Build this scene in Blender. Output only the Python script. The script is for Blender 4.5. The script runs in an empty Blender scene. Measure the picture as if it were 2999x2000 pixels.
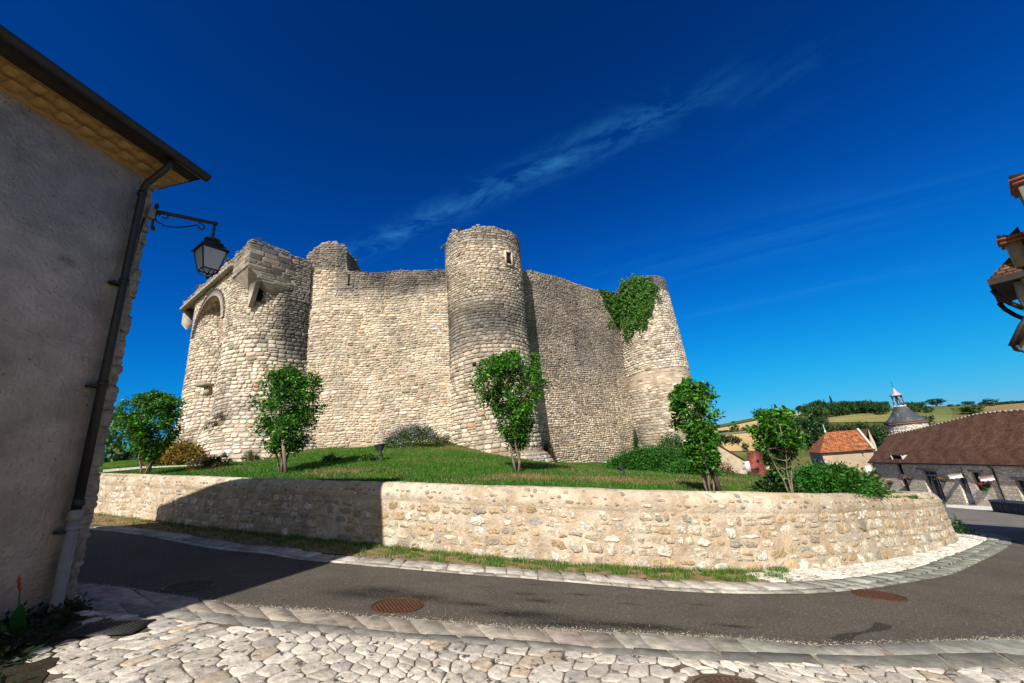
import bpy, math, random
import numpy as np
from mathutils import Vector, Matrix

# ------------------------------------------------------------------ camera, world, sun, exposure
SC = bpy.context.scene
COL = SC.collection
SC.render.resolution_x, SC.render.resolution_y = 1024, 683
EYE = np.array([0.0, 0.0, 1.56])
PITCH = math.atan(398 / 1361.0)
ROLL = -math.atan2(122, 1356)
cam_d = bpy.data.cameras.new("camera"); cam = bpy.data.objects.new("camera", cam_d); COL.objects.link(cam)
cam_d.sensor_width = 36.0; cam_d.lens = 36.0 * 398 / 1024
cam_d.clip_start = 0.05; cam_d.clip_end = 6000
MR = Matrix.Rotation(math.pi / 2 + PITCH, 3, 'X') @ Matrix.Rotation(ROLL, 3, 'Z')
cam.matrix_world = Matrix.Translation(Vector(EYE)) @ MR.to_4x4()
SC.camera = cam

SUN_AZ, SUN_EL = math.radians(195.5), math.radians(41)      # azimuth clockwise from +Y, towards the sun
SKY_STRENGTH, SUN_STRENGTH, EXPOSURE = 0.10, 4.8, 0.62
sun_d = bpy.data.lights.new("sun", 'SUN'); sun = bpy.data.objects.new("sun", sun_d); COL.objects.link(sun)
sun_d.energy = SUN_STRENGTH; sun_d.angle = math.radians(0.5); sun_d.color = (1.0, 0.945, 0.865)
sv = Vector((math.sin(SUN_AZ) * math.cos(SUN_EL), math.cos(SUN_AZ) * math.cos(SUN_EL), math.sin(SUN_EL)))
sun.rotation_euler = (-sv).to_track_quat('-Z', 'Y').to_euler()
sun.location = sv * 60
SC.view_settings.view_transform = 'Standard'; SC.view_settings.look = 'None'
SC.view_settings.exposure = EXPOSURE; SC.view_settings.gamma = 1.0
SC.view_settings.use_curve_mapping = False

K3 = 398 * 2999 / 1024.0
RM = np.array(MR)
def ray(x, y):                      # direction of a pixel of the 2999x2000 photograph
    return RM @ np.array([(x - 1499.5) / K3, -(y - 1000.0) / K3, -1.0])
def rz(x, y):                       # same, pixel given in the 2351-wide view
    return ray(x * 2999 / 2351, y * 2999 / 2351)
def az_of(d): return math.atan2(d[0], d[1])
GA, GB = -0.105, -0.043
def gz(x, y): return GA * x + GB * y
def onp(x, y, up=0.0):
    d = ray(x, y); s = (up - EYE[2]) / (d[2] - GA * d[0] - GB * d[1]); return EYE + d * s
def atD(x, y, D):
    d = rz(x, y); return EYE + d * (D / math.hypot(d[0], d[1]))
def proj(p):
    q = RM.T @ (np.array(p, float) - EYE); return 1175.5 + 398 * 2351 / 1024 * q[0] / -q[2], 784 - 398 * 2351 / 1024 * q[1] / -q[2]
def vz(x, y, py):                   # height at which the vertical through (x,y) meets image row py (2351 view)
    lo, hi = -20.0, 60.0
    for _ in range(50):
        m = (lo + hi) / 2
        if proj((x, y, m))[1] > py: lo = m
        else: hi = m
    return lo

# ---- sky: deep polarised blue with thin cirrus, all defined on the sky directions
W = bpy.data.worlds.new("World"); SC.world = W; W.use_nodes = True
wt = W.node_tree; wt.nodes.clear()
def wn(t, **k):
    n = wt.nodes.new(t)
    for a, b in k.items(): setattr(n, a, b)
    return n
sky = wn('ShaderNodeTexSky', sky_type='NISHITA', sun_disc=False)
sky.sun_elevation = SUN_EL; sky.sun_rotation = SUN_AZ
sky.air_density = 1.0; sky.dust_density = 0.15; sky.ozone_density = 2.0
bg = wn('ShaderNodeBackground'); bg.inputs[1].default_value = SKY_STRENGTH
wo = wn('ShaderNodeOutputWorld')
def wm(op, a, b=None, c=None, clamp=False):
    n = wn('ShaderNodeMath', operation=op); n.use_clamp = clamp
    for i, v in enumerate((a, b, c)):
        if v is None: continue
        if isinstance(v, (int, float)): n.inputs[i].default_value = v
        else: wt.links.new(v, n.inputs[i])
    return n.outputs[0]
# polarised, contrasty rendition of the clear sky: each channel gets its own gamma
ssep = wn('ShaderNodeSeparateColor'); scmb = wn('ShaderNodeCombineColor'); wt.links.new(sky.outputs[0], ssep.inputs[0])
SK = 1.0 / (0.1 * 2 ** 0.62)
def chan(o, p, a, b):
    x = wm('POWER', wm('MULTIPLY', o, 0.1), p); return wm('DIVIDE', wm('MULTIPLY', x, a * SK), wm('ADD', x, b))
gch = chan(ssep.outputs[1], 2.0, .72, .32); bch = chan(ssep.outputs[2], 2.5, 1.01, .111)
rch = wm('MULTIPLY', wm('POWER', wm('MULTIPLY', ssep.outputs[0], 0.1), 3.0), .22 * SK)
for i, c_ in enumerate((rch, gch, bch)): wt.links.new(c_, scmb.inputs[i])
# the polarising effect fades towards the sun's side of the sky, which is tinted warm, out of view, to fill the shade
sdot = wn('ShaderNodeVectorMath', operation='DOT_PRODUCT'); tc0 = wn('ShaderNodeTexCoord'); wt.links.new(tc0.outputs['Generated'], sdot.inputs[0]); sdot.inputs[1].default_value = tuple(sv)
smr = wn('ShaderNodeMapRange'); smr.interpolation_type = 'SMOOTHSTEP'; smr.inputs['From Min'].default_value = .30; smr.inputs['From Max'].default_value = .75; wt.links.new(sdot.outputs['Value'], smr.inputs['Value'])
warm = wn('ShaderNodeVectorMath', operation='MULTIPLY'); warm.inputs[1].default_value = (.95, .72, .55); wt.links.new(sky.outputs[0], warm.inputs[0])
pol = wn('ShaderNodeMixRGB'); wt.links.new(smr.outputs[0], pol.inputs['Fac']); wt.links.new(scmb.outputs[0], pol.inputs['Color1']); wt.links.new(warm.outputs[0], pol.inputs['Color2'])
tc = wn('ShaderNodeTexCoord'); sep = wn('ShaderNodeSeparateXYZ'); wt.links.new(tc.outputs['Generated'], sep.inputs[0])
zc = wm('MAXIMUM', sep.outputs[2], 0.03)
cx = wm('DIVIDE', sep.outputs[0], zc); cy = wm('DIVIDE', sep.outputs[1], zc)
comb = wn('ShaderNodeCombineXYZ'); wt.links.new(cx, comb.inputs[0]); wt.links.new(cy, comb.inputs[1])
def cl_pt(px, py):
    d = rz(px, py); return np.array([d[0] / d[2], d[1] / d[2]])
def streak(p, q, width, scale, thr, gain, stretch=(1, 4), seed=0.0):
    a, b = cl_pt(*p), cl_pt(*q); e = (b - a); L = float(np.linalg.norm(e)); e = e / L; n = np.array([-e[1], e[0]])
    s = wm('ADD', wm('MULTIPLY', wm('SUBTRACT', cx, float(a[0])), float(e[0])), wm('MULTIPLY', wm('SUBTRACT', cy, float(a[1])), float(e[1])))
    t = wm('ADD', wm('MULTIPLY', wm('SUBTRACT', cx, float(a[0])), float(n[0])), wm('MULTIPLY', wm('SUBTRACT', cy, float(a[1])), float(n[1])))
    sf = wm('DIVIDE', s, L)
    end = wm('MULTIPLY', wm('MULTIPLY', wm('ADD', sf, 0.12), 5.0, clamp=True), wm('MULTIPLY', wm('SUBTRACT', 1.02, sf), 4.0, clamp=True))
    band = wm('MAXIMUM', wm('SUBTRACT', 1.0, wm('DIVIDE', wm('ABSOLUTE', t), width)), 0.0)
    band = wm('POWER', band, 1.3)
    cv = wn('ShaderNodeCombineXYZ'); wt.links.new(wm('MULTIPLY', s, stretch[0]), cv.inputs[0]); wt.links.new(wm('MULTIPLY', t, stretch[1]), cv.inputs[1]); cv.inputs[2].default_value = seed
    nz = wn('ShaderNodeTexNoise'); nz.inputs['Scale'].default_value = scale; nz.inputs['Detail'].default_value = 9; nz.inputs['Roughness'].default_value = 0.68; nz.inputs['Distortion'].default_value = 0.6
    wt.links.new(cv.outputs[0], nz.inputs['Vector'])
    f = wm('MULTIPLY', wm('SUBTRACT', nz.outputs['Fac'], thr), gain, clamp=True)
    return wm('MULTIPLY', wm('MULTIPLY', f, band), end)
c1 = streak((800, 590), (1760, 150), 0.135, 5.0, 0.43, 3.2, (1.0, 1.9))
c2 = streak((1600, 320), (2080, 20), 0.35, 2.0, 0.50, 2.0, (1.2, 1.6), 4.0)
c3 = streak((1350, 650), (2351, 400), 0.55, 1.1, 0.42, 1.3, (0.6, 3.0), 7.0)
c4 = streak((1560, 720), (2351, 560), 0.60, 1.0, 0.46, 1.2, (0.5, 2.6), 11.0)
csum = wm('ADD', wm('ADD', wm('MULTIPLY', c1, 0.30), wm('MULTIPLY', c2, 0.16)), wm('ADD', wm('MULTIPLY', c3, 0.30), wm('MULTIPLY', c4, 0.26)), clamp=True)
mx = wn('ShaderNodeMixRGB'); mx.inputs['Color2'].default_value = (.55, 3.3, 6.4, 1)
wt.links.new(csum, mx.inputs['Fac']); wt.links.new(pol.outputs[0], mx.inputs['Color1'])
wt.links.new(mx.outputs[0], bg.inputs[0]); wt.links.new(bg.outputs[0], wo.inputs[0])

# ------------------------------------------------------------------ mesh helpers
def tag(o, label=None, cat=None, group=None, kind=None):
    if label: o['label'] = label
    if cat: o['category'] = cat
    if group: o['group'] = group
    if kind: o['kind'] = kind
    return o
def empty(name, loc=(0, 0, 0), label=None, cat=None, group=None):
    o = bpy.data.objects.new(name, None); COL.objects.link(o); o.location = loc
    o.empty_display_size = 0.3
    return tag(o, label, cat, group)
def mesh_np(name, V, faces, col=None, uv=None, smooth=False):
    me = bpy.data.meshes.new(name)
    V = np.asarray(V, dtype=np.float32).reshape(-1, 3)
    faces = [np.asarray(f, dtype=np.int32) for f in faces if len(f)]
    me.vertices.add(len(V)); me.vertices.foreach_set('co', V.ravel())
    nl = sum(f.size for f in faces); nf = sum(len(f) for f in faces)
    me.loops.add(nl); me.polygons.add(nf)
    li = np.concatenate([f.ravel() for f in faces]) if faces else np.zeros(0, np.int32)
    me.loops.foreach_set('vertex_index', li)
    tot = np.concatenate([np.full(len(f), f.shape[1], np.int32) for f in faces])
    st = np.concatenate([[0], np.cumsum(tot)[:-1]]).astype(np.int32)
    me.polygons.foreach_set('loop_start', st); me.polygons.foreach_set('loop_total', tot)
    if smooth: me.polygons.foreach_set('use_smooth', np.ones(nf, bool))
    me.update(calc_edges=True)
    if col is not None:
        at = me.color_attributes.new('col', 'FLOAT_COLOR', 'POINT')
        c = np.ones((len(V), 4), np.float32); c[:, :3] = col; at.data.foreach_set('color', c.ravel())
    if uv is not None:
        ul = me.uv_layers.new(name='UVMap'); ul.data.foreach_set('uv', np.asarray(uv, np.float32)[li].ravel())
    return me
def link(name, me, mat, parent=None):
    o = bpy.data.objects.new(name, me); COL.objects.link(o)
    if mat: me.materials.append(mat)
    if parent:
        o.parent = parent
        if parent.type == 'EMPTY' and not parent.parent:
            o.location = tuple(-c for c in parent.location)
    return o
class G:
    """collects plain shapes, all in world coordinates"""
    def __init__(s): s.v = []; s.f = []; s.uv = []
    def add(s, vs, fs, uvs=None):
        b = len(s.v); s.v += [tuple(map(float, p)) for p in vs]; s.f += [tuple(i + b for i in f) for f in fs]
        s.uv += list(uvs) if uvs is not None else [(p[0], p[2]) for p in vs]
        return s
    def quad(s, a, b, c, d, uv=None): return s.add([a, b, c, d], [(0, 1, 2, 3)], uv)
    def poly(s, pts, uv=None): return s.add(pts, [tuple(range(len(pts)))], uv)
    def box(s, c, size, ax=None, az=None):
        """c centre, size (x,y,z); az = direction of local x as azimuth (deg, cw from +Y)"""
        if ax is None:
            a = math.radians(az if az is not None else 90)
            ax = (Vector((math.sin(a), math.cos(a), 0)), Vector((-math.cos(a), math.sin(a), 0)), Vector((0, 0, 1)))
        c = Vector(c); vs = []
        for i in (-.5, .5):
            for j in (-.5, .5):
                for k in (-.5, .5): vs.append(c + ax[0] * size[0] * i + ax[1] * size[1] * j + ax[2] * size[2] * k)
        return s.add(vs, [(0, 1, 3, 2), (4, 6, 7, 5), (0, 4, 5, 1), (2, 3, 7, 6), (0, 2, 6, 4), (1, 5, 7, 3)])
    def prism(s, pts, z0, z1):
        n = len(pts); z0 = [z0] * n if isinstance(z0, (int, float)) else z0; z1 = [z1] * n if isinstance(z1, (int, float)) else z1
        vs = [(p[0], p[1], z0[i]) for i, p in enumerate(pts)] + [(p[0], p[1], z1[i]) for i, p in enumerate(pts)]
        fs = [tuple(range(n))[::-1], tuple(range(n, 2 * n))] + [(i, (i + 1) % n, n + (i + 1) % n, n + i) for i in range(n)]
        return s.add(vs, fs)
    def tube(s, pts, r, n=8, caps=True):
        pts = [Vector(p) for p in pts]; rs = r if isinstance(r, (list, tuple)) else [r] * len(pts); base = None; vs = []; fs = []
        prev = None
        for i, p in enumerate(pts):
            t = (pts[min(i + 1, len(pts) - 1)] - pts[max(i - 1, 0)]).normalized()
            if prev is None: a = t.orthogonal().normalized()
            else:
                a = prev - t * prev.dot(t)
                a = a.normalized() if a.length > 1e-6 else t.orthogonal().normalized()
            prev = a; b = t.cross(a)
            for k in range(n):
                w = 2 * math.pi * k / n; vs.append(p + (a * math.cos(w) + b * math.sin(w)) * rs[i])
        for i in range(len(pts) - 1):
            for k in range(n): fs.append((i * n + k, i * n + (k + 1) % n, (i + 1) * n + (k + 1) % n, (i + 1) * n + k))
        if caps: fs += [tuple(range(n))[::-1], tuple(range((len(pts) - 1) * n, len(pts) * n))]
        return s.add(vs, fs)
    def lathe(s, c, prof, n=20, ax=None):
        """prof [(r,h)...] about the axis through c"""
        ax = Vector(ax or (0, 0, 1)).normalized(); a = ax.orthogonal().normalized(); b = ax.cross(a); c = Vector(c); vs = []; fs = []
        for r, h in prof:
            for k in range(n):
                w = 2 * math.pi * k / n; vs.append(c + ax * h + (a * math.cos(w) + b * math.sin(w)) * r)
        m = len(prof)
        for i in range(m - 1):
            for k in range(n): fs.append((i * n + k, i * n + (k + 1) % n, (i + 1) * n + (k + 1) % n, (i + 1) * n + k))
        fs += [tuple(range(n))[::-1], tuple(range((m - 1) * n, m * n))]
        return s.add(vs, fs)
    def mesh(s, name, smooth=False):
        by = {}
        for f in s.f: by.setdefault(len(f), []).append(f)
        return mesh_np(name, np.array(s.v), [np.array(x) for x in by.values()], uv=np.array(s.uv), smooth=smooth)
    def build(s, name, mat, parent=None, smooth=False, bevel=0):
        o = link(name, s.mesh(name, smooth), mat, parent)
        if bevel:
            m = o.modifiers.new('bevel', 'BEVEL'); m.width = bevel; m.segments = 2; m.limit_method = 'ANGLE'; m.angle_limit = math.radians(40)
        return o

# ------------------------------------------------------------------ materials
MATS = {}
def mat(name, color=(.5, .5, .5), rough=.85, var=.15, scale=3.0, bump=.3, bscale=30., attr=False, metal=0., col2=None, c2scale=1.2, c2thr=.55, c2soft=.12, c2amt=1., spec=.3, bdist=.02, trans=0., detail=6, speck=None, uv=False, wave=None, extra=None):
    if name in MATS: return MATS[name]
    m = bpy.data.materials.new(name); m.use_nodes = True; t = m.node_tree; t.nodes.clear(); MATS[name] = m
    N = lambda ty: t.nodes.new(ty); Lk = t.links.new
    out = N('ShaderNodeOutputMaterial'); p = N('ShaderNodeBsdfPrincipled')
    p.inputs['Roughness'].default_value = rough; p.inputs['Metallic'].default_value = metal
    p.inputs['Specular IOR Level'].default_value = spec
    tcn = N('ShaderNodeTexCoord'); geo = N('ShaderNodeNewGeometry')
    vec = tcn.outputs['UV'] if uv else geo.outputs['Position']
    def noise(sc, det=6, ro=.6, v=None):
        n = N('ShaderNodeTexNoise'); n.inputs['Scale'].default_value = sc; n.inputs['Detail'].default_value = det; n.inputs['Roughness'].default_value = ro
        Lk(v or vec, n.inputs['Vector']); return n.outputs['Fac']
    if attr:
        a = N('ShaderNodeAttribute'); a.attribute_name = 'col'; src = a.outputs['Color']
    else:
        a = N('ShaderNodeRGB'); a.outputs[0].default_value = (*color, 1); src = a.outputs[0]
    if col2 is not None:
        mr = N('ShaderNodeMapRange'); mr.inputs['From Min'].default_value = c2thr - c2soft; mr.inputs['From Max'].default_value = c2thr + c2soft; mr.inputs['To Max'].default_value = c2amt
        Lk(noise(c2scale, 8, .65), mr.inputs['Value'])
        mx = N('ShaderNodeMixRGB'); mx.inputs['Color2'].default_value = (*col2, 1); Lk(mr.outputs[0], mx.inputs['Fac']); Lk(src, mx.inputs['Color1']); src = mx.outputs[0]
    if speck is not None:     # (colour, scale, threshold, softness)
        mr = N('ShaderNodeMapRange'); mr.inputs['From Min'].default_value = speck[2]; mr.inputs['From Max'].default_value = speck[2] + speck[3]
        Lk(noise(speck[1], 3, .7), mr.inputs['Value'])
        mx = N('ShaderNodeMixRGB'); mx.inputs['Color2'].default_value = (*speck[0], 1); Lk(mr.outputs[0], mx.inputs['Fac']); Lk(src, mx.inputs['Color1']); src = mx.outputs[0]
    if var:
        mr = N('ShaderNodeMapRange'); mr.inputs['From Min'].default_value = .3; mr.inputs['From Max'].default_value = .7
        mr.inputs['To Min'].default_value = 1 - var; mr.inputs['To Max'].default_value = 1 + var
        Lk(noise(scale, detail), mr.inputs['Value'])
        vm = N('ShaderNodeVectorMath'); vm.operation = 'SCALE'; Lk(src, vm.inputs[0]); Lk(mr.outputs[0], vm.inputs['Scale']); src = vm.outputs[0]
    h = None
    if wave:                  # tile rows / boards: (width, height, mortar colour, joint)
        br = N('ShaderNodeTexBrick'); br.inputs['Scale'].default_value = 1.0; br.inputs['Brick Width'].default_value = wave[0]; br.inputs['Row Height'].default_value = wave[1]
        br.inputs['Mortar Size'].default_value = wave[3]; br.inputs['Mortar Smooth'].default_value = .3
        br.inputs['Color1'].default_value = (.72, .72, .72, 1); br.inputs['Color2'].default_value = (1.25, 1.25, 1.25, 1); br.inputs['Mortar'].default_value = (*wave[2], 1)
        br.inputs['Bias'].default_value = 0.0
        Lk(tcn.outputs['UV'], br.inputs['Vector'])
        vm = N('ShaderNodeVectorMath'); vm.operation = 'MULTIPLY'; Lk(src, vm.inputs[0]); Lk(br.outputs['Color'], vm.inputs[1]); src = vm.outputs[0]
        inv = N('ShaderNodeMath'); inv.operation = 'SUBTRACT'; inv.inputs[0].default_value = 1.0; Lk(br.outputs['Fac'], inv.inputs[1]); h = inv.outputs[0]
    if extra: src, h2 = extra(t, src, vec); h = h2 or h
    Lk(src, p.inputs['Base Color'])
    if bump:
        nb = noise(bscale, 7, .65)
        b = N('ShaderNodeBump'); b.inputs['Strength'].default_value = bump; b.inputs['Distance'].default_value = bdist
        if h is not None:
            ad = N('ShaderNodeMath'); ad.operation = 'MULTIPLY_ADD'; ad.inputs[1].default_value = .4; Lk(nb, ad.inputs[0]); Lk(h, ad.inputs[2]); nb = ad.outputs[0]
        Lk(nb, b.inputs['Height']); Lk(b.outputs[0], p.inputs['Normal'])
    if trans:
        tr = N('ShaderNodeBsdfTranslucent'); Lk(src, tr.inputs['Color']); ms = N('ShaderNodeMixShader'); ms.inputs[0].default_value = trans
        Lk(p.outputs[0], ms.inputs[1]); Lk(tr.outputs[0], ms.inputs[2]); Lk(ms.outputs[0], out.inputs[0])
    else: Lk(p.outputs[0], out.inputs[0])
    return m

def streaks(amount=.45, sc=1.1, zs=.16, thr=.56):
    def f(t, src, vec):
        mp = t.nodes.new('ShaderNodeMapping'); mp.inputs['Scale'].default_value = (1, 1, zs); t.links.new(vec, mp.inputs['Vector'])
        n = t.nodes.new('ShaderNodeTexNoise'); n.inputs['Scale'].default_value = sc; n.inputs['Detail'].default_value = 8; n.inputs['Roughness'].default_value = .65; t.links.new(mp.outputs[0], n.inputs['Vector'])
        mr = t.nodes.new('ShaderNodeMapRange'); mr.inputs['From Min'].default_value = thr; mr.inputs['From Max'].default_value = thr + .14; mr.inputs['To Min'].default_value = 1; mr.inputs['To Max'].default_value = 1 - amount; t.links.new(n.outputs['Fac'], mr.inputs['Value'])
        n2 = t.nodes.new('ShaderNodeTexNoise'); n2.inputs['Scale'].default_value = .35; n2.inputs['Detail'].default_value = 4; t.links.new(vec, n2.inputs['Vector'])
        m2 = t.nodes.new('ShaderNodeMapRange'); m2.inputs['From Min'].default_value = .35; m2.inputs['From Max'].default_value = .65; m2.inputs['To Min'].default_value = .86; m2.inputs['To Max'].default_value = 1.12; t.links.new(n2.outputs['Fac'], m2.inputs['Value'])
        k = t.nodes.new('ShaderNodeMath'); k.operation = 'MULTIPLY'; t.links.new(mr.outputs[0], k.inputs[0]); t.links.new(m2.outputs[0], k.inputs[1])
        v = t.nodes.new('ShaderNodeVectorMath'); v.operation = 'SCALE'; t.links.new(src, v.inputs[0]); t.links.new(k.outputs[0], v.inputs['Scale']); return v.outputs[0], None
    return f
M_stone = mat('castle_stone', extra=streaks(.40), attr=True, rough=.95, var=.26, scale=9, bump=.8, bscale=30, bdist=.05, spec=.1, col2=(.15, .14, .125), c2scale=.42, c2thr=.62, c2soft=.12, c2amt=.5)
M_mortar = mat('castle_mortar', (.33, .25, .175), rough=1, var=.25, scale=1.2, bump=.6, bscale=25, bdist=.03, spec=.1)
M_wallst = mat('wall_stone', attr=True, rough=.95, var=.35, scale=22, bump=1.0, bscale=24, bdist=.06, spec=.15, col2=(.42, .31, .195), c2scale=5.0, c2thr=.54, c2soft=.07, c2amt=.85, speck=((.16, .13, .10), 20., .66, .04))
M_wallmo = mat('wall_mortar', extra=streaks(.28, 2.6, .5, .56), color=(.43, .335, .23), rough=1, var=.22, scale=5, bump=.9, bscale=22, bdist=.04, spec=.1, col2=(.54, .47, .37), c2scale=1.6, c2thr=.52, c2soft=.08, c2amt=.8, speck=((.20, .15, .10), 11., .66, .05))
M_cobble = mat('cobble_limestone', attr=True, rough=.85, var=.30, scale=13, detail=9, bump=.8, bscale=32, bdist=.02, spec=.2, speck=((.10, .092, .08), 7.0, .60, .05), col2=(.30, .26, .20), c2scale=2.2, c2thr=.58, c2soft=.1, c2amt=.7)
M_joint = mat('cobble_joint', (.15, .115, .08), col2=(.045, .06, .015), c2scale=1.6, c2thr=.58, c2soft=.05, c2amt=.8, rough=1, var=.3, scale=20, bump=.8, bscale=120, spec=.1)
M_slab = mat('kerb_slab', attr=True, rough=.9, var=.38, scale=7, detail=9, bump=.8, bscale=30, bdist=.015, spec=.15, col2=(.13, .12, .10), c2scale=3.0, c2thr=.60, c2soft=.06, c2amt=.55)
M_asph = mat('asphalt', attr=True, rough=.9, var=.55, scale=48, detail=8, bump=.9, bscale=75, bdist=.012, spec=.15, speck=((.30, .26, .21), 45., .62, .05), col2=(.042, .036, .032), c2scale=1.1, c2thr=.60, c2soft=.16, c2amt=.6)
M_ground = mat('soil_ground', (.10, .13, .035), rough=1, var=.3, scale=.05, bump=.3, bscale=2, spec=.1)
M_lawn = mat('lawn_turf', attr=True, rough=1, var=.35, scale=3.5, bump=.8, bscale=40, bdist=.03, spec=.1)
M_verge = mat('verge_soil', (.24, .165, .09), rough=1, var=.4, scale=12, bump=.8, bscale=60, bdist=.02, spec=.1)
M_soil = mat('bed_soil', (.035, .03, .02), rough=1, var=.4, scale=12, bump=.8, bscale=40, spec=.1)
M_iron = mat('black_iron', (.012, .012, .012), rough=.5, var=.1, bump=.1, bscale=60, spec=.4)
M_castiron = mat('rusty_iron', (.085, .038, .02), rough=.7, var=.35, scale=22, bump=.3, bscale=120, bdist=.004, spec=.3, metal=.3)
M_greyiron = mat('grey_iron', (.045, .042, .04), rough=.6, var=.3, scale=22, bump=.3, bscale=120, bdist=.004, metal=.4)
M_leaf = mat('leaf_green', attr=True, rough=.55, var=.25, scale=3, bump=0, trans=.28, spec=.35)
M_bark = mat('bark', (.20, .16, .12), rough=.95, var=.35, scale=18, bump=.8, bscale=50, spec=.1)
M_render = mat('aged_render', extra=streaks(.22, 2.2, .12, .54), color=(.62, .485, .365), rough=.95, var=.30, scale=2.2, detail=10, bump=.9, bscale=22, bdist=.03, spec=.1, col2=(.13, .085, .05), c2scale=1.5, c2thr=.66, c2soft=.05, c2amt=.55, speck=((.20, .16, .13), 20., .64, .08))
M_cornice = mat('ochre_cornice', (.32, .19, .075), rough=.9, var=.18, scale=6, bump=.3, bscale=30, spec=.1)
M_quoin = mat('rough_quoin', (.34, .27, .19), rough=.95, var=.35, scale=8, bump=1.0, bscale=18, bdist=.05, spec=.1)

# ------------------------------------------------------------------ masonry of individually laid stones
def dressed(surf, U, VH, rowh=(.13, .24), wid=(.2, .5), gap=.014, relief=(.012, .045), top=None, keep=None, colf=None, seed=0, wavy=.05, P=10, sq=3.4, fill=1.0, v0=0.0, jit=.10):
    rng = np.random.default_rng(seed)
    R = []; v = v0
    while v < VH:
        h = rng.uniform(*rowh); u = -rng.uniform(0, .3)
        while u < U:
            w = rng.uniform(*wid) * (.75 + .5 * (h - rowh[0]) / max(1e-6, rowh[1] - rowh[0]))
            if rng.random() < fill:
                if h > .6 * rowh[1] and rng.random() < .22:
                    k = rng.uniform(.35, .65); R.append((u, u + w, v, v + h * k)); R.append((u, u + w, v + h * k, v + h))
                else: R.append((u, u + w, v, v + h))
            u += w
        v += h
    R = np.array(R); R[:, 0] = np.clip(R[:, 0], 0, U); R[:, 1] = np.clip(R[:, 1], 0, U)
    uc = (R[:, 0] + R[:, 1]) / 2; hw = (R[:, 1] - R[:, 0]) / 2 - gap; vc = (R[:, 2] + R[:, 3]) / 2; hh = (R[:, 3] - R[:, 2]) / 2 - gap * .8
    ok = (hw > .03) & (hh > .02)
    if top is not None: ok &= (vc + hh < top(uc) + .04)
    if keep is not None: ok &= keep(uc, vc)
    uc, hw, vc, hh = uc[ok], hw[ok], vc[ok], hh[ok]; n = len(uc)
    th = 2 * np.pi * (np.arange(P)[None] + rng.uniform(-.25, .25, (n, P))) / P
    ct, st = np.cos(th), np.sin(th)
    x = np.sign(ct) * np.abs(ct) ** (2 / sq); y = np.sign(st) * np.abs(st) ** (2 / sq)
    jr = 1 + rng.uniform(-jit, jit * .55, (n, P)); x, y = x * jr, y * jr
    d = rng.uniform(*relief, n)
    tiltx, tilty = rng.normal(0, .006, n), rng.normal(0, .006, n)
    rings = []
    for rr, hf in ((1.0, -.9), (.96, .55), (.78, .95)):
        uu = uc[:, None] + hw[:, None] * x * rr; vv = vc[:, None] + hh[:, None] * y * rr
        hgt = d[:, None] * hf + (tiltx[:, None] * x + tilty[:, None] * y) * rr * (hf > 0) + rng.normal(0, .004, (n, P)) * (hf > 0)
        rings.append((uu, vv, hgt))
    rings.append((uc[:, None], vc[:, None], d[:, None] * rng.uniform(.9, 1.2, (n, 1))))
    uu = np.concatenate([r[0] for r in rings], 1); vv = np.concatenate([r[1] for r in rings], 1); hg = np.concatenate([r[2] for r in rings], 1)
    uu = np.clip(uu, 0, U)
    vw = vv + wavy * (np.sin(uu * .9 + seed) + .6 * np.sin(uu * 2.3 + 1.7 * seed + vv * .5))
    Pn, Nn = surf(uu, vw); V = Pn + Nn * hg[..., None]
    m = 3 * P + 1; base = (np.arange(n) * m)[:, None]; k = np.arange(P); k2 = (k + 1) % P
    q = []
    for r in range(2):
        q.append(np.stack([base + r * P + k, base + r * P + k2, base + (r + 1) * P + k2, base + (r + 1) * P + k], -1).reshape(-1, 4))
    tri = np.stack([base + 2 * P + k, base + 2 * P + k2, np.broadcast_to(base + 3 * P, (n, P))], -1).reshape(-1, 3)
    c = colf(uc, vc, rng) if colf else np.full((n, 3), .5)
    return V.reshape(-1, 3), [np.concatenate(q), tri], np.repeat(c, m, 0)
def backing(surf, U, VH, du=.35, dv=.3, top=None, off=-.012, thick=.9, v0=0.0, closed=False, u0=0.0, down=.6, grey=None, base=(.33, .25, .175)):
    nu = max(2, int(U / du)) + 1; nv = max(2, int((VH - v0) / dv)) + 1
    u = np.linspace(u0, U, nu); v = np.linspace(v0, VH, nv)
    uu, vv = np.meshgrid(u, v)
    tp = top(u) if top is not None else np.full(nu, VH)
    vv = np.minimum(vv, tp[None])
    P_, N_ = surf(uu, vv); V = [P_ + N_ * off]
    Pt, Nt = surf(u[None], tp[None])
    V.append(Pt - Nt * thick); Pd = Pt - Nt * thick; Pd = Pd.copy(); Pd[..., 2] -= down; V.append(Pd)
    g_ = np.zeros(vv.shape) if grey is None else np.clip(grey(uu, vv), 0, 1)
    g_ = np.concatenate([g_, g_[-1:], g_[-1:]], 0)[..., None]; cb_ = np.array(base); Cc = cb_ * (1 - g_) + np.array([.12, .11, .098]) * g_
    V = np.concatenate(V, 0); r = V.shape[0]
    i, j = np.meshgrid(np.arange(nu - 1), np.arange(r - 1)); a = j * nu + i
    F = np.stack([a, a + 1, a + nu + 1, a + nu], -1).reshape(-1, 4)
    return V.reshape(-1, 3), [F], Cc.reshape(-1, 3)
def merge(*parts):
    V, F, C, b = [], {}, [], 0
    for p in parts:
        V.append(p[0])
        for f in p[1]:
            if len(f): F.setdefault(f.shape[1], []).append(f + b)
        if len(p) > 2: C.append(p[2])
        b += len(p[0])
    return np.concatenate(V), [np.concatenate(x) for x in F.values()], (np.concatenate(C) if C else None)
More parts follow.
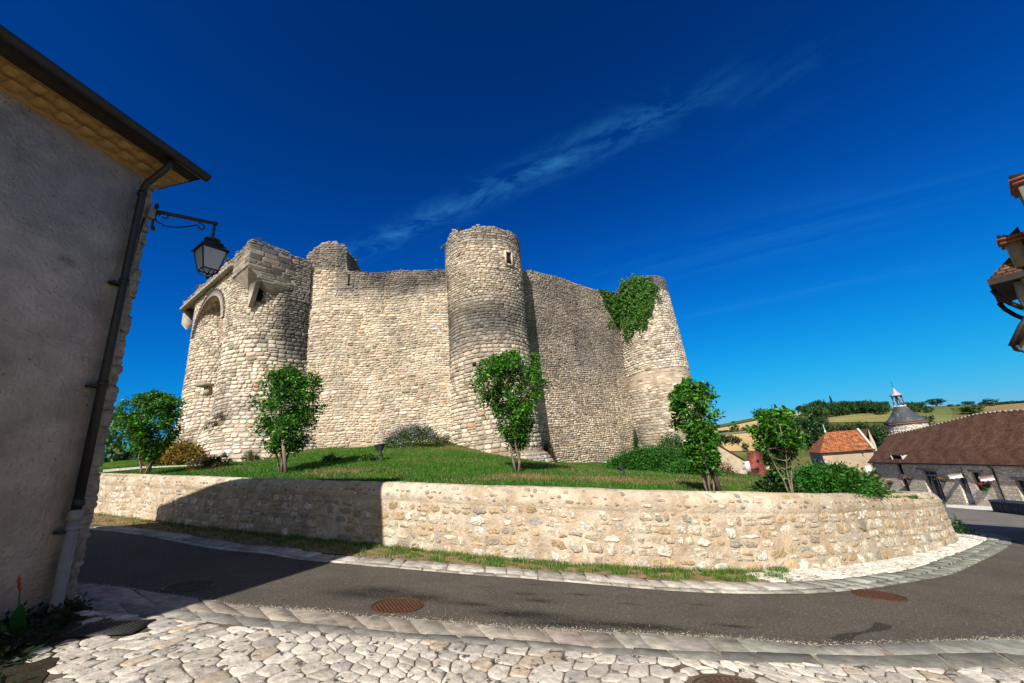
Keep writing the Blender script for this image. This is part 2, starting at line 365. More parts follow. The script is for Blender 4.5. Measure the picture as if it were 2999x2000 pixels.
def flat(A, azd, z0=0.0, batter=0.0):
    a = math.radians(azd); e = np.array([math.sin(a), math.cos(a), 0]); n = np.array([e[1], -e[0], 0]); A = np.array([A[0], A[1], 0.0])
    def s(u, v):
        u, v = np.broadcast_arrays(np.asarray(u, float), np.asarray(v, float))
        P_ = A + u[..., None] * e + (z0 + v)[..., None] * np.array([0, 0, 1.]) - n * (batter * v)[..., None]
        return P_, np.broadcast_to(n, P_.shape)
    return s
def drum(c, rfun, th0, z0=0.0, R0=1.0):
    """u measured on radius R0, anticlockwise seen from above, from angle th0 (from +X)"""
    def s(u, v):
        u, v = np.broadcast_arrays(np.asarray(u, float), np.asarray(v, float))
        th = th0 + u / R0; r = rfun(z0 + v)
        N_ = np.stack([np.cos(th), np.sin(th), np.zeros_like(th)], -1)
        P_ = np.stack([c[0] + r * np.cos(th), c[1] + r * np.sin(th), z0 + v], -1)
        return P_, N_
    return s
def nz1(x, seed, f=1.0):
    return (np.sin(x * 2.1 * f + seed) + .6 * np.sin(x * 5.3 * f + seed * 2.3) + .4 * np.sin(x * 11.7 * f + seed * .7)) / 2
def stone_cols(base=(.50, .41, .30), grey=None):
    """per-stone colour: cream limestone; grey(u,v) in 0..1 gives weathered grey bands"""
    def f(u, v, rng):
        n = len(u); b = np.array(base)[None] * np.array([1.07, 1.10, 1.17]) * rng.normal(1, .19, (n, 1)).clip(.5, 1.5)
        b = b * (1 + rng.normal(0, .03, (n, 3)))
        w = rng.random(n); b = np.where((w < .10)[:, None], np.array([.60, .53, .43]) * rng.uniform(.95, 1.15, (n, 1)), b)
        b = np.where(((w > .10) & (w < .135))[:, None], np.array([.44, .31, .19]) * rng.uniform(.7, 1.1, (n, 1)), b)
        b = np.where(((w > .14) & (w < .24))[:, None], b * .62, b)
        if grey is not None:
            g = grey(u, v)[:, None].clip(0, 1); gc = np.array([.135, .125, .112]) * rng.normal(1, .3, (n, 1)).clip(.4, 1.6)
            b = b * (1 - g) + gc * g
        return b
    return f

# ------------------------------------------------------------------ curves on the ground (measured round the camera: azimuth, distance)
def polar(pts):                     # pts: photo pixels -> sorted arrays az, r on the sloping street plane
    q = [onp(*p) for p in pts]; a = np.array([math.atan2(p[0], p[1]) for p in q]); r = np.array([math.hypot(p[0], p[1]) for p in q])
    i = np.argsort(a); return a[i], r[i]
def zz(o, s, pts): return [(o[0] + x * s, o[1] + y * s) for x, y in pts]
Z3 = lambda p: zz((0, 1450), 1 / 2.851, p)
Z4 = lambda p: zz((700, 1350), 1 / 2.614, p)
Z5 = lambda p: zz((1500, 1350), 1 / 2.614, p)
Z6 = lambda p: zz((2200, 1350), 1 / 2.412, p)
far_out = Z3([(770, 310), (1100, 360), (1400, 410), (1800, 470), (2280, 520)]) + Z4([(500, 770), (1000, 810), (1600, 860), (2091, 905)]) + Z5([(600, 950), (1340, 1005), (2091, 1022)]) + Z6([(700, 912), (1180, 845), (1450, 790), (1620, 720), (1725, 620), (1735, 590)])
far_mid = Z3([(770, 280), (1250, 335), (1800, 440), (2280, 485)]) + Z4([(500, 750), (1000, 790), (1600, 845), (2091, 880)]) + Z5([(600, 930), (1340, 988), (2091, 1000)]) + Z6([(700, 895), (1100, 830), (1400, 745), (1600, 650), (1640, 585)])
far_in = Z3([(770, 250), (1200, 300), (1800, 395), (2280, 440)]) + Z4([(500, 700), (1000, 745), (1600, 800), (2091, 850)]) + Z5([(740, 885), (1340, 940), (2091, 955)]) + Z6([(500, 867), (620, 858), (800, 820), (1290, 745), (1400, 700), (1550, 600), (1560, 578)])
near_out = Z3([(650, 740), (1040, 780), (1250, 825), (1700, 885), (1960, 940), (2281, 960)]) + Z4([(600, 1160), (900, 1205), (1500, 1240), (2091, 1300)]) + Z5([(700, 1330), (1340, 1360), (2050, 1405)]) + Z6([(500, 1325), (1100, 1305), (1500, 1280), (1927, 1265)])
near_mid = Z3([(650, 880), (1040, 920), (1400, 965), (1850, 1005), (2281, 1060)]) + Z4([(600, 1265), (1300, 1343), (2091, 1388)]) + Z5([(600, 1440), (1340, 1475), (2091, 1495)]) + Z6([(500, 1385), (900, 1392), (1500, 1380), (1927, 1365)])
near_in = Z3([(650, 950), (1040, 1010), (1420, 1040), (1850, 1090), (2281, 1130)]) + Z4([(500, 1320), (1100, 1368), (1700, 1405), (2091, 1440)]) + Z5([(600, 1490), (1340, 1535)]) + Z6([(0, 1440), (450, 1455), (900, 1460), (1300, 1490), (1927, 1475)])
FO, FM, FI, NO, NM, NI = map(polar, (far_out, far_mid, far_in, near_out, near_mid, near_in))
def rad(c, a): return np.interp(a, c[0], c[1])
def pt(a, r, up=0.0):
    x, y = r * np.sin(a), r * np.cos(a); return np.stack([x, y, gz(x, y) + up], -1)

FMP = np.array([onp(*p)[:2] for p in far_mid[:-2]] + [(14.55, 13.9), (15.4, 16.2), (15.8, 19.0), (16.1, 23.0), (16.6, 28.0)])
def catmull(P_, n=14):
    P_ = [2 * P_[0] - P_[1]] + P_ + [2 * P_[-1] - P_[-2]]; o = []
    for i in range(1, len(P_) - 2):
        for t in np.linspace(0, 1, n, endpoint=False):
            a, b, c, d = P_[i - 1:i + 3]
            o.append(.5 * ((2 * b) + (-a + c) * t + (2 * a - 5 * b + 4 * c - d) * t * t + (-a + 3 * b - 3 * c + d) * t ** 3))
    o.append(P_[-2]); return np.array(o)
# low retaining wall: foot line
wall_px = [(222, 1180), (350, 1197), (560, 1222), (700, 1237), (868, 1253), (1050, 1275), (1200, 1290), (1350, 1302), (1500, 1310), (1650, 1314), (1800, 1312), (1900, 1307), (2000, 1295), (2120, 1272), (2170, 1257), (2203, 1242)]
wl = [onp(x * 2999 / 2351, y * 2999 / 2351)[:2] for x, y in wall_px]
wl = [np.array([-27., 20.6]), np.array([-20.5, 17.2])] + wl + [np.array([13.6, 14.9]), np.array([14.3, 17.5]), np.array([14.8, 21.5]), np.array([15.3, 27]), np.array([15.6, 34])]
WL = catmull(wl)
for _ in range(12): WL[1:-1] = .25 * WL[:-2] + .5 * WL[1:-1] + .25 * WL[2:]
WS = np.concatenate([[0], np.cumsum(np.linalg.norm(np.diff(WL, axis=0), axis=1))]); WU = WS[-1]
WT = np.gradient(WL, WS, axis=0); WT /= np.linalg.norm(WT, axis=1)[:, None]
prof_v = np.array([0, .98, 1.02, 1.12, 1.27, 1.40, 1.52, 1.68, 1.90, 3.0])
prof_o = np.array([0, -.07, -.06, -.055, -.10, -.19, -.30, -.42, -.50, -.50])     # offset outward
prof_z = np.array([0, 1.00, 1.03, 1.12, 1.25, 1.345, 1.375, 1.34, 1.20, .2])
def wsurf(u, v):
    u, v = np.broadcast_arrays(np.asarray(u, float), np.asarray(v, float))
    x = np.interp(u, WS, WL[:, 0]); y = np.interp(u, WS, WL[:, 1]); tx = np.interp(u, WS, WT[:, 0]); ty = np.interp(u, WS, WT[:, 1])
    nx, ny = ty, -tx
    o = np.interp(v, prof_v, prof_o) + .014 * nz1(u * 2.2 + v * 2.0, 3.) * np.cos(v * 6 + u); z = np.interp(v, prof_v, prof_z) + .012 * nz1(u * .8, 1.0) * (v > .9)
    dv = .04; do = (np.interp(v + dv, prof_v, prof_o) - np.interp(v - dv, prof_v, prof_o)); dz = (np.interp(v + dv, prof_v, prof_z) - np.interp(v - dv, prof_v, prof_z))
    L = np.sqrt(do ** 2 + dz ** 2) + 1e-9
    px_, py_ = x + nx * o, y + ny * o
    P_ = np.stack([px_, py_, gz(x, y) + z - .03], -1)
    N_ = np.stack([nx * dz / L, ny * dz / L, -do / L], -1)
    return P_, N_
WA = np.arctan2(WL[:, 0], WL[:, 1]); WR = np.hypot(WL[:, 0], WL[:, 1])
iend = int(np.argmax(WA)); wall_az, wall_r = WA[:iend + 1], WR[:iend + 1]
def wall_dist(a): return np.interp(a, wall_az, wall_r)
back_az, back_r = WA[iend:][::-1], WR[iend:][::-1]

# ------------------------------------------------------------------ terrain
ridge_px = [(1300, 1015), (1500, 1000), (1650, 976), (1740, 958), (1820, 951), (1900, 945), (2000, 940), (2100, 935), (2200, 931), (2351, 922), (2700, 900)]
RR = 600.0
rp = [atD(x, y, RR) for x, y in ridge_px]
ridge_az = np.array([math.radians(-180), math.radians(-5)] + [math.atan2(p[0], p[1]) for p in rp] + [math.radians(100), math.radians(180)])
ridge_z = np.array([3.0, 3.0] + [p[2] for p in rp] + [rp[-1][2], 3.0])
def terr(x, y):
    x = np.asarray(x, float); y = np.asarray(y, float)
    r = np.hypot(x, y); a = np.arctan2(x, y)
    near = np.clip(gz(x, y), -8, 3.3)
    zr = np.interp(a, ridge_az, ridge_z)
    def ss(t): t = np.clip(t, 0, 1); return t * t * (3 - 2 * t)
    vall = np.where(a > math.radians(5), -13.0, near)
    lo = near + (vall - near) * ss((r - 70) / 110)
    t = ss((r - 190) / (RR - 190)) ** .9
    z = lo + (zr - lo) * t
    return z - .06 * np.clip(r - RR, 0, 3000)
def hit_terr(px, py, r0=60, r1=1500):
    d = rz(px, py); h = math.hypot(d[0], d[1])
    rs = np.geomspace(r0, r1, 900); P_ = EYE[None] + d[None] * (rs / h)[:, None]
    zt = terr(P_[:, 0], P_[:, 1]); k = np.argmax(P_[:, 2] < zt)
    if not (P_[:, 2] < zt).any(): k = int(np.argmin(P_[:, 2] - zt))
    return np.array([P_[k, 0], P_[k, 1], zt[k]])
rs = np.concatenate([np.linspace(.01, 60, 40), np.geomspace(62, 3000, 90)]); an = np.linspace(-math.pi, math.pi, 241)
rg, ag = np.meshgrid(rs, an); X, Y = rg * np.sin(ag), rg * np.cos(ag); Zt = terr(X, Y) - .03
nr = len(rs); i, j = np.meshgrid(np.arange(nr - 1), np.arange(len(an) - 1)); a_ = j * nr + i
M_hill = mat('hill_pasture', (.075, .095, .020), rough=1, var=.25, scale=.03, bump=0, spec=.1, col2=(.15, .125, .05), c2scale=.012, c2thr=.52, c2soft=.06, c2amt=.7)
o = link('ground', mesh_np('ground', np.stack([X, Y, Zt], -1), [np.stack([a_, a_ + nr, a_ + nr + 1, a_ + 1], -1).reshape(-1, 4)], smooth=True), M_hill); tag(o, kind='structure')

# lawn: linear RBF through measured heights
LP = [(-11.8, 22.1, 3.04), (-8.3, 22.4, 2.80), (-6.2, 22.6, 2.85), (-4.2, 22.7, 2.80), (-3.6, 21.4, 2.45), (-2.2, 20.9, 2.0), (-.8, 20.8, 1.65), (1.2, 21.7, 1.15), (1.6, 24.0, 1.05), (2.4, 26.0, 1.02), (4.9, 28.4, .75), (7.6, 30.6, .45), (10, 29.2, .15), (12.3, 30, -.1),
      (-15.4, 19.0, 2.65), (-13.0, 20.2, 2.50), (-20.2, 22.4, 3.35), (-25, 21, 3.2), (-30, 32, 3.4), (-21, 18.6, 2.85), (-18, 24, 3.2), (11.5, 20, -.35), (9, 20, 0.1), (12.6, 25, -.4), (9, 24.5, .1), (5, 22, .45), (-10, 30, 3.2), (5, 32, 1.0), (-40, 40, 3.5), (-3.0, 19.5, 2.2), (-6.5, 19.5, 2.5)]
for k in range(0, len(WL), 5):
    n_ = np.array([WT[k][1], -WT[k][0]]); q = WL[k] - n_ * .5
    LP.append((q[0], q[1], gz(*WL[k]) + 1.25))
LP = np.array(LP)
D_ = np.linalg.norm(LP[:, None, :2] - LP[None, :, :2], axis=-1)
Wt = np.linalg.solve(D_ + np.eye(len(LP)) * -.08, LP[:, 2] - LP[:, 2].mean())
def lawn_z(x, y):
    x = np.asarray(x, float); y = np.asarray(y, float); sh = x.shape; q = np.stack([x.ravel(), y.ravel()], -1)
    d = np.linalg.norm(q[:, None] - LP[None, :, :2], axis=-1)
    return (d @ Wt + LP[:, 2].mean()).reshape(sh)
def lawn_max(a):
    return np.where(a > back_az[0], np.interp(a, back_az, back_r) - .55, 60.0)
la = np.radians(np.linspace(-62, math.degrees(wall_az[-1]) - .6, 330)); lt = np.linspace(0, 1, 90) ** 1.3
ag, tg = np.meshgrid(la, lt); w0 = wall_dist(ag) + .40; mx_ = np.minimum(np.maximum(lawn_max(ag), w0 + .3), 42)
rg = w0 + (mx_ - w0) * tg; X, Y = rg * np.sin(ag), rg * np.cos(ag); Zl = lawn_z(X, Y) + .02 * np.sin(X * 3 + Y) * np.cos(Y * 2.3)
n1 = len(la); i, j = np.meshgrid(np.arange(n1 - 1), np.arange(len(lt) - 1)); a_ = j * n1 + i
LAWN_ARGS = (np.stack([X, Y, Zl], -1), [np.stack([a_, a_ + 1, a_ + n1 + 1, a_ + n1], -1).reshape(-1, 4)], X.copy(), Y.copy())
def dry_mask(x, y):
    x = np.asarray(x, float); y = np.asarray(y, float); n_ = .5 + .5 * np.sin(x * 2.7 + 1.7 * np.sin(y * 2.1)) * np.sin(y * 3.1 + 1.4 * np.sin(x * 2.3)); n2 = .5 + .5 * np.sin(x * .8 + 1.1 * np.sin(y * .9)) * np.sin(y * 1.1)
    d = np.zeros(x.shape)
    for cx_, cy_, sx, sy, a_ in ((-2.7, 20.3, 1.5, .9, .95), (.2, 11.6, 1.3, .8, .85), (2.6, 11.4, 1.8, 1.0, .8), (5.2, 12.0, 1.6, 1.3, .55), (-5.9, 13.2, .9, .6, .7), (3.6, 22.5, 2.0, 1.4, .7), (1.8, 16.0, 2.4, 1.6, .35), (7.5, 15, 2, 2, .45)):
        d = np.maximum(d, a_ * np.exp(-((x - cx_) / sx) ** 2 - ((y - cy_) / sy) ** 2))
    return np.clip(d * (.55 + .9 * n_) + .22 * (n2 > .62) * n_, 0, 1)
def hit_lawn(px, py):               # px,py in the 2351 view
    d = rz(px, py); h = math.hypot(d[0], d[1]); a = math.atan2(d[0], d[1]); r0 = float(wall_dist(a)) + .6
    rs = np.linspace(r0, 38, 800); P_ = EYE[None] + d[None] * (rs / h)[:, None]; zl = lawn_z(P_[:, 0], P_[:, 1])
    below = P_[:, 2] < zl; k = int(np.argmax(below)) if below.any() else int(np.argmin(P_[:, 2] - zl))
    return np.array([P_[k, 0], P_[k, 1], zl[k]])

dm_ = dry_mask(LAWN_ARGS[2], LAWN_ARGS[3])[..., None]; lc_ = np.array([.040, .095, .008]) * (1 - dm_) + np.array([.21, .14, .065]) * dm_
o = link('lawn', mesh_np('lawn', LAWN_ARGS[0], LAWN_ARGS[1], col=lc_.reshape(-1, 3), smooth=True), M_lawn); tag(o, kind='structure')

# ------------------------------------------------------------------ road
rng = np.random.default_rng(5)
def road_col(x, y):
    c = np.array([.092, .080, .064])[None] * np.ones((len(x), 1))
    st = [(1560, 1800, .55, .16), (1640, 1830, .5, .10), (1790, 1830, .7, .10), (1380, 1770, .35, .10), (1060, 1742, .7, .22), (1120, 1730, .5, .2), (1580, 1760, .25, .1), (1845, 1770, .14, .03), (2050, 1772, .2, .035), (1700, 1742, .2, .05), (1540, 1740, .2, .08), (1480, 1800, .35, .12), (1900, 1835, .45, .1), (2150, 1835, .25, .07), (1420, 1720, .14, .03), (1560, 1712, .12, .03), (1240, 1750, .4, .2)]
    nn = .5 + .5 * np.sin(x * 23 + 3 * np.sin(y * 17)) * np.sin(y * 31 + 2 * np.sin(x * 19))
    for px, py, lx, ly in st:
        p = onp(px, py); g = np.exp(-(((x - p[0]) / lx) ** 2 + ((y - p[1] + .15 * (x - p[0])) / ly) ** 2) * (1.0 + .8 * nn)); c = c * (1 - .74 * g[:, None])
    a, b = onp(2460, 1878), onp(2590, 1830)           # the elongated oily mark
    e = b[:2] - a[:2]; L = np.linalg.norm(e); e /= L; s_ = (x - a[0]) * e[0] + (y - a[1]) * e[1]; t_ = -(x - a[0]) * e[1] + (y - a[1]) * e[0]
    w = .055 + .03 * np.cos(s_ / L * 6.3); m = (s_ > -.02) & (s_ < L + .02) & (np.abs(t_ - .03 * np.sin(s_ * 6)) < w)
    c[m] *= .38
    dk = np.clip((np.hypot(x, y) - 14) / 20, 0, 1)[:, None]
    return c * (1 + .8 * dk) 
def sheet_polar(name, az, rin, rout, nr_, material, up, colf=None, kind='structure'):
    t = np.linspace(0, 1, nr_); ag, tg = np.meshgrid(az, t); r = rin(ag) + (rout(ag) - rin(ag)) * tg
    X, Y = r * np.sin(ag), r * np.cos(ag); n = len(az); i, j = np.meshgrid(np.arange(n - 1), np.arange(nr_ - 1)); a_ = j * n + i
    V = np.stack([X, Y, gz(X, Y) + up], -1).reshape(-1, 3)
    o = link(name, mesh_np(name, V, [np.stack([a_, a_ + 1, a_ + n + 1, a_ + n], -1).reshape(-1, 4)], col=colf(V[:, 0], V[:, 1]) if colf else None), material)
    return tag(o, kind=kind)
ra = np.radians(np.concatenate([np.linspace(-64, 62, 640), np.linspace(62.5, 120, 40)]))
def road_in(a): return np.maximum(rad(NO, a) - .12, 1.0)
def road_out(a):
    lim = np.where(a <= wall_az[-1], wall_dist(np.minimum(a, wall_az[-1])) - .02, np.minimum(34.6 / np.maximum(np.sin(a), .2), 52))
    return lim
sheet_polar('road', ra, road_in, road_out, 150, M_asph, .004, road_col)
# far court of asphalt behind the end of the retaining wall, in front of the long stone building
V = np.array([(14.6, 16, 0), (34.8, 16, 0), (35.5, 44, 0), (16, 44, 0)], float); V[:, 2] = gz(V[:, 0], V[:, 1]) + .006
o = link('road', mesh_np('road_court', V, [np.array([[0, 1, 2, 3]])], col=np.full((4, 3), .16) * np.array([1, .93, .85])), M_asph); tag(o, kind='structure')

# ---- kerb and gutter slabs
def slabs(c0, c1, a0, a1, wid, skew, hgt, seed, colr, rag=0.0, up=.012):
    rng = np.random.default_rng(seed); V, F, C = [], [], []; a = a0
    k = 0
    while a < a1:
        rm = .5 * (rad(c0, a) + rad(c1, a)); da = rng.uniform(*wid) / rm; b = min(a + da, a1)
        w = abs(rad(c1, a) - rad(c0, a)); sk = skew * w / rm; g = .007 / rm
        j = lambda s=.25: rng.uniform(-s, s) * da * .3
        A = [(a + g + j(), 0), (b - g + j(), 0), (b - g + sk + j(), 1), (a + g + sk + j(), 1)]
        out = rng.uniform(-rag, rag); h = hgt * rng.uniform(.6, 1.3)
        ring0, ring1 = [], []
        for (aa, s) in A:
            r0, r1 = rad(c0, aa), rad(c1, aa); r = r0 + (r1 - r0) * (s * .975 + .0125) + (out if s == 1 else 0)
            ring0.append(pt(np.array(aa), np.array(r), up - .03)); ring1.append((aa, r))
        ca = sum(x[0] for x in ring1) / 4; cr = sum(x[1] for x in ring1) / 4
        ins = [(ca + (x[0] - ca) * .965, cr + (x[1] - cr) * .955) for x in ring1]
        base = len(V); tz = rng.normal(0, .002, 4)
        V += ring0 + [pt(np.array(x[0]), np.array(x[1]), up + h * .45) for x in ring1] + [pt(np.array(x[0]), np.array(x[1]), up + h + tz[i]) for i, x in enumerate(ins)]
        for l in (0, 4):
            for q in range(4): F.append((base + l + q, base + l + (q + 1) % 4, base + l + 4 + (q + 1) % 4, base + l + 4 + q))
        F.append(tuple(base + 8 + q for q in range(4)))
        c = np.array(colr(a, rng)); C += [c] * 12; a = b; k += 1
    return np.array(V), [np.array(F)], np.array(C)
def kcol(a, rng):
    t = np.clip((a - math.radians(-5)) / math.radians(45), 0, 1); c = np.array([.31, .27, .215]) * (1 - t) + np.array([.215, .215, .185]) * t
    return c * rng.normal(1, .13) * (1 + rng.normal(0, .02, 3))
def kcol2(a, rng): return np.array([.215, .20, .17]) * rng.normal(1, .14) * (1 - .25 * np.clip((a + .2) / .8, 0, 1)) * np.array([.97, 1, 1])
def kcolf(a, rng):
    t = np.clip((a - math.radians(24)) / math.radians(14), 0, 1); c = np.array([.36, .33, .28]) * (1 - t) + np.array([.20, .205, .175]) * t
    return c * rng.normal(1, .15)
d2 = math.radians
FMC = catmull(list(FMP), 10)
for _ in range(6): FMC[1:-1] = .25 * FMC[:-2] + .5 * FMC[1:-1] + .25 * FMC[2:]
FMS = np.concatenate([[0], np.cumsum(np.linalg.norm(np.diff(FMC, axis=0), axis=1))]); FMT = np.gradient(FMC, FMS, axis=0); FMT /= np.linalg.norm(FMT, axis=1)[:, None]
def fk(s_, n, up):                 # n>0 towards the wall
    x = np.interp(s_, FMS, FMC[:, 0]); y = np.interp(s_, FMS, FMC[:, 1]); tx = np.interp(s_, FMS, FMT[:, 0]); ty = np.interp(s_, FMS, FMT[:, 1]); x = x - ty * n; y = y + tx * n
    return np.stack([x, y, gz(x, y) + up], -1)
def slabs_s(n0, n1, s0, s1, wid, skew, hgt, seed, colr, rag, up=.012):
    rng = np.random.default_rng(seed); V, F, C = [], [], []; s_ = s0
    while s_ < s1:
        e = s_ + rng.uniform(*wid); w0, w1 = n0(s_), n1(s_); sk = skew * abs(w1 - w0); j = lambda: rng.uniform(-.03, .03); out = rng.uniform(-rag, rag); h = hgt * rng.uniform(.6, 1.3)
        A = [(s_ + .008 + j() * .3, w0), (e - .008 + j() * .3, w0), (e - .008 + sk + j(), w1 + out), (s_ + .008 + sk + j(), w1 + out)]
        ca, cn_ = sum(a for a, b in A) / 4, sum(b for a, b in A) / 4; base = len(V)
        V += [fk(a, b, up - .03) for a, b in A] + [fk(ca + (a - ca) * .985, cn_ + (b - cn_) * .97, up + h * .6) for a, b in A] + [fk(ca + (a - ca) * .95, cn_ + (b - cn_) * .92, up + h + rng.normal(0, .002)) for a, b in A]
        for l in (0, 4):
            for q in range(4): F.append((base + l + q, base + l + (q + 1) % 4, base + l + 4 + (q + 1) % 4, base + l + 4 + q))
        F.append(tuple(base + 8 + q for q in range(4))); p = V[base]; C += [np.array(colr(math.atan2(p[0], p[1]), rng))] * 12; s_ = e
    return np.array(V), [np.array(F)], np.array(C)
SR = FMS[int(np.argmin(np.hypot(FMC[:, 0] - FMP[-8][0], FMC[:, 1] - FMP[-8][1])))]       # where the strip begins to widen
S6 = float(np.interp(6.8, FMC[:len(FMC) * 2 // 3, 0], FMS[:len(FMC) * 2 // 3]))
wi = lambda s_: .41 - .17 * float(np.clip((s_ - S6 + 2.5) / 3.0, 0, 1)); wo_ = lambda s_: -.14 - .08 * float(np.clip((s_ - S6 + .5) / 2.0, 0, 1)); zero = lambda s_: .004
parts = [slabs(NO, NM, d2(-62), d2(60), (.24, .42), .35, .012, 1, kcol, rag=.0), slabs(NM, NI, d2(-62), d2(60), (.30, .46), .3, .010, 2, kcol2),
         slabs_s(zero, wi, 0, FMS[-1] - 1, (.22, .42), -.3, .030, 3, kcolf, .02), slabs_s(lambda s_: -.004, wo_, 0, FMS[-1] - 1, (.24, .44), .3, .014, 4, kcolf, .015)]
V, F, C = merge(*parts)
o = link('kerb', mesh_np('kerb', V, F, col=C), M_slab); tag(o, kind='structure')
# mortar bed below the near slabs and below the far ones
sheet_polar('kerb_bed', np.radians(np.linspace(-62, 60, 300)), lambda a: rad(NI, a), lambda a: rad(NO, a) + .02 + .03 * np.sin(a * 90) * np.sin(a * 37), 6, mat('kerb_mortar', (.30, .25, .19), col2=(.12, .10, .07), c2scale=3.0, c2amt=.8, rough=1, var=.3, scale=30, bump=.8, bscale=70), .010)
ss_ = np.linspace(0, FMS[-1] - 1, 260); V = np.stack([fk(ss_, np.array([wo_(q) - .02 for q in ss_]), .010), fk(ss_, np.array([wi(q) + .03 for q in ss_]), .010)], 0); n = len(ss_); k_ = np.arange(n - 1)
tag(link('kerb_bed', mesh_np('kerb_bed_far', V, [np.stack([k_, k_ + 1, k_ + n + 1, k_ + n], -1)]), MATS['kerb_mortar']), kind='structure')

# ---- cobbles: irregular polygons from clipped Voronoi cells, domed
def cobbles(seeds, ok, shrink, height, colf, up, seed, iters=2, cw=.14, tf=None, clampf=None):
    rng = np.random.default_rng(seed); n = len(seeds); V, Q, T, C = [], [], [], []
    cell = {}; s = .6
    for i, p in enumerate(seeds): cell.setdefault((int(p[0] // s), int(p[1] // s)), []).append(i)
    nb_ = 0
    for i, p in enumerate(seeds):
        if not ok[i]: continue
        cx_, cy_ = int(p[0] // s), int(p[1] // s)
        nb = [k for a in (-1, 0, 1) for b in (-1, 0, 1) for k in cell.get((cx_ + a, cy_ + b), ()) if k != i]
        nb = sorted(nb, key=lambda k: (seeds[k][0] - p[0]) ** 2 + (seeds[k][1] - p[1]) ** 2)[:14]
        poly = [(p[0] - .4, p[1] - .4), (p[0] + .4, p[1] - .4), (p[0] + .4, p[1] + .4), (p[0] - .4, p[1] + .4)]
        for k in nb:
            q = seeds[k]; mx0, my0 = (p[0] + q[0]) / 2, (p[1] + q[1]) / 2; nx, ny = q[0] - p[0], q[1] - p[1]; new = []
            for a in range(len(poly)):
                A, B = poly[a], poly[(a + 1) % len(poly)]
                da = (A[0] - mx0) * nx + (A[1] - my0) * ny; db = (B[0] - mx0) * nx + (B[1] - my0) * ny
                if da <= 0: new.append(A)
                if da * db < 0:
                    t = da / (da - db); new.append((A[0] + (B[0] - A[0]) * t, A[1] + (B[1] - A[1]) * t))
            poly = new
            if len(poly) < 3: break
        if len(poly) < 3: continue
        P_ = np.array(poly); c = P_.mean(0); rad_ = np.sqrt(((P_ - c) ** 2).sum(1)).mean()
        if rad_ > .33: continue
        P_ = c + (P_ - c) * (1 - shrink / max(rad_, .03))
        for _ in range(iters):
            P2 = np.roll(P_, -1, 0); P_ = np.stack([P_ * (1 - cw) + P2 * cw, P_ * cw + P2 * (1 - cw)], 1).reshape(-1, 2)
        m = len(P_)
        if m > 14: P_ = P_[::2] if m > 20 else P_; m = len(P_)
        P_ = P_ + rng.normal(0, .0035, P_.shape)
        if tf is not None:
            P_ = tf(P_); c = tf(c[None])[0]
            if clampf is not None: P_ = clampf(P_); c = P_.mean(0)
            if np.ptp(P_[:, 0]) < .035 or np.ptp(P_[:, 1]) < .035: continue
        h = height * rng.uniform(.75, 1.2); tl = rng.normal(0, .02, 2); b0 = nb_
        for rr, hf in ((1.0, -.4), (.975, .5), (.90, .86), (.6, 1.0)):
            R_ = c + (P_ - c) * rr; zq = gz(R_[:, 0], R_[:, 1]) + up + h * hf + ((R_ - c) @ tl) * (hf > 0) + (rng.normal(0, .0018, m) if hf > .5 else 0)
            V.append(np.column_stack([R_, zq]))
        V.append(np.array([[c[0], c[1], gz(*c) + up + h * 1.03]])); k = np.arange(m); k2 = (k + 1) % m
        for r in range(3): Q.append(np.stack([b0 + r * m + k, b0 + r * m + k2, b0 + (r + 1) * m + k2, b0 + (r + 1) * m + k], -1))
        T.append(np.stack([b0 + 3 * m + k, b0 + 3 * m + k2, np.full(m, b0 + 4 * m)], -1)); C.append(np.repeat(colf(c, rng)[None], 4 * m + 1, 0)); nb_ += 4 * m + 1
    return np.concatenate(V), [np.concatenate(Q), np.concatenate(T)], np.concatenate(C)
def cobcol(c, rng):
    k = rng.random(); b = np.array([.56, .505, .43]) * rng.normal(1, .09)
    if k < .10: b = np.array([.52, .40, .27]) * rng.normal(1, .08)
    elif k < .2: b = np.array([.42, .39, .34]) * rng.normal(1, .1)
    return b.clip(.1, .75)
HC = onp(172 * 2999 / 2351, 1390 * 2999 / 2351)            # corner of the rendered house at street level
HE = np.array([math.sin(d2(10)), math.cos(d2(10)), 0]); HN = np.array([HE[1], -HE[0], 0])
lidp = onp(2155, 2041); lid2 = onp(317, 1850)
CPH = d2(58)
def gsurf(ox, oy, ph, up):
    ex, ey = math.cos(ph), math.sin(ph); N0 = np.array([-GA, -GB, 1.0]); N0 = N0 / np.linalg.norm(N0)
    def f(u, v):
        u, v = np.broadcast_arrays(np.asarray(u, float), np.asarray(v, float)); qx = ox + u * ex - v * ey; qy = oy + u * ey + v * ex; x = qx + .16 * np.sin(qy * 2.1 + .8) + .10 * np.sin(qx * 1.9 + 1.3 * qy); y = qy + .18 * np.sin(qx * 1.7) + .08 * np.sin(qx * 3.1 - 1.9 * qy)
        return np.stack([x, y, gz(x, y) + up], -1), np.broadcast_to(N0, u.shape + (3,))
    return f
cs = gsurf(3.0, -9.5, CPH, .014)
